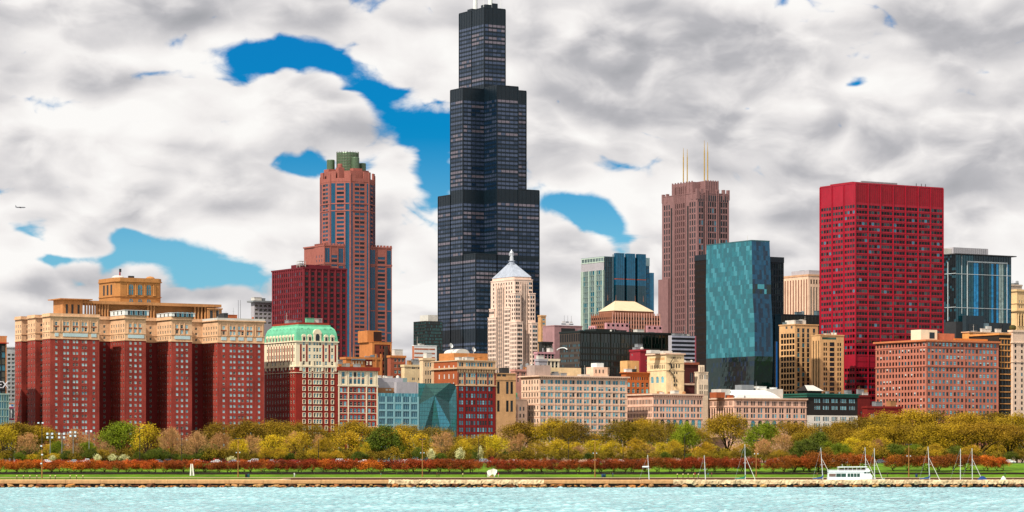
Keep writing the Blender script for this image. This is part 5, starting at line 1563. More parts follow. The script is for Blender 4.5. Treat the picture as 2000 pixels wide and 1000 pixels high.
    simple('pink_framed_block', 'low pink framed block with five dark bays beside the pyramid tower', -1620, None, 1050, 1083, 688, W('orchid_frame', (196, 142, 148)), 5, [696], 4.6, 10, d=4, glz=GL_BLK, clut=2)
    h = simple('cream_framed_block', 'small cream block with three tall dark windows below the black slab', -1540, None, 1068, 1092.5, 701.5, CREAM, [1072.5, 1080, 1087], [713], 4.2, 15, d=4, glz=GL_BLK, clut=0, done=False)
    h.done()
    simple('grey_roof_shed', 'grey rooftop shed with white dish left of the cream block', -1530, None, 1052, 1069, 702, GREYC, 2, [714], 3, 4, d=4, clut=2)
    simple('rose_low_block', 'rose stone block with dark windows behind the tan slit building', -1500, None, 1006, 1052, 722, W('rose_stone', (206, 148, 132)), [1012, 1020, 1024, 1030, 1040], [731, 742], 3, 8, d=5, clut=5)
centre_blocks()

def right_centre():
    # pink setback tower with four masts
    b = Bd('pink_setback_tower', 'dusky pink granite tower with notched crown and four thin masts', -2330, 1293, 1362, 1424, 376, cat='skyscraper')
    E, S = b.E(), b.S(); b.cap['window'] = 300
    PD = PL = PINKD
    b.core(PD)
    rows = spread((398, 398 + 12.1 * 30, 31), 0, 0)
    E.punch(1362, 1424, 376, None, [1367, 1371.5, 1383.5, 1388, 1392.5, 1397, 1409.5, 1414, 1418.5], rows, 3.3, 9.2, PD, frame=PD, style='p', glz=[(G_DARK, 3), (G_BLACK, 3), (G_MID, 1)])
    S.punch(1293, 1362, 376, None, [1298, 1302.5, 1307, 1320, 1324, 1328, 1332, 1336, 1348, 1352.5, 1357], rows, 2.3, 9.2, PL, frame=PL, style='p', glz=[(G_DARK, 3), (G_BLACK, 2)])
    for c in (1378, 1381, 1399.5, 1403): E.pbx('pier', c - .8, c + .8, 368, None, -.8, .1, PD)
    for c in (1317, 1318.8, 1322, 1326, 1330, 1334, 1338.5): S.pbx('pier', c - .55, c + .55, 360, None, -.8, .1, PL)
    for c in (1311.5, 1343.5): S.pbx('recess', c - 1.4, c + 1.4, 400, None, -.06, .1, FRAME_D)
    for c in (1406, 1375): E.pbx('recess', c - 1.0, c + 1.0, 380, None, -.06, .1, FRAME_D)
    b.pslab('crown_band', 397 - 6, 391 + 3, .4, PD) if False else None
    # wider lower shoulders
    for (xa, xb, ya, yb, top) in ((-2.5, 9, b.d - 14, b.d + 3, 540), (b.w - 6, b.w + 3, -1, 16, 560)):
        b.box('shoulder', xa, xb, ya, yb, 0, b.z(top), PD)
    # crown
    def pin(px, top, f, w=1.2):
        u = f.u(px); f.bx('pinnacle', u - w, u + w, -.3, 2.4, b.h - 6, b.z(top), PD)
    for px in (1363, 1371, 1414, 1423): pin(px, 368, E)
    for px in (1294, 1302, 1352, 1361): pin(px, 371, S)
    E.pbx('crown_block', 1378, 1404.5, 352, 378, .6, 16, PD); S.pbx('crown_block', 1311, 1352, 353.5, 378, .6, 14, PL)
    b.box('crown_core', 10, b.w - 8, 10, b.d - 8, b.h - .5, b.z(362), PD)
    for q in spread((1312.5, 1350.5, 8), 0, 0): S.pbx('crown_pier', q - .7, q + .7, 351.5, 378, .2, 1.2, PL)
    for q in spread((1379.5, 1403, 6), 0, 0): E.pbx('crown_pier', q - .7, q + .7, 350.5, 378, .2, 1.2, PD)
    E.pbx('crown_window_band', 1363.5, 1422, 380, 392, -.05, .1, G_DARK)
    for q in spread((1363, 1423, 16), 0, 0): E.pbx('crown_mullion', q - .5, q + .5, 378, 393, -.3, .1, PD)
    GOLDM = mat('mast_gold', (196, 160, 74), rough=.4, metal=.3)
    for (f, px, top, bt) in ((S, 1326.5, 283, 353), (S, 1334, 286, 353), (E, 1381.5, 272, 351), (E, 1388, 275, 351)):
        m = MB(); L = b.z(top) - b.z(bt); m.tube((0, 0, 0), (0, 0, L * .75), .55, .5, GOLDM, 8); m.tube((0, 0, L * .75), (0, 0, L), .4, .15, GOLDM, 6)
        m.build('mast', b.root).location = f.P(f.u(px), b.z(bt), 5)
    b.slab('crown_course', b.h - .4, b.h + .4, .25, PD)
    b.done()
    # black slab pair behind the zigzag tower
    k = Bd('black_tower_slab', 'black tower showing on both sides of the zigzag teal tower', -1660, 1358, 1385, 1530, 497)
    k.core(BLACKM, rec=.3)
    k.E().curtain(1385, 1530, 497, None, 44, 32, [(G_BLACK, 4), (glass('slab_green', (8, 30, 26), metal=.3), 2)], mul=(.35, .3, BLACKM), span=(1.3, .05, BLACKM), cap=0)
    k.S().curtain(1358, 1385, 503, None, 16, 32, [(G_BLACK, 3), (G_DARK, 1)], mul=(.35, .3, W('bronze_mull', (48, 38, 34))), span=(1.2, .05, BLACKM), cap=0)
    k.slab('roof_edge', k.h - 3.5, k.h + .3, .4, BLACKM); k.done()
    # zigzag teal tower
    z = Bd('zigzag_teal_tower', 'teal glass tower with folded zigzag sides and checkered panels', -1500, 1380, 1468, 1503, 470, cat='skyscraper')
    TA = glass('zig_teal', (58, 138, 148), metal=.7, rough=.1, var=.08); TB = glass('zig_slate', (58, 124, 134), metal=.7, rough=.1, var=.08); TC = glass('zig_pale', (82, 164, 174), metal=.7, rough=.12, var=.08)
    BA = glass('zig_blue', (20, 76, 104), metal=.5, rough=.1); BB = glass('zig_blue_dark', (16, 48, 70), metal=.45, rough=.1); DG = glass('zig_dark_reflection', (6, 38, 34), metal=.35, rough=.08)
    w, d = z.w, z.d
    # offsets of the folds: (photo row, east face bulge m, south face bulge m)
    fold = [(470, 0, 0), (555, 1.6, .5), (577, 1.5, .35), (630, 3.2, .1), (698, 3.6, .3), (770, 2.2, .2), (900, 2.2, .2)]
    zs = [z.z(p) for p, _, _ in fold]
    oe = lambda zz: float(np.interp(-zz, [-q for q in zs], [q[1] for q in fold])); os_ = lambda zz: float(np.interp(-zz, [-q for q in zs], [q[2] for q in fold]))
    z.box('core', 1.5, w - .3, 1.5, d - .3, 0, z.h - 1, ROOF_D)
    nz = 46; zh = z.h / nz
    cells = []
    for j in range(nz - 1, -1, -1):
        za, zb = j * zh, (j + 1) * zh
        pm = z.py((za + zb) / 2)
        for i in range(26):
            # panel widths alternate between rows
            L = d + 0.0; n = 26; ya, yb = L * (i + .0) / n, L * (i + 1) / n
            if pm > 697: g = DG if random.random() < .8 else BB  # dark lower zone: reflected buildings put into the panel colour
            else: g = TC if (i + 2 * ((j + i) // 2)) % 3 == 0 and random.random() < .6 else (TA if random.random() < .45 else TB)
            p = [(-os_(za), yb, za), (-os_(za), ya - (oe(za) if i == 0 else 0), za), (-os_(zb), ya - (oe(zb) if i == 0 else 0), zb), (-os_(zb), yb, zb)]
            cells.append((p, g))
        for i in range(8):
            xa, xb = w * i / 8, w * (i + 1) / 8
            if pm > 700: g = DG
            elif 556 < pm < 577: g = pick([(DG, 2), (BB, 2), (TC, 1)])  # dark reflection between the folds, painted as darker panels
            else: g = [BA, BB, BA][(i * 5 + (j // 2) * 3 + random.randint(0, 1)) % 3]
            p = [(xa - (os_(za) if i == 0 else 0), -oe(za), za), (xb, -oe(za), za), (xb, -oe(zb), zb), (xa - (os_(zb) if i == 0 else 0), -oe(zb), zb)]
            cells.append((p, g))
    for n_, (p, g) in enumerate(cells[:300]):
        m = MB(); c = Vector(p[0]) ; jit = [Vector((random.gauss(0, .02), random.gauss(0, .02), 0)) for _ in range(4)]
        m.poly([Vector(q) - c + jj for q, jj in zip(p, jit)], g); m.build('glass_panel', z.root).location = c
    m = MB()
    for (p, g) in cells[300:]: m.poly([(q[0] + random.gauss(0, .012), q[1] + random.gauss(0, .012), q[2]) for q in p], g)
    m.build('glass_panel', z.root, kind='stuff')
    ZM = mat('zig_joint', (44, 92, 98), rough=.4, var=.1)
    m = MB(); m.poly([(0, 0, z.h), (w, 0, z.h), (w, d, z.h), (0, d, z.h)], STEELB); m.build('roof', z.root)
    z.box('roof_rim', -.1, w + .1, -.1, d + .1, z.h - .2, z.h + .5, ZM)
    for yy in (10, 40): 
        m = MB(); m.tube((0, 0, 0), (0, 0, 4), .15, .1, ROOF_L, 5); m.build('antenna', z.root).location = (4, yy, z.h)
    z.done()
    # blue vertical sign on the black tower's edge
    bl = mat('blue_banner', (30, 110, 190), rough=.4, var=.06)
    v = Bd('blue_strip_sign', 'tall thin bright blue vertical strip beside the zigzag tower', -1640, None, 1515.2, 1518.4, 667, d=1.0, cat='sign')
    v.box('strip', 0, v.w, 0, v.d, 0, v.h, bl); v.box('strip_frame', -.15, 0, -.1, v.d, 0, v.h + .3, FRAME_D); v.done()
    simple('beige_pier_tower', 'beige tower with long vertical dark slits left of the red tower', -1780, 1530, 1583, 1608, 536, W('pier_beige', (232, 192, 160)), [1587, 1592, 1597, 1602], [545], 2.4, 8, [1533.5, 1540, 1546.5, 1553, 1559.5, 1566, 1572.5, 1579], 2.2, bot=553, clut=2, cmat=W('pier_cornice', (196, 150, 108)), glz=GL_BLK, style='p') if False else None
    t = Bd('beige_pier_tower', 'beige tower with long vertical dark slits left of the red tower', -1780, 1530, 1579, 1606, 536)
    PB = W('pier_beige', (234, 194, 164)); t.core(PB)
    t.E().punch(1579, 1606, 536, 556, [1584.5, 1590, 1595.5, 1601], [550], 2.8, 9, PB, glz=GL_BLK, style='p'); t.E().punch(1579, 1606, 556, None, [1584.5, 1590, 1595.5, 1601], [595], 2.4, 70, PB, glz=[(G_DARK, 1)], style='n')
    t.S().punch(1530, 1579, 536, None, spread((1533.5, 1575.5, 9), 0, 0), [588], 2.2, 86, PB, glz=[(W('slit_brown', (120, 74, 58)), 1)], style='p')
    t.pslab('cornice', 535.5, 539, .3, W('pier_cornice', (206, 160, 122))); t.box('penthouse', t.E().u(1583), t.E().u(1606), 2, 24, t.h, t.z(527), GREYC); t.clutter(4, 6, [ROOF_B, ROOF_G], z=t.h, hmax=5); t.done()
    l = Bd('black_louvred_block', 'low black louvred block behind the tan twin buildings', -1640, 1514, 1525, 1608, 614)
    l.core(BLACKM)
    l.E().wallq(1525, 1608, 614, None, BLACKM); l.S().wallq(1514, 1525, 614, None, BLACKM)
    for c in spread((1527, 1606, 30), 0, 0): l.E().pbx('louvre', c - .4, c + .4, 616, None, -.35, .1, W('louvre_grey', (48, 50, 46)))
    l.slab('roof_edge', l.h - .6, l.h + .3, .2, BLACKM); l.clutter(4, 9, [STEELB, ROOF_G], z=l.h, hmax=3.5); l.done()
    a = Bd('tan_framed_building', 'tan building with wide gridded dark windows on its left side', -1555, 1522, 1553, 1598, 633)
    E, S = a.E(), a.S(); TN = W('tan_framed', (222, 172, 118)); a.core(TN)
    E.punch(1553, 1598, 633, None, [1559.5, 1569, 1578.5, 1590], spread((645, 645 + 9.6 * 20, 21), 0, 0), 4.8, 8.2, TN, glz=[(G_DARK, 3), (G_MID, 1)], frame=FRAME_D, style='p')
    S.punch(1522, 1553, 645, None, [1527.5, 1533, 1538.5, 1544, 1549.5], spread((655, 655 + 11.3 * 18, 19), 0, 0), 4.4, 8.4, TN, glz=GL_BLK, style='p'); S.punch(1522, 1553, 633, 645, [1536, 1546], [639], 4, 5, TN, glz=GL_BLK)
    a.pslab('cornice', 632.5, 634.5, .35, TN); a.box('roof_house', E.u(1562), E.u(1585), 6, 16, a.h, a.h + 3, ROOF_L); a.clutter(6, 12, [ROOF_G, STEELB, ROOF_L], z=a.h, hmax=3.4); a.done()
    c = Bd('tan_twin_building', 'tan building with green glazed top strip in front of the red tower', -1530, 1585, 1602, 1648, 653.5)
    E, S = c.E(), c.S(); c.core(TN)
    E.punch(1602, 1648, 666, None, [1610, 1614, 1623, 1627, 1637, 1641.5], spread((672, 672 + 9.7 * 18, 19), 0, 0), 2.9, 6.2, TN, glz=GL_DARK, frame=FRAME_D)
    E.punch(1602, 1648, 653.5, 666, [1619.5], [660.5], 28, 4.5, TN, glz=[(glass('strip_green', (28, 84, 72), metal=.3), 1)], style='p')
    E.pbx('dark_strip', 1620.5, 1629.5, 668, None, -.05, .1, G_DARK)
    for i in range(18): E.pbx('strip_spandrel', 1620.5, 1629.5, 676 + i * 9.7, 678.5 + i * 9.7, -.15, .1, TN)
    S.punch(1585, 1602, 653.5, None, [1588.5, 1594, 1599], [720], 1.8, 110, TN, glz=[(G_BLACK, 1)], style='p')
    c.pslab('cornice', 653, 655, .3, TN); c.clutter(3, 2, [ROOF_L], z=c.h, hmax=2); c.done()
    # small things between
    r = simple('red_brick_box', 'plain red brick box standing before the black slab', -1545, 1230, 1250.5, 1267, 683, W('crimson_brick', (150, 34, 46)), [1262], [692, 704, 716], 2, 4, [1234.5], 1.5, clut=3)
    o = Bd('orange_arched_building', 'orange brown brick building with arched top windows left of the stone tower', -1500, None, 1222, 1268, 727, d=5)
    OB = W('burnt_orange_brick', (186, 98, 44)); o.core(OB)
    o.E().punch(1222, 1268, 727, 743, spread((1229, 1264, 9), 0, 0), [739], 2.2, 6, OB, frame=FRAME_D, glz=GL_DARK); o.E().punch(1222, 1268, 743, None, spread((1228, 1264, 5), 0, 0), [751, 763], 5, 9, OB, frame=FRAME_W, glz=GL_TEAL, arch=True)
    o.S().wallq(-o.d, 0, 727, None, OB, uv=True)
    o.pslab('cornice', 726.5, 728.5, .8, OB); o.box('roof_house', o.E().u(1243), o.E().u(1266), 10, 18, o.h, o.z(703), W('ochre_hut', (222, 172, 110))); o.clutter(8, 3, [ROOF_L, ROOF_D, WHITEP], z=o.h, hmax=3, x1=o.w * .6); o.done()
    s = Bd('grey_striped_block', 'block with alternating pale grey and black horizontal stripes', -1620, None, 1312, 1359, 655, d=4)
    s.core(BLACKM); s.E().wallq(1312, 1359, 655, None, BLACKM); s.S().wallq(-s.d, 0, 655, None, GREYC, uv=True)
    for i in range(8): s.E().pbx('pale_band', 1312, 1357, 655.5 + i * 8.2, 659 + i * 8.2, -.3, .1, W('stripe_grey', (164, 168, 184)))
    s.E().pbx('pink_edge', 1357, 1359, 655, None, -.4, .1, PINKG); s.clutter(5, 5, [ROOF_G, ROOF_L], z=s.h, hmax=1.5); s.done()
    ch = Bd('dark_red_gabled_hall', 'dark red stone hall with a pointed arch window beside the square tower', -1505, None, 1334, 1363, 708, d=8)
    DR_ = W('oxblood_stone', (78, 26, 22)); ch.core(DR_)
    ch.E().punch(1334, 1363, 708, None, [1351], [737], 7, 20, DR_, arch=True, glz=GL_DARK, frame=W('tracery', (176, 132, 120)), style='v'); ch.S().wallq(-ch.d, 0, 708, None, DR_, uv=True)
    ch.pslab('cornice', 707.5, 712, .7, W('hall_cornice', (150, 80, 56))); ch.pslab('ledge', 748.5, 752, .5, LIME2)
    m = MB(); m.box(-.5, .5, -.2, 0, -.8, .8, mat('magenta_sign', (200, 60, 140))); m.build('small_sign', ch.root).location = (ch.E().u(1360.5), -.2, ch.z(741))
    ch.clutter(4, 8, [ROOF_L, ROOF_B], z=ch.h, hmax=2); ch.done()
    wt = Bd('white_turreted_building', 'small white building with three thin turrets beside the zigzag tower', -1485, None, 1364, 1383, 727, d=4)
    WB = W('turret_white', (228, 206, 178)); wt.core(WB)
    wt.E().punch(1364, 1383, 727, None, [1367.5, 1371.5, 1377, 1381], [736, 756, 768], 2, 9, WB, glz=GL_DARK, frame=FRAME_D); wt.S().wallq(-wt.d, 0, 727, None, WB, uv=True)
    for px in (1366.2, 1370.3, 1374): wt.E().pbx('turret', px - .8, px + .8, 713, 727, -.6, .8, WB)
    wt.slab('coping', wt.h - .2, wt.h + .3, .2, WB); wt.done()
right_centre()

def far_right():
    b = Bd('red_steel_tower', 'bright red rectangular steel office tower', -1540, 1602, 1671, 1842, 357, cat='skyscraper')
    E, S = b.E(), b.S(); b.cap['window'] = 300
    RS = REDST
    b.core(REDST)
    rows = [r for r in spread((402.5, 402.5 + 11.02 * 40, 41), 0, 0) if not 696 < r < 722]
    ce = []; 
    for i in range(7):
        x0 = 1671 + 24.43 * i
        ce += [x0 + 24.43 * q for q in (.16, .385, .61, .835)]
    cs = []
    for i in range(3):
        x0 = 1602 + 23 * i
        cs += [x0 + 23 * q for q in (.17, .39, .61, .83)]
    GR = [(G_BLACK, 6), (G_DARK, 2.5), (glass('red_tower_glass', (18, 52, 50), metal=.2), 2), (G_MID, .5)]
    E.punch(1671, 1842, 395, None, ce, rows, 5.3, 6.0, REDST, glz=GR, style='p', frame=REDST, rec=.2)
    S.punch(1602, 1671, 395, None, cs, rows, 4.0, 6.0, RS, glz=GR, style='p', frame=RS, rec=.2)
    E.wallq(1671, 1842, 357, 395, REDST2); S.wallq(1602, 1671, 357, 395, RS)
    PR = REDST
    for i in range(8): E.pbx('column', 1671 + 24.43 * i - .5, 1671 + 24.43 * i + .5, 358, None, -.5, .1, REDST if 0 < i < 7 else REDST)
    for i in range(4): S.pbx('column', 1602 + 23 * i - .5, 1602 + 23 * i + .5, 358, None, -.5, .1, PR)
    for i in range(1, 42): E.pbx('louvre', 1671.5 + i * 4.07, 1671.8 + i * 4.07, 359, 394, -.2, .1, REDST2)
    for py in [402.5 + 11.02 * i + 5.2 for i in range(41)]:
        E.pbx('floor_beam', 1671.2, 1841.8, py, py + .7, -.15, .1, REDST2)
    b.slab('roof_edge', b.h - .5, b.h + .4, .15, REDST)
    b.box('roof_house', E.u(1676), E.u(1742), 6, 30, b.h, b.z(353), REDST2); b.box('roof_rail', E.u(1690), E.u(1760), 4, 5, b.h + .4, b.h + 2, ROOF_G)
    for px in (1797, 1807, 1815):
        m = MB(); m.tube((0, 0, 0), (0, 0, 2.6), .3, .2, ROOF_D, 5); m.build('roof_vent', b.root).location = (E.u(px), 4, b.h)
    b.done()
    g = Bd('blue_canopy_tower', 'blue green glass tower with overhanging flat roof right of the red tower', -1660, 1835, 1867, 1975, 497)
    E, S = g.E(), g.S()
    GA = glass('canopy_teal', (14, 76, 88), metal=.45, rough=.05, wob=.08); GB_ = glass('canopy_blue', (30, 130, 180), metal=.6, rough=.04, wob=.05); GC = glass('canopy_dark', (10, 42, 52), metal=.5, rough=.05, wob=.1); GW_ = glass('canopy_silver', (150, 168, 160), metal=.6, rough=.06, wob=.1)
    g.core(ROOF_D, rec=.6)
    cp = lambda i, j: GA if i < 7 else [GB_, GB_, GC, GA, GC, GC, GA, GB_, GC, GB_, GW_, GW_, GA, GB_, GA][min(14, i - 7)] if j < 23 else GC
    E.curtain(1867, 1975, 497, 628, 22, 26, None, mul=(.08, .02, GC), cap=300, jit=.3, pat=cp)
    S.curtain(1835, 1867, 497, 628, 8, 26, [(GA, 1), (G_BLACK, 4)], mul=(.1, .05, GC), cap=0)
    WL = mat('white_steel_line', (196, 206, 206), rough=.4)
    E.pbx('frame_line', 1889, 1968, 508.5, 511, -.25, .1, WL); E.pbx('frame_line', 1888.5, 1890, 509, 616, -.25, .1, WL); E.pbx('frame_line', 1966, 1967.2, 509, 628, -.25, .1, WL)
    for py in (534, 600): E.pbx('transom_line', 1867, 1975, py, py + .9, -.2, .1, WL); S.pbx('transom_line', 1845, 1867, py - 1, py, -.2, .1, WL)
    for px in (1878,): E.pbx('vertical_line', px, px + .7, 497, 612, -.2, .1, WL)
    S.pbx('vertical_line', 1851, 1852, 510, 626, -.2, .1, WL)
    g.box('canopy_roof', -2.2, g.w + 3, -2.6, g.d + 1, g.h, g.h + .7, ROOF_D)
    m = MB(); m.box(E.u(1876), E.u(1944), 8, 22, g.h + .7, g.z(481), GREYC); m.build('roof_house', g.root)
    for q in range(16): g.box('house_rib', E.u(1878 + q * 4), E.u(1878.5 + q * 4), 7.85, 8.0, g.h + .7, g.z(481.5), ROOF_G)
    g.box('roof_house', -3, E.u(1876) - .2, 10, 24, g.h + .7, g.z(484), ROOF_L)
    # dark podium
    E.wallq(1867, 1975, 628, None, ROOF_D); S.wallq(1835, 1867, 628, None, ROOF_D)
    E.pbx('podium', 1880, 1914, 616, None, -4, .4, W('podium_slate', (40, 54, 62)))
    for (a, c, t) in ((1884, 1902, 632), (1922, 1952, 630), (1958, 1974, 630)): E.pbx('podium_glass', a, c, t, None, -4.3 if a < 1900 else -.3, .2, G_DARK)
    E.pbx('duct', 1903, 1925, 630, 646, -3.6, -.4, STEELB); E.pbx('tank', 1918, 1926, 636, 646, -6, -3.7, ROOF_L)
    g.done()
    t = Bd('tan_temple_tower', 'tan stone tower with colonnaded top at the right edge of the picture', -1720, None, 1986, 2050, 566, d=7)
    ST = W('temple_stone', (236, 194, 140)); t.core(ST); E = t.E()
    E.punch(1986, 2050, 612, None, spread((1991, 2048, 12), 0, 0), [626], 2.2, 20, ST, glz=GL_BLK, style='p'); E.punch(1986, 2050, 566, 612, spread((1991, 2046, 12), 0, 0), [589, 599], 2, 5, ST, glz=GL_DARK)
    t.S().wallq(-t.d, 0, 566, None, ST, uv=True)
    t.pslab('cornice', 565, 569, .8, ST); t.pslab('ledge', 605, 608, 1.2, ST); t.pslab('ledge', 591.5, 593, .5, ST)
    for c in spread((1988.5, 2049, 13), 0, 0):
        m = MB(); m.lathe([(.5, 0), (.42, .3), (.38, t.z(613) - t.z(636)), (.55, t.z(612) - t.z(636))], ST, 8); m.build('column', t.root).location = (E.u(c), -.5, t.z(636))
    t.done()
    simple('grey_gap_building', 'plain grey tan building between the blue canopy tower and right edge', -1780, None, 1973, 1996, 556, W('grey_tan', (190, 170, 150)), 3, [575, 590, 605], 3, 4, d=7, clut=3)
far_right()

def far_left():
    e = Bd('brown_sign_hotel', 'brown framed hotel with a white lettered sign at the left edge', EM - 2, None, -60, 12.5, 656, d=30)
    BR = W('brown_frame', (206, 132, 84)); DKG = [(glass('hotel_bronze', (70, 62, 30)), 2), (G_DARK, 3), (G_MID, 1)]
    E = e.E(); e.core(ROOF_D)
    E.curtain(-58, 11, 674, None, 8, 18, DKG, mul=(.5, .25, FRAME_D), span=(.6, .1, FRAME_D))
    E.pbx('frame_edge', 10.5, 12.5, 656, None, -.4, .3, BR); E.pbx('attic', -60, 12.5, 656, 668, -.3, .3, BR); e.S().wallq(-e.d, 0, 656, None, BR, uv=True)
    e.pslab('cornice', 667.5, 669.5, 1.0, W('rust_cornice', (190, 60, 40))); e.slab('roof_edge', e.h - .3, e.h + .4, .3, BR)
    SG = mat('sign_white', (236, 232, 236), var=.03)
    cu = bpy.data.curves.new('sign_letters', 'FONT'); cu.body = 'EX'; cu.size = 5.2; cu.extrude = .12; cu.align_x = 'RIGHT'
    ob = bpy.data.objects.new('tmp_letters', cu); COL.objects.link(ob)
    dg = bpy.context.evaluated_depsgraph_get(); me = bpy.data.meshes.new_from_object(ob.evaluated_get(dg)); me.materials.append(SG)
    bpy.data.objects.remove(ob); bpy.data.curves.remove(cu)
    lt = link('sign_letters', me, e.root, E.P(E.u(15.3), e.z(757), -1.0)); lt.rotation_euler = (math.pi / 2, 0, 0)
    e.done()
    p = Bd('pale_glass_apartment', 'pale blue white apartment block squeezed beside the big red hotel', EM - 60, None, 12, 40, 679, d=20)
    PW = W('pale_panel', (206, 214, 216)); p.core(PW)
    p.E().punch(12, 40, 679, None, [18, 26, 34], spread((693, 693 + 8 * 18, 19), 0, 0), 6, 4.6, PW, glz=[(G_MID, 3), (G_LITE, 2), (G_DARK, 1)], frame=FRAME_W); p.S().wallq(-p.d, 0, 679, None, PW, uv=True)
    p.slab('roof_edge', p.h - .3, p.h + .5, .2, PW); p.done()
    l = Bd('low_green_glass_block', 'low green glass block at the far left behind the park trees', EM + 22, None, -60, 17, 769, d=20)
    l.core(ROOF_D, rec=.4); FG = mat('sage_frame', (150, 176, 168), rough=.4)
    l.E().curtain(-60, 17, 769, None, 16, 9, [(G_MID, 3), (glass('sage_glass', (74, 118, 112), metal=.3), 3)], mul=(.22, .1, FG), span=(.5, .1, FG)); l.S().wallq(-l.d, 0, 769, None, FG, uv=True); l.slab('roof_edge', l.h - .3, l.h + .4, .2, FG); l.done()
    s = Bd('magenta_shopfront', 'small white and magenta shopfront between glass block and red hotel', EM + 4, None, 17.5, 27.5, 788, d=12)
    MG = mat('magenta_panel', (150, 20, 70)); s.core(WHITEP); E = s.E(); E.wallq(17.5, 27.5, 788, None, WHITEP); s.S().wallq(-s.d, 0, 788, None, WHITEP, uv=True)
    E.pbx('fascia', 17.6, 27.4, 795, 798, -.3, .1, MG); E.pbx('fascia', 17.6, 27.4, 817, 820, -.3, .1, MG); E.pbx('shop_window', 18.5, 20.5, 799, 816, -.05, .1, G_DARK); E.pbx('shop_window', 23.5, 27, 799, 816, -.05, .1, G_DARK)
    E.pbx('blue_mark', 22, 26, 790, 793, -.1, .1, mat('blue_mark', (50, 120, 190))); s.slab('roof_edge', s.h - .2, s.h + .3, .15, BR); s.done()
far_left()

# ================================================================== trees and shrubs
BARK = mat('bark_dark', (62, 40, 22), var=.35, fine=2, rnd=.15)
BARK_R = mat('bark_red_brown', (58, 22, 12), var=.35, fine=2)
def leafm(n, c, h2=None, rnd=.22): return mat(n, c, rough=.75, var=.35, scale=.22, fine=1.1, spec=.25, rnd=rnd, hue2=h2)
LEAF = {
    'elm': leafm('leaf_olive', (142, 108, 12), (168, 134, 18)), 'elmdark': leafm('leaf_dark_olive', (108, 84, 8), (138, 112, 14)),
    'yellow': leafm('leaf_gold', (192, 160, 14), (212, 182, 28)), 'green': leafm('leaf_green', (80, 98, 12), (118, 130, 16)), 'darkgreen': leafm('leaf_deep_green', (58, 82, 14), (96, 104, 20)),
    'orange': leafm('leaf_orange', (164, 72, 14), (194, 98, 24)), 'red': leafm('leaf_rust_red', (122, 46, 12), (152, 68, 18)), 'brown': leafm('leaf_rust_brown', (122, 62, 12), (150, 84, 18)),
    'bare': leafm('bud_tan', (176, 124, 74), (200, 150, 96)), 'rose': leafm('bud_rose', (160, 116, 68), (182, 140, 88)), 'cream': leafm('blossom_cream', (222, 200, 116), (236, 222, 160)), 'shrub': leafm('leaf_shrub', (104, 78, 10), (134, 112, 16)), 'honey': leafm('leaf_honey', (164, 128, 16), (190, 154, 26)),
}
TWIG = {k: mat('twig_' + k, c, var=.3, fine=2, rnd=.15) for k, c in dict(elm=(96, 66, 22), elmdark=(70, 48, 16), yellow=(150, 108, 40), green=(74, 58, 18), darkgreen=(46, 38, 14), orange=(104, 40, 14), red=(84, 26, 10), brown=(94, 46, 14), bare=(190, 138, 86), rose=(172, 120, 84), cream=(150, 120, 70), shrub=(82, 50, 16), honey=(140, 92, 34)).items()}

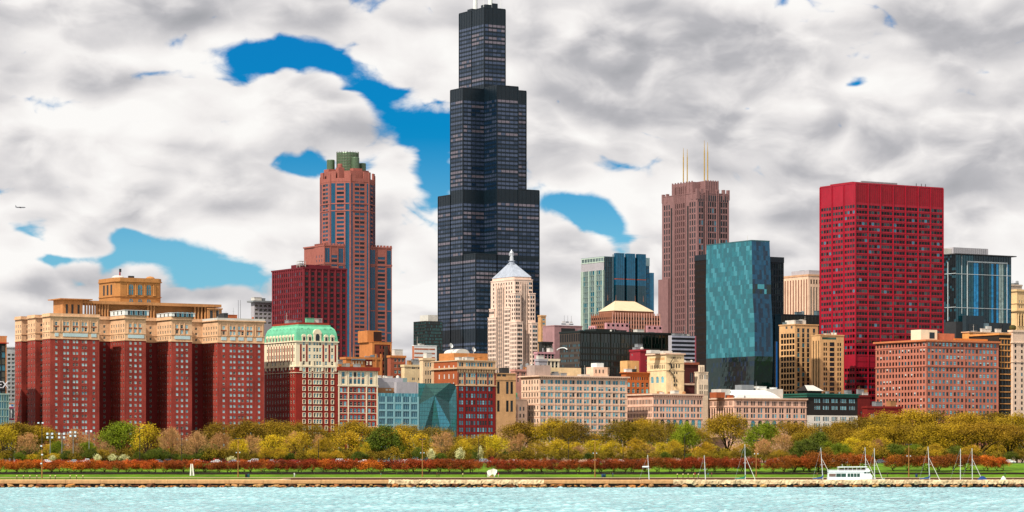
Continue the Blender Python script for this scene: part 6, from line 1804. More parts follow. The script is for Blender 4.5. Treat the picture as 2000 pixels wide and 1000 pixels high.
def make_tree(kind, seed, H, Wd, hb, leaves, lsize, limbs=8, branches=7, twigs=7, vase=.5, stems=1, flat=1.0, rr=.3):
    """(trunk mesh, crown mesh): limbs, branches and twigs inside an uneven crown, leaf-sized faces in clumps"""
    r = random.Random(seed)
    tr, cr = MB(), MB()
    bark = BARK_R if kind in ('orange', 'red', 'brown') else BARK
    tw, lf = TWIG[kind], LEAF[kind]
    a = Wd / 2; c = (H - hb) / 2; zc = hb + c
    lobes = [(r.uniform(0, 6.28), r.uniform(-.5, .9), r.uniform(.72, 1.12)) for _ in range(9)]
    def surf(az, el, f):
        """point in the uneven crown, f = share of the way out"""
        k = 1.0
        for la, le, lk in lobes:
            d = (math.cos(az - la) * math.cos(el) + math.sin(el) * le)
            if d > .75: k *= 1 + (lk - 1) * (d - .75) * 4
        ce = math.cos(el) ** flat
        return Vector((a * f * k * ce * math.cos(az), a * f * k * ce * math.sin(az), zc + c * f * k * math.sin(el)))
    clumps = []
    for s in range(stems):
        base = Vector((r.uniform(-.3, .3), r.uniform(-.3, .3), 0)) if stems > 1 else Vector((0, 0, 0))
        top = Vector((r.gauss(0, .06 * hb + .1), r.gauss(0, .06 * hb + .1), hb * r.uniform(.85, 1.05)))
        if stems > 1: top += Vector((r.uniform(-1, 1) * a * .3, r.uniform(-1, 1) * a * .3, 0))
        tr.tube(base - Vector((0, 0, .4)), top, rr * 1.25, rr * .85, bark, 7)
        n = max(2, limbs // stems)
        for i in range(n):
            az = 2 * math.pi * (i + r.uniform(-.3, .3)) / n + s
            el = r.uniform(-.15, 1.35) if stems == 1 else r.uniform(-.55, 1.2)
            tip = surf(az, el, r.uniform(.72, .9))
            p0 = top; prev = top; rad = rr * r.uniform(.45, .65)
            ctrl = top.lerp(tip, .45) + Vector((0, 0, (tip - top).length * vase * r.uniform(.1, .35)))
            pts = []
            for q in range(1, 6):
                t = q / 5
                p = top * (1 - t) ** 2 + ctrl * 2 * t * (1 - t) + tip * t * t + Vector((r.gauss(0, .12), r.gauss(0, .12), r.gauss(0, .1)))
                tr.tube(prev, p, rad * (1 - .17 * (q - 1)), rad * (1 - .17 * q), bark, 5, cap=False); pts.append(p); prev = p
            for j in range(branches):
                t = r.uniform(.3, 1); k = min(4, int(t * 5)); st = pts[max(0, k - 1)].lerp(pts[k], r.random())
                baz = az + r.gauss(0, .55); bel = max(-.6, min(1.5, el + r.gauss(0, .5)))
                end = surf(baz, bel, r.uniform(.8, 1.0))
                if (end - st).length > a * 1.1: end = st.lerp(end, .6)
                mid = st.lerp(end, .5) + Vector((r.gauss(0, .25), r.gauss(0, .25), abs(r.gauss(0, .35)) * vase))
                tr.tube(st, mid, rad * .36, rad * .24, tw if kind in ('bare', 'rose') else bark, 4, cap=False); tr.tube(mid, end, rad * .24, rad * .1, tw if kind in ('bare', 'rose') else bark, 4, cap=False)
                clumps += [(mid, .8), (end, 1.0)]
                for q in range(twigs):
                    s0 = mid.lerp(end, r.random())
                    dv = (s0 - Vector((0, 0, zc - c * .9))).normalized() + Vector((r.gauss(0, .45), r.gauss(0, .45), r.gauss(.25, .4)))
                    s1 = s0 + dv.normalized() * r.uniform(.08, .17) * H * .6
                    cr.tube(s0, s1, max(.025, rad * .09), .018, tw, 3, cap=False)
                    if q % 2 == 0: clumps.append((s1, .75))
    # extra clumps through the shell so the outline is uneven but full
    if leaves > 600:
        for _ in range(int(len(clumps) * .35)): clumps.append((surf(r.uniform(0, 6.28), r.uniform(-.45, 1.45), r.uniform(.55, 1.0)), .9))
    per = leaves / max(1, len(clumps)); spread_ = (a * c) ** .5 * .11 + .12
    q = cr.slot(lf)
    for (p, k) in clumps:
        nleaf = int(per * k * r.uniform(.4, 1.7) + r.random())
        cs = spread_ * r.uniform(.7, 1.3)
        for _ in range(nleaf):
            ctr = p + Vector((r.gauss(0, cs), r.gauss(0, cs), r.gauss(0, cs * .75)))
            u = Vector((r.gauss(0, 1), r.gauss(0, 1), r.gauss(0, .6))).normalized(); v = u.orthogonal().normalized(); v = (v * math.cos(1.1) + u.cross(v) * r.uniform(-1, 1)).normalized()
            s = lsize * r.uniform(.6, 1.3)
            i0 = len(cr.v); cr.v += [tuple(ctr - u * s), tuple(ctr + v * s * .62), tuple(ctr + u * s), tuple(ctr - v * s * .62)]
            cr.f.append((i0, i0 + 1, i0 + 2, i0 + 3)); cr.mi.append(q)
    return tr.mesh('trunk'), cr.mesh('crown'), H, Wd

SPEC = {   # kind: (n prototypes, arguments)
    'elm': (3, dict(H=18, Wd=20, hb=4.5, leaves=14000, lsize=.23, limbs=9, branches=9, twigs=6, vase=.9, flat=.8, rr=.45)),
    'elmdark': (2, dict(H=18, Wd=19, hb=4.0, leaves=13000, lsize=.24, limbs=9, branches=8, twigs=6, vase=.8, flat=.8, rr=.45)),
    'yellow': (3, dict(H=12, Wd=10, hb=2.4, leaves=4800, lsize=.18, limbs=9, branches=7, twigs=8, vase=.9, rr=.24)),
    'honey': (3, dict(H=12, Wd=11, hb=2.2, leaves=5600, lsize=.18, limbs=9, branches=7, twigs=8, vase=.9, rr=.24)),
    'green': (2, dict(H=13, Wd=15, hb=1.8, leaves=12000, lsize=.23, limbs=9, branches=8, twigs=4, vase=.5, flat=.8, rr=.3)),
    'darkgreen': (2, dict(H=11, Wd=11, hb=1.0, leaves=9000, lsize=.22, limbs=8, branches=8, twigs=4, vase=.4, rr=.25)),
    'bare': (3, dict(H=12, Wd=10, hb=1.6, leaves=900, lsize=.15, limbs=12, branches=9, twigs=15, vase=1.2, rr=.22)),
    'rose': (2, dict(H=11, Wd=11, hb=1.4, leaves=1300, lsize=.16, limbs=9, branches=8, twigs=13, vase=.9, rr=.2)),
    'orange': (3, dict(H=5.2, Wd=8.2, hb=.65, leaves=5200, lsize=.16, limbs=8, branches=7, twigs=6, vase=.3, stems=2, flat=.6, rr=.14)),
    'red': (4, dict(H=5.2, Wd=8.2, hb=.65, leaves=5200, lsize=.16, limbs=8, branches=7, twigs=7, vase=.3, stems=2, flat=.6, rr=.14)),
    'brown': (3, dict(H=6.4, Wd=8, hb=.7, leaves=5400, lsize=.16, limbs=8, branches=7, twigs=7, vase=.4, stems=2, flat=.6, rr=.16)),
    'cream': (1, dict(H=3, Wd=4, hb=.4, leaves=1500, lsize=.14, limbs=7, branches=5, twigs=3, stems=3, rr=.07)),
    'shrub': (3, dict(H=5, Wd=6.5, hb=.5, leaves=2600, lsize=.2, limbs=8, branches=6, twigs=5, stems=3, rr=.1)),
}
PROTO = {}
for i_, (k_, (n_, kw)) in enumerate(SPEC.items()):
    PROTO[k_] = [make_tree(k_, 100 + i_ * 10 + q, **kw) for q in range(n_)]
NAMES = {'elm': ('elm_tree', 'olive leafed elm tree'), 'elmdark': ('elm_tree', 'dark olive elm tree'), 'yellow': ('budding_tree', 'gold budding tree'), 'honey': ('budding_tree', 'honey coloured budding tree'), 'green': ('green_tree', 'bright green leafy tree'),
         'darkgreen': ('green_tree', 'deep green bushy tree'), 'bare': ('bare_tree', 'tan bare-branched tree'), 'rose': ('bare_tree', 'rosy bare-branched tree'), 'orange': ('hawthorn_tree', 'orange hawthorn'), 'red': ('hawthorn_tree', 'rust-red hawthorn'),
         'brown': ('hawthorn_tree', 'brown-orange hawthorn'), 'cream': ('blossom_shrub', 'cream blossoming shrub'), 'shrub': ('shrub', 'rust-green shrub')}
TREES = []
rt = random.Random(5)
def plant(kind, px, top, wpx, Y, sink=0.0): TREES.append((kind, px, top, wpx, Y, sink))

# back row along the avenue
for (k_, px, top, w_) in [('elmdark', 22, 829, 120), ('elm', 78, 836, 90), ('elm', -40, 830, 110), ('rose', 110, 846, 70), ('bare', 150, 842, 80), ('rose', 185, 848, 70), ('bare', 330, 838, 60), ('rose', 385, 842, 70), ('elmdark', 432, 829, 90), ('elmdark', 482, 826, 110), ('elm', 540, 828, 100), ('elmdark', 592, 830, 90), ('elm', 690, 828, 100), ('elmdark', 640, 846, 70), ('elm', 745, 838, 80), ('elm', 792, 834, 80), ('elmdark', 850, 838, 90), ('honey', 905, 852, 70), ('elm', 945, 853, 70),
                      ('elmdark', 1020, 829, 110), ('elm', 1085, 823, 110), ('elmdark', 1120, 828, 80), ('honey', 1165, 850, 80), ('elmdark', 1215, 826, 100), ('elm', 1262, 824, 90), ('elmdark', 1300, 828, 90), ('elm', 1352, 838, 70), ('elm', 1420, 814, 122), ('green', 1492, 830, 80), ('elm', 1545, 828, 110), ('elmdark', 1600, 834, 90), ('elm', 1640, 828, 100),
                      ('elmdark', 1690, 820, 110), ('elm', 1730, 812, 110), ('elm', 1782, 806, 120), ('elmdark', 1838, 808, 120), ('elm', 1890, 812, 120), ('elmdark', 1935, 810, 120), ('elm', 1985, 814, 120), ('elmdark', 2040, 812, 120)]:
    plant(k_, px, top, w_, 1330 + rt.uniform(-20, 40))
for (k_, px, top, w_) in [('elm', 1660, 842, 110), ('elm', 1712, 836, 110), ('elmdark', 1765, 834, 110), ('elm', 1815, 832, 110), ('elm', 1868, 834, 110), ('elm', 1915, 830, 120), ('elm', 1968, 834, 120), ('elmdark', 2015, 832, 110), ('elmdark', 1565, 848, 90), ('elmdark', 1612, 852, 90)]:
    plant(k_, px, top, w_, 1265 + rt.uniform(-12, 15))
# middle rows, trees that stand out in the photograph
hero = [('yellow', 8, 836, 60), ('bare', 55, 848, 62), ('green', 112, 864, 34), ('green', 170, 866, 40), ('rose', 145, 868, 60), ('rose', 205, 862, 46), ('green', 238, 829, 90), ('yellow', 286, 832, 62), ('bare', 335, 838, 54), ('bare', 383, 846, 58), ('rose', 360, 858, 50), ('bare', 434, 847, 60), ('yellow', 468, 858, 44), ('bare', 492, 852, 44), ('yellow', 532, 852, 56), ('bare', 572, 846, 60), ('honey', 585, 845, 66), ('honey', 632, 856, 44), ('bare', 625, 850, 34), ('honey', 682, 846, 84), ('yellow', 714, 866, 22),
        ('darkgreen', 742, 833, 74), ('honey', 776, 842, 66), ('honey', 818, 848, 64), ('bare', 868, 846, 54), ('honey', 905, 860, 50), ('yellow', 968, 852, 56), ('bare', 1012, 850, 54), ('honey', 1050, 862, 56), ('yellow', 1090, 860, 56), ('honey', 1122, 864, 46), ('yellow', 1160, 862, 50), ('rose', 1128, 872, 40), ('yellow', 1195, 862, 50), ('honey', 1240, 858, 60), ('rose', 1262, 866, 50), ('yellow', 1292, 866, 44), ('green', 1336, 831, 66), ('honey', 1318, 862, 40), ('honey', 1380, 866, 40), ('bare', 1492, 858, 44), ('bare', 1530, 850, 54),
        ('darkgreen', 1568, 862, 50), ('darkgreen', 1600, 846, 60), ('green', 1615, 866, 40), ('yellow', 1662, 858, 48), ('darkgreen', 1700, 868, 46), ('honey', 1722, 858, 50), ('green', 1760, 872, 44), ('green', 1800, 876, 44), ('green', 1845, 880, 36)]
for (k_, px, top, w_) in hero: plant(k_, px, top, w_, 1228 + rt.uniform(-16, 16))
# understorey behind the drive
px = -10
while px < 1860:
    k_ = rt.choice(['shrub', 'shrub', 'darkgreen', 'shrub', 'honey'] if px > 120 else ['green', 'shrub', 'yellow'])
    plant(k_, px, rt.uniform(874, 888), rt.uniform(26, 40), 1200 + rt.uniform(-6, 6))
    px += rt.uniform(19, 27)
for px, top, w_ in ((103, 890, 18), (191, 888, 18), (219, 888, 22), (240, 889, 24), (451, 892, 20), (843, 878, 18), (898, 876, 20), (938, 874, 14)): plant('cream', px, top, w_, 1193)
# fill under the tall elms on the right and along the avenue
for px in range(1560, 2030, 24): plant(rt.choice(['darkgreen', 'honey', 'shrub', 'honey']), px + rt.uniform(-6, 6), rt.uniform(858, 872), rt.uniform(44, 60), 1290 + rt.uniform(-10, 10))
for px in range(-20, 1560, 30): plant(rt.choice(['shrub', 'honey', 'darkgreen', 'shrub']), px + rt.uniform(-6, 6), rt.uniform(866, 878), rt.uniform(40, 60), 1262 + rt.uniform(-10, 10))
for px in range(1860, 2020, 22): plant(rt.choice(['shrub', 'darkgreen']), px + rt.uniform(-5, 5), rt.uniform(880, 888), rt.uniform(28, 38), 1205)
for (k_, px, top, w_) in [('darkgreen', 1585, 860, 60), ('green', 1640, 868, 50), ('honey', 1690, 862, 60), ('bare', 1712, 860, 40), ('darkgreen', 1745, 868, 50), ('green', 1785, 870, 46), ('honey', 1826, 868, 50), ('darkgreen', 1868, 872, 46), ('honey', 1900, 870, 50)]: plant(k_, px, top, w_, 1206 + rt.uniform(-6, 6))
# hawthorn row by the water
px = 6
while px < 1612:
    f = px / 1600
    k_ = 'orange' if rt.random() < max(0, .95 - f * 1.8) else ('red' if rt.random() < (.9 if px < 1480 else .3) else 'brown')
    if not (934 < px < 950 or 1484 < px < 1496): plant(k_, px, float(np.interp(px, [0, 430, 500, 1150, 1300, 1600], [901, 900.5, 899, 898.5, 896.5, 893])) + rt.uniform(-2.0, 1.5), rt.uniform(42, 52), 1086 + rt.uniform(-3, 5))
    px += rt.uniform(20, 25)
for px, top, w_ in ((1548, 890, 50), (1585, 886, 56), (1622, 889, 54), (1655, 887, 54), (1685, 889, 50), (1748, 889, 46), (1776, 890, 46), (1806, 891, 48), (1834, 891, 46), (1862, 889, 50), (1892, 889, 52), (1925, 892, 50), (1952, 895, 44), (1600, 884, 56)): plant('brown' if px < 1900 else 'orange', px, top, w_, 1092 + rt.uniform(-3, 4))

cnt = {}
PLANT_GROUP = {'elm_tree': 'elms along the avenue', 'budding_tree': 'budding park trees', 'green_tree': 'green park trees', 'bare_tree': 'bare park trees', 'hawthorn_tree': 'hawthorns in the shoreline row', 'blossom_shrub': 'blossoming shrubs by the drive', 'shrub': 'shrubs beside the drive'}
TREES.sort(key=lambda t: t[1])
for (k_, px, top, wpx, Y, sink) in TREES:
    i_ = cnt[k_] = cnt.get(k_, 0) + 1
    trk, crn, H, Wd = PROTO[k_][i_ % len(PROTO[k_])]
    zb = ground_z(Y) - .05
    h = at(px, top, Y).z - zb; w_ = wpx / F * Y
    nm, lb = NAMES[k_]
    place = {'elm_tree': 'below the buildings', 'budding_tree': 'behind the drive', 'green_tree': 'behind the drive', 'bare_tree': 'behind the drive', 'hawthorn_tree': 'in the shoreline row', 'blossom_shrub': 'beside the drive', 'shrub': 'behind the drive'}[nm]
    t_ = thing(nm, '%s %s, %s from the left of its colour' % (lb, place, ordw(i_)), 'shrub' if 'shrub' in nm else 'tree', ((px - CX) / F * Y, Y, zb), rt.uniform(0, 6.28), PLANT_GROUP[nm])
    t_.scale = (w_ / Wd, w_ / Wd * rt.uniform(.85, 1.0), h / H)
    link('trunk', trk, t_); link('crown', crn, t_)

# ================================================================== vehicles on the drive
TYRE = mat('tyre_black', (18, 18, 18), rough=.9); RIM = mat('rim_silver', (168, 170, 172), rough=.3, metal=.7); CARGL = glass('car_glass', (16, 24, 28), wob=0)
LAMPW = mat('headlamp', (232, 232, 224), rough=.15); LAMPR = mat('tail_lamp', (150, 14, 14), rough=.2)
CAR_PROF = {
    'sedan': ([(-2.3, .35), (-2.32, .75), (-2.2, .92), (-1.5, .98), (1.0, .98), (2.1, .82), (2.3, .6), (2.28, .35)], [(-1.65, .96), (-1.05, 1.42), (.25, 1.44), (1.05, .96)], 1.78),
    'suv': ([(-2.4, .4), (-2.42, .9), (-2.35, 1.08), (1.1, 1.1), (2.2, 1.0), (2.4, .7), (2.38, .4)], [(-2.3, 1.06), (-2.1, 1.75), (.35, 1.78), (1.15, 1.06)], 1.9),
    'hatch': ([(-2.0, .36), (-2.05, .85), (-1.95, 1.0), (.9, 1.0), (1.85, .85), (2.05, .6), (2.02, .36)], [(-1.9, .98), (-1.55, 1.5), (.1, 1.52), (.98, .98)], 1.75),
    'pickup': ([(-2.8, .45), (-2.82, 1.08), (-.75, 1.1), (1.3, 1.12), (2.6, 1.05), (2.78, .75), (2.76, .45)], [(-.7, 1.08), (-.55, 1.78), (.7, 1.8), (1.35, 1.08)], 1.95),
}
def car_meshes(kind, paint):
    body, cab, wd = CAR_PROF[kind]; hw_ = wd / 2; out = {}
    def extr(m, pr, hw0, hw1, mt, zsplit=None):
        a = [(x, -(hw1 if zsplit and z > zsplit else hw0), z) for x, z in pr]; b = [(x, (hw1 if zsplit and z > zsplit else hw0), z) for x, z in pr]
        m.poly(a, mt); m.poly(b[::-1], mt)
        for i in range(len(pr)):
            j = (i + 1) % len(pr); m.poly([a[i], b[i], b[j], a[j]], mt)
    m = MB(); extr(m, body, hw_, hw_, paint); extr(m, cab, hw_ * .95, hw_ * .78, paint, cab[0][1] + .1)
    if kind == 'pickup': m.box(-2.7, -.85, -hw_ * .85, hw_ * .85, 1.11, 1.115, TYRE)
    out['body'] = m.mesh('body')
    m = MB(); zs, zt = cab[0][1] + .06, cab[1][1] - .09
    xl = lambda z: np.interp(z, [cab[0][1], cab[1][1]], [cab[0][0], cab[1][0]]); xr = lambda z: np.interp(z, [cab[3][1], cab[2][1]], [cab[3][0], cab[2][0]])
    for sg in (-1, 1):
        ya, yb = hw_ * .96, hw_ * .80
        segs = 3 if kind != 'pickup' else 2
        for q in range(segs):
            f0, f1 = q / segs + .03, (q + 1) / segs - .03
            L0, R0, L1, R1 = xl(zs) + .12, xr(zs) - .12, xl(zt) + .1, xr(zt) - .1
            pts = [(L0 + (R0 - L0) * f0, sg * ya, zs), (L0 + (R0 - L0) * f1, sg * ya, zs), (L1 + (R1 - L1) * f1, sg * yb, zt), (L1 + (R1 - L1) * f0, sg * yb, zt)]
            m.poly(pts if sg < 0 else pts[::-1], CARGL)
    for (x0, x1, sg) in ((xr(zs) + .03, xr(zt) + .03, 1), (xl(zs) - .03, xl(zt) - .03, -1)):
        m.poly([(x0, -hw_ * .85, zs), (x0, hw_ * .85, zs), (x1, hw_ * .7, zt), (x1, -hw_ * .7, zt)], CARGL)
    out['window'] = m.mesh('window')
    m = MB()
    for sg in (-1, 1): m.box(body[-2][0] - .05, body[-2][0] + .04, sg * hw_ * .75 - .2, sg * hw_ * .75 + .2, .62, .8, LAMPW)
    out['headlight'] = m.mesh('headlight')
    m = MB()
    for sg in (-1, 1): m.box(body[0][0] - .06, body[0][0] + .05, sg * hw_ * .78 - .16, sg * hw_ * .78 + .16, .68, .9, LAMPR)
    out['tail_light'] = m.mesh('tail_light')
    return out, body, hw_
def wheel_mesh():
    t, r_ = MB(), MB(); n = 14
    for m, ra, w_, mt in ((t, .34, .12, TYRE), (r_, .22, .125, RIM)): m.tube((0, -w_, 0), (0, w_, 0), ra, ra, mt, n)
    return t.mesh('tyre'), r_.mesh('rim')
WT, WR = wheel_mesh()
PAINT = {k: mat('paint_' + k, c, rough=.25, var=.04, spec=.6) for k, c in dict(white=(228, 230, 232), silver=(150, 162, 172), black=(14, 16, 18), green=(20, 44, 34), grey=(84, 92, 100), red=(140, 24, 22), blue=(30, 58, 110), tan=(160, 132, 96)).items()}
CARM = {}
def car(kind, col, px, Y, face, label):
    if (kind, col) not in CARM: CARM[(kind, col)] = car_meshes(kind, PAINT[col])
    ms, body, hw_ = CARM[(kind, col)]
    t_ = thing('pickup_truck' if kind == 'pickup' else 'car', label, 'pickup' if kind == 'pickup' else 'car', ((px - CX) / F * Y, Y, 8.035), 0 if face > 0 else math.pi, 'vehicles on the drive behind the hawthorns')
    for k_, me in ms.items(): link(k_, me, t_)
    wx = body[-1][0] * .63
    for x in (wx, -wx):
        for y in (-hw_ + .1, hw_ - .1):
            w_ = link('wheel', WT, t_, (x, y, .34)); link('rim', WR, w_)
for a_ in [('sedan', 'silver', 143, 1160, -1, 'silver sedan just left of the white pickup'), ('pickup', 'white', 170, 1160, 1, 'white pickup truck on the drive at the left'),
           ('sedan', 'green', 250, 1158, -1, 'dark green sedan on the drive below the big green tree'), ('hatch', 'grey', 312, 1174, 1, 'grey hatchback half hidden by a black car'), ('suv', 'black', 333, 1160, 1, 'black sport utility vehicle left of the silver wagon'),
           ('hatch', 'silver', 388, 1160, 1, 'silver hatchback beside the white twin posts'), ('sedan', 'white', 93, 1176, 1, 'white sedan far left on the drive'), ('sedan', 'white', 422, 1174, -1, 'white sedan above the hawthorns right of the silver hatchback'), ('sedan', 'silver', 458, 1174, 1, 'silver sedan behind the first tall lamp post on the left lawn'),
           ('suv', 'white', 494, 1166, -1, 'white sport utility vehicle right of the first tall lamp post'), ('sedan', 'silver', 533, 1160, 1, 'silver sedan above the walker in white, nearer of two'), ('sedan', 'grey', 548, 1174, -1, 'grey sedan above the walker in white, farther of two'), ('sedan', 'red', 574, 1166, 1, 'red sedan whose roof shows above the hawthorns'),
           ('sedan', 'green', 640, 1166, 1, 'dark green sedan with pale roof glint mid left'), ('suv', 'white', 667, 1166, 1, 'white sport utility vehicle mid left above rust-red hawthorns'), ('sedan', 'white', 710, 1160, -1, 'white sedan below the small yellow tree'), ('hatch', 'white', 795, 1170, 1, 'white hatchback left of the second lamp post'), ('hatch', 'silver', 816, 1174, -1, 'silver hatchback behind the second tall lamp post'),
           ('sedan', 'green', 928, 1166, -1, 'dark green sedan just left of the silver utility vehicle'), ('suv', 'silver', 948, 1160, 1, 'silver sport utility vehicle above the white sculpture'), ('sedan', 'white', 1003, 1162, -1, 'white sedan right of the white sculpture'), ('sedan', 'tan', 972, 1174, 1, 'tan sedan behind the white sculpture'), ('suv', 'black', 1085, 1170, 1, 'black sport utility vehicle in the middle of the drive'), ('sedan', 'white', 1162, 1166, 1, 'white sedan behind the third tall lamp post'),
           ('sedan', 'white', 1210, 1170, -1, 'white sedan left of the leftmost sailboat mast'), ('sedan', 'silver', 1505, 1170, 1, 'silver sedan right of the fourth lamp post'), ('sedan', 'white', 1972, 1150, 1, 'white sedan at the far right edge of the park'), ('hatch', 'grey', 1722, 1160, 1, 'grey hatchback in the gap behind the tour boat')]: car(*a_)

# ================================================================== lamp posts, poles, bins, posts
POLE = mat('pole_ochre', (150, 104, 52), rough=.5, var=.15); POLED = mat('pole_dark', (38, 30, 26), rough=.5, var=.15); LENS = mat('lamp_lens', (206, 224, 236), rough=.2, var=.05)
def lamp_post(px, top, Y, label, mat_=None):
    zb = ground_z(Y); h = at(px, top, Y).z - zb
    t_ = thing('lamp_post', label, 'lamp post', ((px - CX) / F * Y, Y, zb), 0, 'tall twin-arm lamp posts along the shore')
    m = MB(); m.tube((0, 0, 0), (0, 0, h), .2, .11, mat_ or POLE, 8); m.tube((0, 0, 0), (0, 0, .7), .32, .28, mat_ or POLE, 8); m.build('pole', t_)
    m = MB(); m.box(-1.2, 1.2, -.06, .06, h - .12, h + .04, POLED); m.build('crossarm', t_)
    for sg in (-1, 1):
        m = MB(); m.box(sg * .75 - .45, sg * .75 + .45, -.35, .35, h + .02, h + .26, POLED); m.box(sg * .75 - .35, sg * .75 + .35, -.28, .28, h - .02, h + .02, LENS); m.build('lamp_head', t_)
    m = MB(); m.box(-.65, .65, -.05, .05, h * .62, h * .62 + .07, POLE); m.build('bracket', t_)
    for sg in (-1, 1):
        m = MB(); m.lathe([(.12, 0), (.24, .16), (.1, .34)], LENS, 8); m.build('side_lamp', t_).location = (sg * .6, 0, h * .62 + .06)
for a_ in ((465, 857, 1056, 'tall twin-headed lamp post on the left lawn beside two bins'), (825, 858, 1056, 'tall twin-headed lamp post left of the white sculpture'), (1162, 859, 1056, 'tall twin-headed lamp post at the middle of the shore'), (1477, 861, 1056, 'tall twin-headed lamp post right of the green-covered sailboat'), (1775, 868, 1056, 'tall twin-headed lamp post right of the tour boat')): lamp_post(*a_)
def utility_pole():
    Y = 1030; zb = 2.8; h = at(82, 826, Y).z - zb
    t_ = thing('utility_pole', 'tall pole with floodlights and crossbars at the far left of the seawall', 'pole', ((82 - CX) / F * Y, Y, zb))
    m = MB(); m.tube((0, 0, 0), (0, 0, h * .52), .24, .2, POLE, 8); m.tube((0, 0, h * .52), (0, 0, h), .2, .12, POLED, 8); m.build('pole', t_)
    for zz, w_ in ((h, 1.3), (h * .7, 1.2)):
        m = MB(); m.box(-w_, w_ * .4, -.08, .08, zz - .1, zz + .06, POLED); m.build('crossarm', t_)
    for dx, zz in ((-1.2, h), (.3, h), (-.2, h * .585), (.1, h * .43), (-.2, h * .27)):
        m = MB(); m.box(-.3, .3, -.3, .1, -.22, .22, LENS); m.build('floodlight', t_).location = (dx, -.2, zz)
utility_pole()
def court_light(px, top, Y, label, n):
    zb = ground_z(Y); h = at(px, top, Y).z - zb
    t_ = thing('court_light', label, 'floodlight', ((px - CX) / F * Y, Y, zb), 0, 'sports court floodlights in front of the red hotel')
    m = MB(); m.tube((0, 0, 0), (0, 0, h), .2, .14, mat('pole_grey', (120, 122, 122), rough=.4), 8); m.build('pole', t_)
    for r_ in range(n):
        m = MB(); m.box(-1.4, 1.4, -.07, .07, h - r_ * 1.5 - .08, h - r_ * 1.5 + .05, MATS['pole_grey']); m.build('crossarm', t_)
        for dx in (-1.1, .9):
            m = MB(); m.box(-.4, .4, -.45, .1, -.45, .35, LENS); m.build('lamp_head', t_).location = (dx, -.15, h - r_ * 1.5 - .2)
for i_, (px, top) in enumerate(((98, 846), (121, 846), (143, 843), (174, 841))): court_light(px, top, 1216, 'sports court floodlight mast before the red hotel, %s from the left' % ORD[i_], 2 if i_ < 3 else 1)
def street_lamp(px, top, Y, label, two=False):
    zb = ground_z(Y); h = at(px, top, Y).z - zb
    t_ = thing('street_lamp', label, 'street lamp', ((px - CX) / F * Y, Y, zb), 0, 'dark street lamps along the drive')
    m = MB(); m.tube((0, 0, 0), (0, 0, h * .95), .17, .1, POLED, 7); m.build('pole', t_)
    for sg in ((-1, 1) if two else (1,)):
        m = MB(); pv = Vector((0, 0, h * .95))
        for q in range(1, 6):
            a = q / 5 * math.pi / 2; p = Vector((sg * 1.9 * math.sin(a), 0, h * .95 + .05 * h * (1 - math.cos(a)) + .25 * math.sin(a))); m.tube(pv, p, .07, .06, POLED, 5); pv = p
        m.build('arm', t_)
        m = MB(); m.box(-.45, .45, -.18, .18, -.12, .1, POLED); m.build('lamp_head', t_).location = pv
for a_ in ((355, 832, 1190, 'dark double-armed street lamp before the second recess of the red hotel', True), (273, 834, 1190, 'thin dark pole rising through the yellow tree beside the big green tree'), (1217, 862, 1190, 'dark curved street lamp left of the stone tower block'), (1337, 846, 1190, 'dark street lamp in front of the bright green tree at centre right'),
           (1110, 854, 1190, 'dark street lamp before the long beige hotel'), (622, 856, 1190, 'dark street lamp below the mansard hotel'), (935, 854, 1190, 'dark street lamp below the red loft building'), (1598, 872, 1190, 'short dark street lamp near the right hawthorns')): street_lamp(*a_)
# bollards with pale caps on the promenade
BOLL = mat('bollard_dark', (52, 34, 26)); CAPM = mat('bollard_cap', (222, 200, 150), var=.05)
def bollard(px, Y, zb, label, grp):
    t_ = thing('bollard', label, 'bollard', ((px - CX) / F * Y, Y, zb), 0, grp)
    m = MB(); m.lathe([(.16, 0), (.12, .1), (.11, 1.05), (.16, 1.1)], BOLL, 8); m.build('post', t_)
    m = MB(); m.lathe([(.2, 0), (.22, .12), (.16, .26), (.05, .32)], CAPM, 8); m.build('cap', t_).location = (0, 0, 1.1)
for i_, px in enumerate((33, 46, 58.5, 72, 98, 108, 137, 149.5, 162)): bollard(px, 1008, 2.64, 'dark bollard with pale cap on the seawall, %s from the left' % ORD[i_], 'bollards on the left seawall')
for i_, px in enumerate((1323, 1334, 1344, 1355, 1364)): bollard(px, 1042.5, 3.02, 'dark bollard on the far promenade left of the mast, %s from the left' % ORD[i_], 'bollards on the far promenade')
bollard(904, 1048, 3.06, 'single dark bollard left of the white sculpture', 'bollards on the far promenade')
def bin_(px, Y, zb, col, label):
    mt = mat('bin_' + col, dict(black=(20, 18, 18), teal=(20, 78, 84), blue=(24, 56, 92))[col], rough=.5)
    t_ = thing('litter_bin', label, 'bin', ((px - CX) / F * Y, Y, zb), 0, 'litter bins on the promenade')
    m = MB(); m.lathe([(.34, 0), (.42, .15), (.45, .95), (.42, 1.0)], mt, 12); m.build('barrel', t_)
    m = MB(); m.lathe([(.47, 0), (.47, .08), (.3, .22), (.08, .26)], mt, 12); m.build('lid', t_).location = (0, 0, 1.0)
bin_(481, 1049, 3.08, 'black', 'black litter bin right of the first tall lamp post'); bin_(485.5, 1049, 3.08, 'teal', 'teal litter bin standing beside the black bin')
bin_(1177, 1049, 3.08, 'blue', 'blue litter bin left of the third lamp post, nearer'); bin_(1181, 1050, 3.08, 'teal', 'teal litter bin right of the third lamp post'); bin_(1790, 1049, 3.08, 'blue', 'blue litter bin between the tour boat and the right masts')
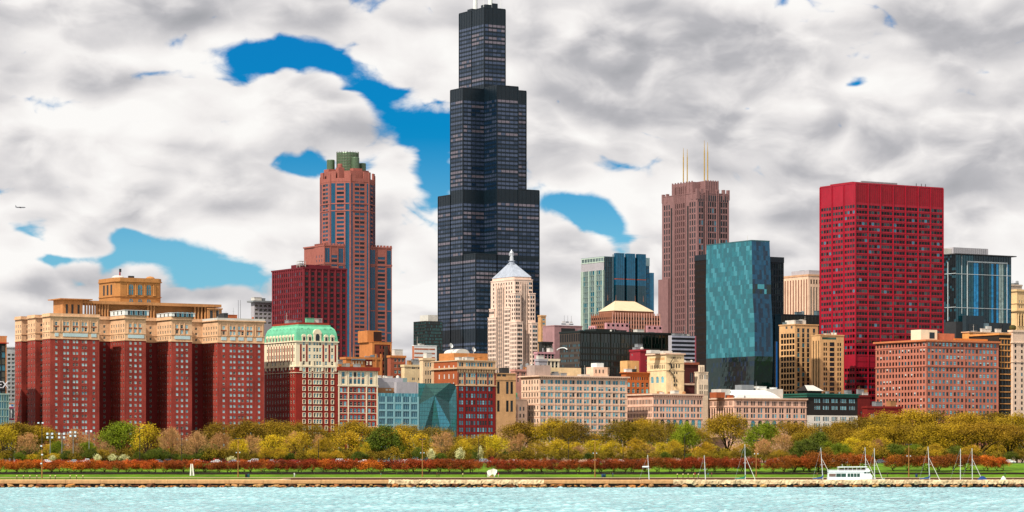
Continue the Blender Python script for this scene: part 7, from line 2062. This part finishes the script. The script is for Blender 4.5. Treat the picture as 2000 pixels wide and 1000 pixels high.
# twin white posts and the white sculpture on the lawn
def sculptures():
    Y = 1066; w = mat('white_stone', (236, 230, 220), rough=.7, var=.08)
    t_ = thing('twin_posts', 'pair of slender white leaning posts on the left lawn', 'sculpture', ((374 - CX) / F * Y, Y, ground_z(Y)))
    for x0, x1 in ((-.35, -.18), (.75, .32)):
        m = MB(); m.prism([(x0 - .28, -.25), (x0 + .28, -.25), (x0 + .28, .25), (x0 - .28, .25)], 0, 4.3, w, ring1=[(x1 - .16, -.14), (x1 + .16, -.14), (x1 + .16, .14), (x1 - .16, .14)]); m.build('post', t_)
    Y = 1055; zb = ground_z(Y)
    t_ = thing('white_sculpture', 'white faceted arch-like sculpture on the lawn between two people', 'sculpture', ((961.5 - CX) / F * Y, Y, zb))
    outer = [(-1.85, -.05), (-1.75, 1.0), (-1.95, 1.9), (-1.3, 2.45), (-.5, 2.6), (.35, 3.0), (1.75, 2.5), (1.65, 1.7), (1.1, .6), (.9, -.05)]
    inner = [(-.9, -.05), (-.75, .45), (-.2, .85), (.4, .95), (.55, .5), (.2, -.05)]
    loop = outer + inner[::-1]
    m = MB(); cxm = sum(p[0] for p in outer) / 10; czm = 1.5
    fr = [(x, -.75 + .3 * math.sin(i * 1.9), z) for i, (x, z) in enumerate(loop)]; bk = [(x * .9, .75 + .2 * math.cos(i * 1.3), z * .94) for i, (x, z) in enumerate(loop)]
    # ring of quads between outer and inner edges
    def near(p): return min(range(len(inner)), key=lambda q: (inner[q][0] - p[0]) ** 2 + (inner[q][1] - p[1]) ** 2)
    no, ni = len(outer), len(inner)
    idx = [min(ni - 1, round(i * (ni - 1) / (no - 1))) for i in range(no)]
    P = lambda i, d: (outer[i][0] * (1 if d < 0 else .9), d * (.75 + .25 * math.sin(i * 1.9)), max(-.05, outer[i][1] * (1 if d < 0 else .95)))
    Q = lambda j, d: (inner[j][0], d * .7, inner[j][1])
    for i in range(no - 1):
        for d in (-1, 1):
            a, b_, c, e = P(i, d), P(i + 1, d), Q(idx[i + 1], d), Q(idx[i], d)
            pts = [a, b_, c, e] if idx[i] != idx[i + 1] else [a, b_, c]
            m.poly(pts if d > 0 else pts[::-1], w)
        m.poly([P(i, -1), P(i, 1), P(i + 1, 1), P(i + 1, -1)], w)
    for j in range(ni - 1): m.poly([Q(j, -1), Q(j + 1, -1), Q(j + 1, 1), Q(j, 1)], w)
    m.build('shell', t_)
    m = MB(); m.lathe([(.9, 0), (.8, .25), (.3, .45), (.05, .5)], mat('sculpture_base_stone', (160, 112, 70)), 9); m.build('base_stone', t_).location = (-.25, -.5, -.05)
sculptures()

# ================================================================== people on the promenade
def person(px, feet, Y, top_c, leg_c, label, phase=0.6, face=0.0, h=1.74):
    zb = ground_z(Y) + .03
    me = bpy.data.meshes.new('body')
    s = h / 1.74; st = .22 * phase; ar = .2 * phase
    V = [(0, 0, .95), (0, 0, 1.12), (0, 0, 1.34), (0, 0, 1.47), (.02, 0, 1.56), (.02, 0, 1.66),           # pelvis..head
         (0, .1, .9), (st, .11, .5), (st * .9 - .05, .11, .07), (st * .9 + .12, .11, .04),                 # leg
         (0, -.1, .9), (-st * .6, -.11, .5), (-st * 1.6, -.11, .1), (-st * 1.6 + .14, -.11, .05),
         (0, .19, 1.40), (-ar, .24, 1.14), (ar * .3, .25, .92), (ar * .5, .25, .84),
         (0, -.19, 1.40), (ar, -.24, 1.14), (ar * 1.6, -.25, .95), (ar * 1.9, -.25, .88)]
    R = [.13, .13, .16, .065, .085, .1, .09, .065, .045, .035, .09, .065, .045, .035, .065, .048, .036, .035, .065, .048, .036, .035]
    E_ = [(0, 1), (1, 2), (2, 3), (3, 4), (4, 5), (0, 6), (6, 7), (7, 8), (8, 9), (0, 10), (10, 11), (11, 12), (12, 13), (2, 14), (14, 15), (15, 16), (16, 17), (2, 18), (18, 19), (19, 20), (20, 21)]
    me.from_pydata([tuple(c * s for c in v) for v in V], E_, [])
    t_ = thing('person', label, 'person', ((px - CX) / F * Y, Y, zb), face, 'people on the lakefront path')
    o = link('body', me, t_)
    md = o.modifiers.new('skin', 'SKIN')
    for i, sv in enumerate(me.skin_vertices[0].data): sv.radius = (R[i] * s, R[i] * s); sv.use_root = (i == 0)
    o.modifiers.new('sub', 'SUBSURF').levels = 1
    mt = bpy.data.materials.new('clothes'); mt.use_nodes = True; k = NT(mt.node_tree); bs = mt.node_tree.nodes['Principled BSDF']
    sep = k.n('ShaderNodeSeparateXYZ'); k.put(sep.inputs[0], k.n('ShaderNodeTexCoord').outputs['Object'])
    zc = k.m('DIVIDE', sep.outputs[2], 2.0)
    skin = lin((196, 136, 104))
    k.put(bs.inputs['Base Color'], k.ramp(zc, [(0, lin((40, 36, 34))), (.045 * s, lin(leg_c)), (.48 * s, lin(top_c)), (.745 * s, skin)], 'CONSTANT')); bs.inputs['Roughness'].default_value = .85
    me.materials.append(mt)
    m = MB(); m.lathe([(.105 * s, 0), (.125 * s, .06 * s), (.11 * s, .13 * s), (.03 * s, .17 * s)], mat('hair_brown', (40, 26, 18), var=.3), 8); m.build('hair', t_).location = (-.01, 0, 1.62 * s)
for a_ in ((575, 930, 1050, (232, 232, 232), (220, 220, 224), 'person dressed all in white walking on the left lawn', 1.0), (744, 931, 1048, (30, 120, 120), (176, 130, 80), 'person in teal top and tan trousers on the path', .6), (853.5, 931, 1048, (96, 52, 24), (44, 26, 20), 'person in brown coat beside one in black', .5), (857.5, 931, 1049, (26, 24, 24), (20, 20, 20), 'person in black beside one in brown coat', .7),
           (949, 931, 1048, (60, 30, 16), (18, 16, 16), 'dark clothed person left of the white sculpture', .9), (973.5, 930, 1050, (206, 16, 16), (226, 214, 204), 'person in red top and pale trousers right of the sculpture', .4), (1383, 929, 1050, (40, 130, 150), (50, 70, 90), 'person in turquoise beside a sailboat mast', .5), (1390, 929, 1052, (150, 60, 80), (40, 36, 44), 'person in dusky red right of the one in turquoise', .6),
           (1357.5, 928, 1054, (200, 30, 60), (120, 20, 30), 'small person in bright red on the lawn left of a mast', .3), (1733, 930, 1048, (24, 28, 46), (20, 20, 26), 'person in dark blue right of the tour boat', .7), (1596, 930, 1050, (120, 90, 60), (50, 44, 40), 'person in tan by the right hawthorns', .4), (1963, 928, 1052, (20, 120, 60), (30, 40, 60), 'person in green at the far right path', .5), (1197, 929, 1052, (60, 80, 130), (40, 50, 70), 'person in blue right of the third lamp post', .5)):
    person(a_[0], a_[1], a_[2], a_[3], a_[4], a_[5], a_[6], face=random.choice([0, math.pi, .5]))

# ================================================================== boats in the harbour
WHITEB = mat('boat_white', (232, 234, 234), rough=.3, var=.05); ALU = mat('mast_alloy', (226, 228, 226), rough=.35, metal=.1, var=.04); SAILW = mat('furled_sail', (226, 220, 206), rough=.8, var=.1)
def hull_mb(L, B, D, mt, sheer=.25, n=11):
    m = MB(); rings = []
    for i in range(n):
        u = i / (n - 1); x = -L / 2 + L * u
        w = B / 2 * (math.sin(math.pi * min(1, .42 + u * .58)) ** .7 if u > .25 else .78 + .22 * u / .25) * (1 if u < .97 else .1)
        zt = D + sheer * (2 * u - .8) ** 2
        rings.append([(x, -w, zt), (x, -w * .85, D * .4), (x, 0, -.35 * (1 - (2 * u - 1) ** 2)), (x, w * .85, D * .4), (x, w, zt)])
    for a, b_ in zip(rings[:-1], rings[1:]):
        for j in range(4): m.poly([a[j], a[j + 1], b_[j + 1], b_[j]], mt)
        m.poly([a[4], a[0], b_[0], b_[4]], mt)
    m.poly(rings[0], mt)
    return m
def sailboat(px, top, lean, jib, cover, label, Y=1020, L=8.5, hull_c=None, rz=0.0, boom=True, D=1.0):
    t_ = thing('sailboat', label, 'sailboat', ((px - CX) / F * Y, Y, -.05), rz, 'moored sailboats in the harbour')
    hull_mb(L, 2.7, D, hull_c or WHITEB).build('hull', t_, smooth=False)
    m = MB(); m.prism([(-1.6, -.7), (1.4, -.55), (1.4, .55), (-1.6, .7)], .95, 1.5, WHITEB, ring1=[(-1.4, -.6), (1.0, -.4), (1.0, .4), (-1.4, .6)]); m.build('cabin', t_)
    H = at(px, top, Y).z; lx = -lean / F * Y
    m = MB(); m.tube((0, 0, .9), (lx, 0, H), .11, .07, ALU, 8); m.build('mast', t_)
    m = MB(); m.tube((lx * .55 - .7, 0, H * .56), (lx * .55 + .7, 0, H * .56), .035, .035, ALU, 5); m.build('spreader', t_)
    if boom:
        m = MB(); m.tube((0, 0, 2.95), (-3.6, 0, 2.7), .06, .05, ALU, 6); m.build('boom', t_)
        if cover:
            m = MB(); m.tube((.05, 0, 4.1), (-.5, 0, 3.2), .16, .3, cover, 7); m.tube((-.5, 0, 3.18), (-3.5, 0, 2.85), .3, .14, cover, 7); m.build('sail_cover', t_)
    if jib:
        m = MB(); m.tube((lx * .62 + .06, 0, H * .72), (L * .46, 0, 1.25), .06, .12, SAILW, 6); m.build('furled_jib', t_)
    m = MB(); m.tube((lx, 0, H - .1), (-L * .48, 0, 1.2), .018, .018, ALU, 3)
    for sg in (-1, 1): m.tube((lx, 0, H - .2), (-.2, sg * 1.2, 1.1), .018, .018, ALU, 3)
    m.build('rigging', t_)
CB = mat('cover_blue', (26, 58, 120), rough=.8); CG = mat('cover_green', (20, 110, 80), rough=.8); CW = mat('cover_white', (226, 224, 216), rough=.8)
sailboat(1268.5, 888, 3.5, False, None, 'sailboat with bare mast and high white furled roll, leftmost in the harbour', boom=False)
sailboat(1378.5, 889, 3, False, None, 'sailboat whose lone pale mast rises left of the turquoise person', boom=False, L=7)
sailboat(1456, 867, 1.2, True, CG, 'sailboat with tall white mast and green sail cover')
sailboat(1608, 874, 5, True, CB, 'sailboat with blue sail cover at the stern of the tour boat', Y=1024)
sailboat(1692.5, 873, 3, True, None, 'sailboat with leaning mast at the bow of the tour boat, left of two', Y=1030)
sailboat(1708.5, 875, .8, True, None, 'sailboat with upright mast and showing hull right of the tour boat bow', Y=1018, hull_c=mat('hull_aqua', (186, 214, 206), rough=.3), D=2.6, L=7)
sailboat(1816.5, 872, 4, True, CB, 'sailboat with blue sail cover right of the tour boat')
sailboat(1876, 876, 0, False, None, 'sailboat with thin greenish mast at the right', boom=False, hull_c=mat('hull_green', (60, 90, 70), rough=.3))
sailboat(1899.5, 875, 1, True, None, 'sailboat with white mast and furled jib beside the blue tarpaulined boat', boom=False)
m = MB(); m.tube((-2.3, 0, 0), (-.2, 0, .05), .24, .3, CW, 8); m.tube((-.2, 0, .05), (.1, 0, .06), .3, .1, CW, 8)
rl = m.build('sail_roll', [o for o in COL.objects if o.get('label', '').startswith('sailboat with bare mast')][0]); rl.location = (-.2, 0, at(1262, 911.5, 1020).z)
def small_boat(px, L, label, cov, Y=1016):
    t_ = thing('covered_boat', label, 'boat', ((px - CX) / F * Y, Y, .1), 0)
    hull_mb(L, 1.9, 1.7, WHITEB).build('hull', t_)
    m = MB(); n = 8
    for i in range(n):
        for j in range(6):
            def P_(i, j):
                u, v = i / n, j / 6; return (-L * .46 + L * .9 * u, -.95 * math.cos(math.pi * v), 1.75 + math.sin(math.pi * v) * math.sin(math.pi * min(.97, u * .9 + .05)) * 1.9)
            m.poly([P_(i, j), P_(i + 1, j), P_(i + 1, j + 1), P_(i, j + 1)], cov)
    m.build('tarpaulin', t_, smooth=True)
small_boat(1919, 4.6, 'small boat under a bright blue tarpaulin at the right', CB); small_boat(1960, 2.6, 'small white dinghy at the far right of the harbour', CW)

def tour_boat():
    Y = 1022; sc = Y / F
    t_ = thing('tour_boat', 'white double-decked tour boat moored behind the breakwater', 'boat', ((1657 - CX) * sc, Y, 0))
    X = lambda px: (px - 1657) * sc
    Z = lambda py: CAMH + (HY - py) * sc
    hull_mb(16.5, 4.6, 1.9, WHITEB, sheer=.5).build('hull', t_).location = (X(1658), 0, 0)
    m = MB(); pr = [(X(1616), Z(937)), (X(1618), Z(919)), (X(1694), Z(919)), (X(1703), Z(930)), (X(1701), Z(937))]
    def extr(m, pr, hw_, mt):
        a = [(x, -hw_, z) for x, z in pr]; b = [(x, hw_, z) for x, z in pr]; m.poly(a, mt); m.poly(b[::-1], mt)
        for i in range(len(pr)): j = (i + 1) % len(pr); m.poly([a[i], b[i], b[j], a[j]], mt)
    extr(m, pr, 2.1, WHITEB); m.build('lower_deck_house', t_)
    m = MB(); extr(m, [(X(1617), Z(921.5)), (X(1617), Z(918.6)), (X(1699), Z(918.6)), (X(1697), Z(921.5))], 2.25, WHITEB); m.build('upper_deck', t_)
    GLB = glass('boat_glass_green', (14, 60, 44), wob=0)
    for (a, b_) in ((1632, 1641), (1641.7, 1651), (1654, 1659), (1660, 1665.5), (1666.5, 1671.5), (1672.5, 1678)):
        m = MB(); m.box(X(a), X(b_), -2.14, -2.08, Z(931.5), Z(924.6), GLB); m.build('window', t_)
    for (a, b_) in ((1686.5, 1690), (1691, 1693), (1694, 1697)):
        m = MB(); m.box(X(a), X(b_), -2.14, -2.08, Z(924.8), Z(920), GLB); m.build('window', t_)
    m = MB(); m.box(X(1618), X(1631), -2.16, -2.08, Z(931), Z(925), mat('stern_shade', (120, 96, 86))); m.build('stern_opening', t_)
    m = MB(); extr(m, [(X(1636), Z(913)), (X(1638), Z(911.3)), (X(1692), Z(911)), (X(1693), Z(912.6))], 2.2, WHITEB); m.build('canopy_roof', t_)
    for px in (1637, 1648, 1655, 1663.5, 1672, 1680, 1689):
        for sg in (-1, 1):
            m = MB(); m.tube((X(px), sg * 2.05, Z(919)), (X(px), sg * 2.05, Z(912.5)), .06, .06, WHITEB, 5); m.build('canopy_post', t_)
    m = MB(); extr(m, [(X(1689), Z(919)), (X(1690), Z(912.5)), (X(1695), Z(914.5)), (X(1698), Z(919))], 1.9, WHITEB); m.build('wheelhouse', t_)
    m = MB(); m.box(X(1638), X(1688), -1.6, 1.6, Z(918.6), Z(914.6), mat('seat_brown', (74, 42, 30))); m.build('bench', t_)
    m = MB(); m.box(X(1617), X(1695), -2.2, -2.17, Z(917.2), Z(916.9), WHITEB); m.box(X(1617), X(1636), 2.17, 2.2, Z(917.2), Z(916.9), WHITEB); m.build('rail', t_)
    m = MB(); m.tube((0, 0, 0), (0, 0, .9), .05, .04, WHITEB, 5); m.build('flag_staff', t_).location = (X(1645), 0, Z(911.3))
tour_boat()

# ================================================================== aeroplane
def aeroplane():
    p = at(40, 405, 7000); t_ = thing('aeroplane', 'tiny airliner flying low over the clouds at the left', 'aeroplane', p, math.radians(8))
    W_ = mat('airliner_white', (120, 124, 130), rough=.3); L = 15
    m = MB(); 
    for a, b_, r0, r1 in ((-7.5, -5, .15, .8), (-5, 5.5, .85, .85), (5.5, 7.5, .85, .2)): m.tube((a, 0, 0), (b_, 0, 0), r0, r1, W_, 10)
    m.build('fuselage', t_)
    for sg in (-1, 1):
        m = MB(); m.poly([(1.6, sg * .6, -.2), (-.6, sg * 7, .3), (-1.6, sg * 7, .3), (-1.4, sg * .6, -.2)], W_); m.poly([(1.6, sg * .6, -.35), (-1.4, sg * .6, -.35), (-1.6, sg * 7, .22), (-.6, sg * 7, .22)], W_); m.build('wing', t_)
        m = MB(); m.tube((-.6, sg * 2.6, -.6), (1.2, sg * 2.6, -.6), .35, .4, W_, 8); m.build('engine', t_)
    m = MB(); m.prism([(-7.2, -.08), (-5.2, -.08), (-5.2, .08), (-7.2, .08)], .4, 3.0, W_, ring1=[(-7.6, -.05), (-6.8, -.05), (-6.8, .05), (-7.6, .05)]); m.build('tail_fin', t_)
    t_.scale = (1.6, 1.6, 1.6)
aeroplane()

# ================================================================== sub-parts: pieces that belong to one part of a thing
def nest(root, parent, kids):
    """hang the named parts of a thing under one of its parts (the nearest in height when there are several)"""
    ps = [c for c in root.children if c.name.split('.')[0] == parent]
    if not ps: return
    for c in list(root.children):
        if c.name.split('.')[0] in kids:
            def zmid(o): return o.location.z + (sum(v[2] for v in o.bound_box) / 8 if o.type == 'MESH' else 0)
            q = min(ps, key=lambda o: abs(zmid(o) - zmid(c)))
            c.parent = q; c.location = c.location - q.location
NEST = {'hotel_building': [('tower_wall', ('tower_window', 'tower_column', 'tower_niche', 'tower_cornice', 'tower_parapet', 'tower_course', 'tower_dome', 'beacon')), ('entablature', ('column',)), ('stone_wall', ('crown_panel', 'crown_pilaster', 'band_panel'))],
        'mansard_hotel': [('mansard_roof', ('dormer', 'roof_curb', 'roof_parapet'))], 'lamp_post': [('crossarm', ('lamp_head',)), ('bracket', ('side_lamp',))], 'court_light': [('crossarm', ('lamp_head',))], 'street_lamp': [('arm', ('lamp_head',))],
        'sailboat': [('mast', ('spreader', 'rigging', 'furled_jib')), ('boom', ('sail_cover',))], 'pyramid_roof_tower': [('pyramid_roof', ('lantern', 'statue'))], 'hip_roof_building': [('hip_roof', ('finial',))],
        'tour_boat': [('lower_deck_house', ('window', 'stern_opening')), ('upper_deck', ('canopy_post', 'bench', 'rail', 'canopy_roof', 'flag_staff'))], 'utility_pole': [('pole', ('crossarm', 'floodlight'))], 'aeroplane': [('wing', ('engine',))]}
for o in [o for o in COL.objects if o.parent is None]:
    for (pn, kids) in NEST.get(o.name.split('.')[0], []): nest(o, pn, kids)
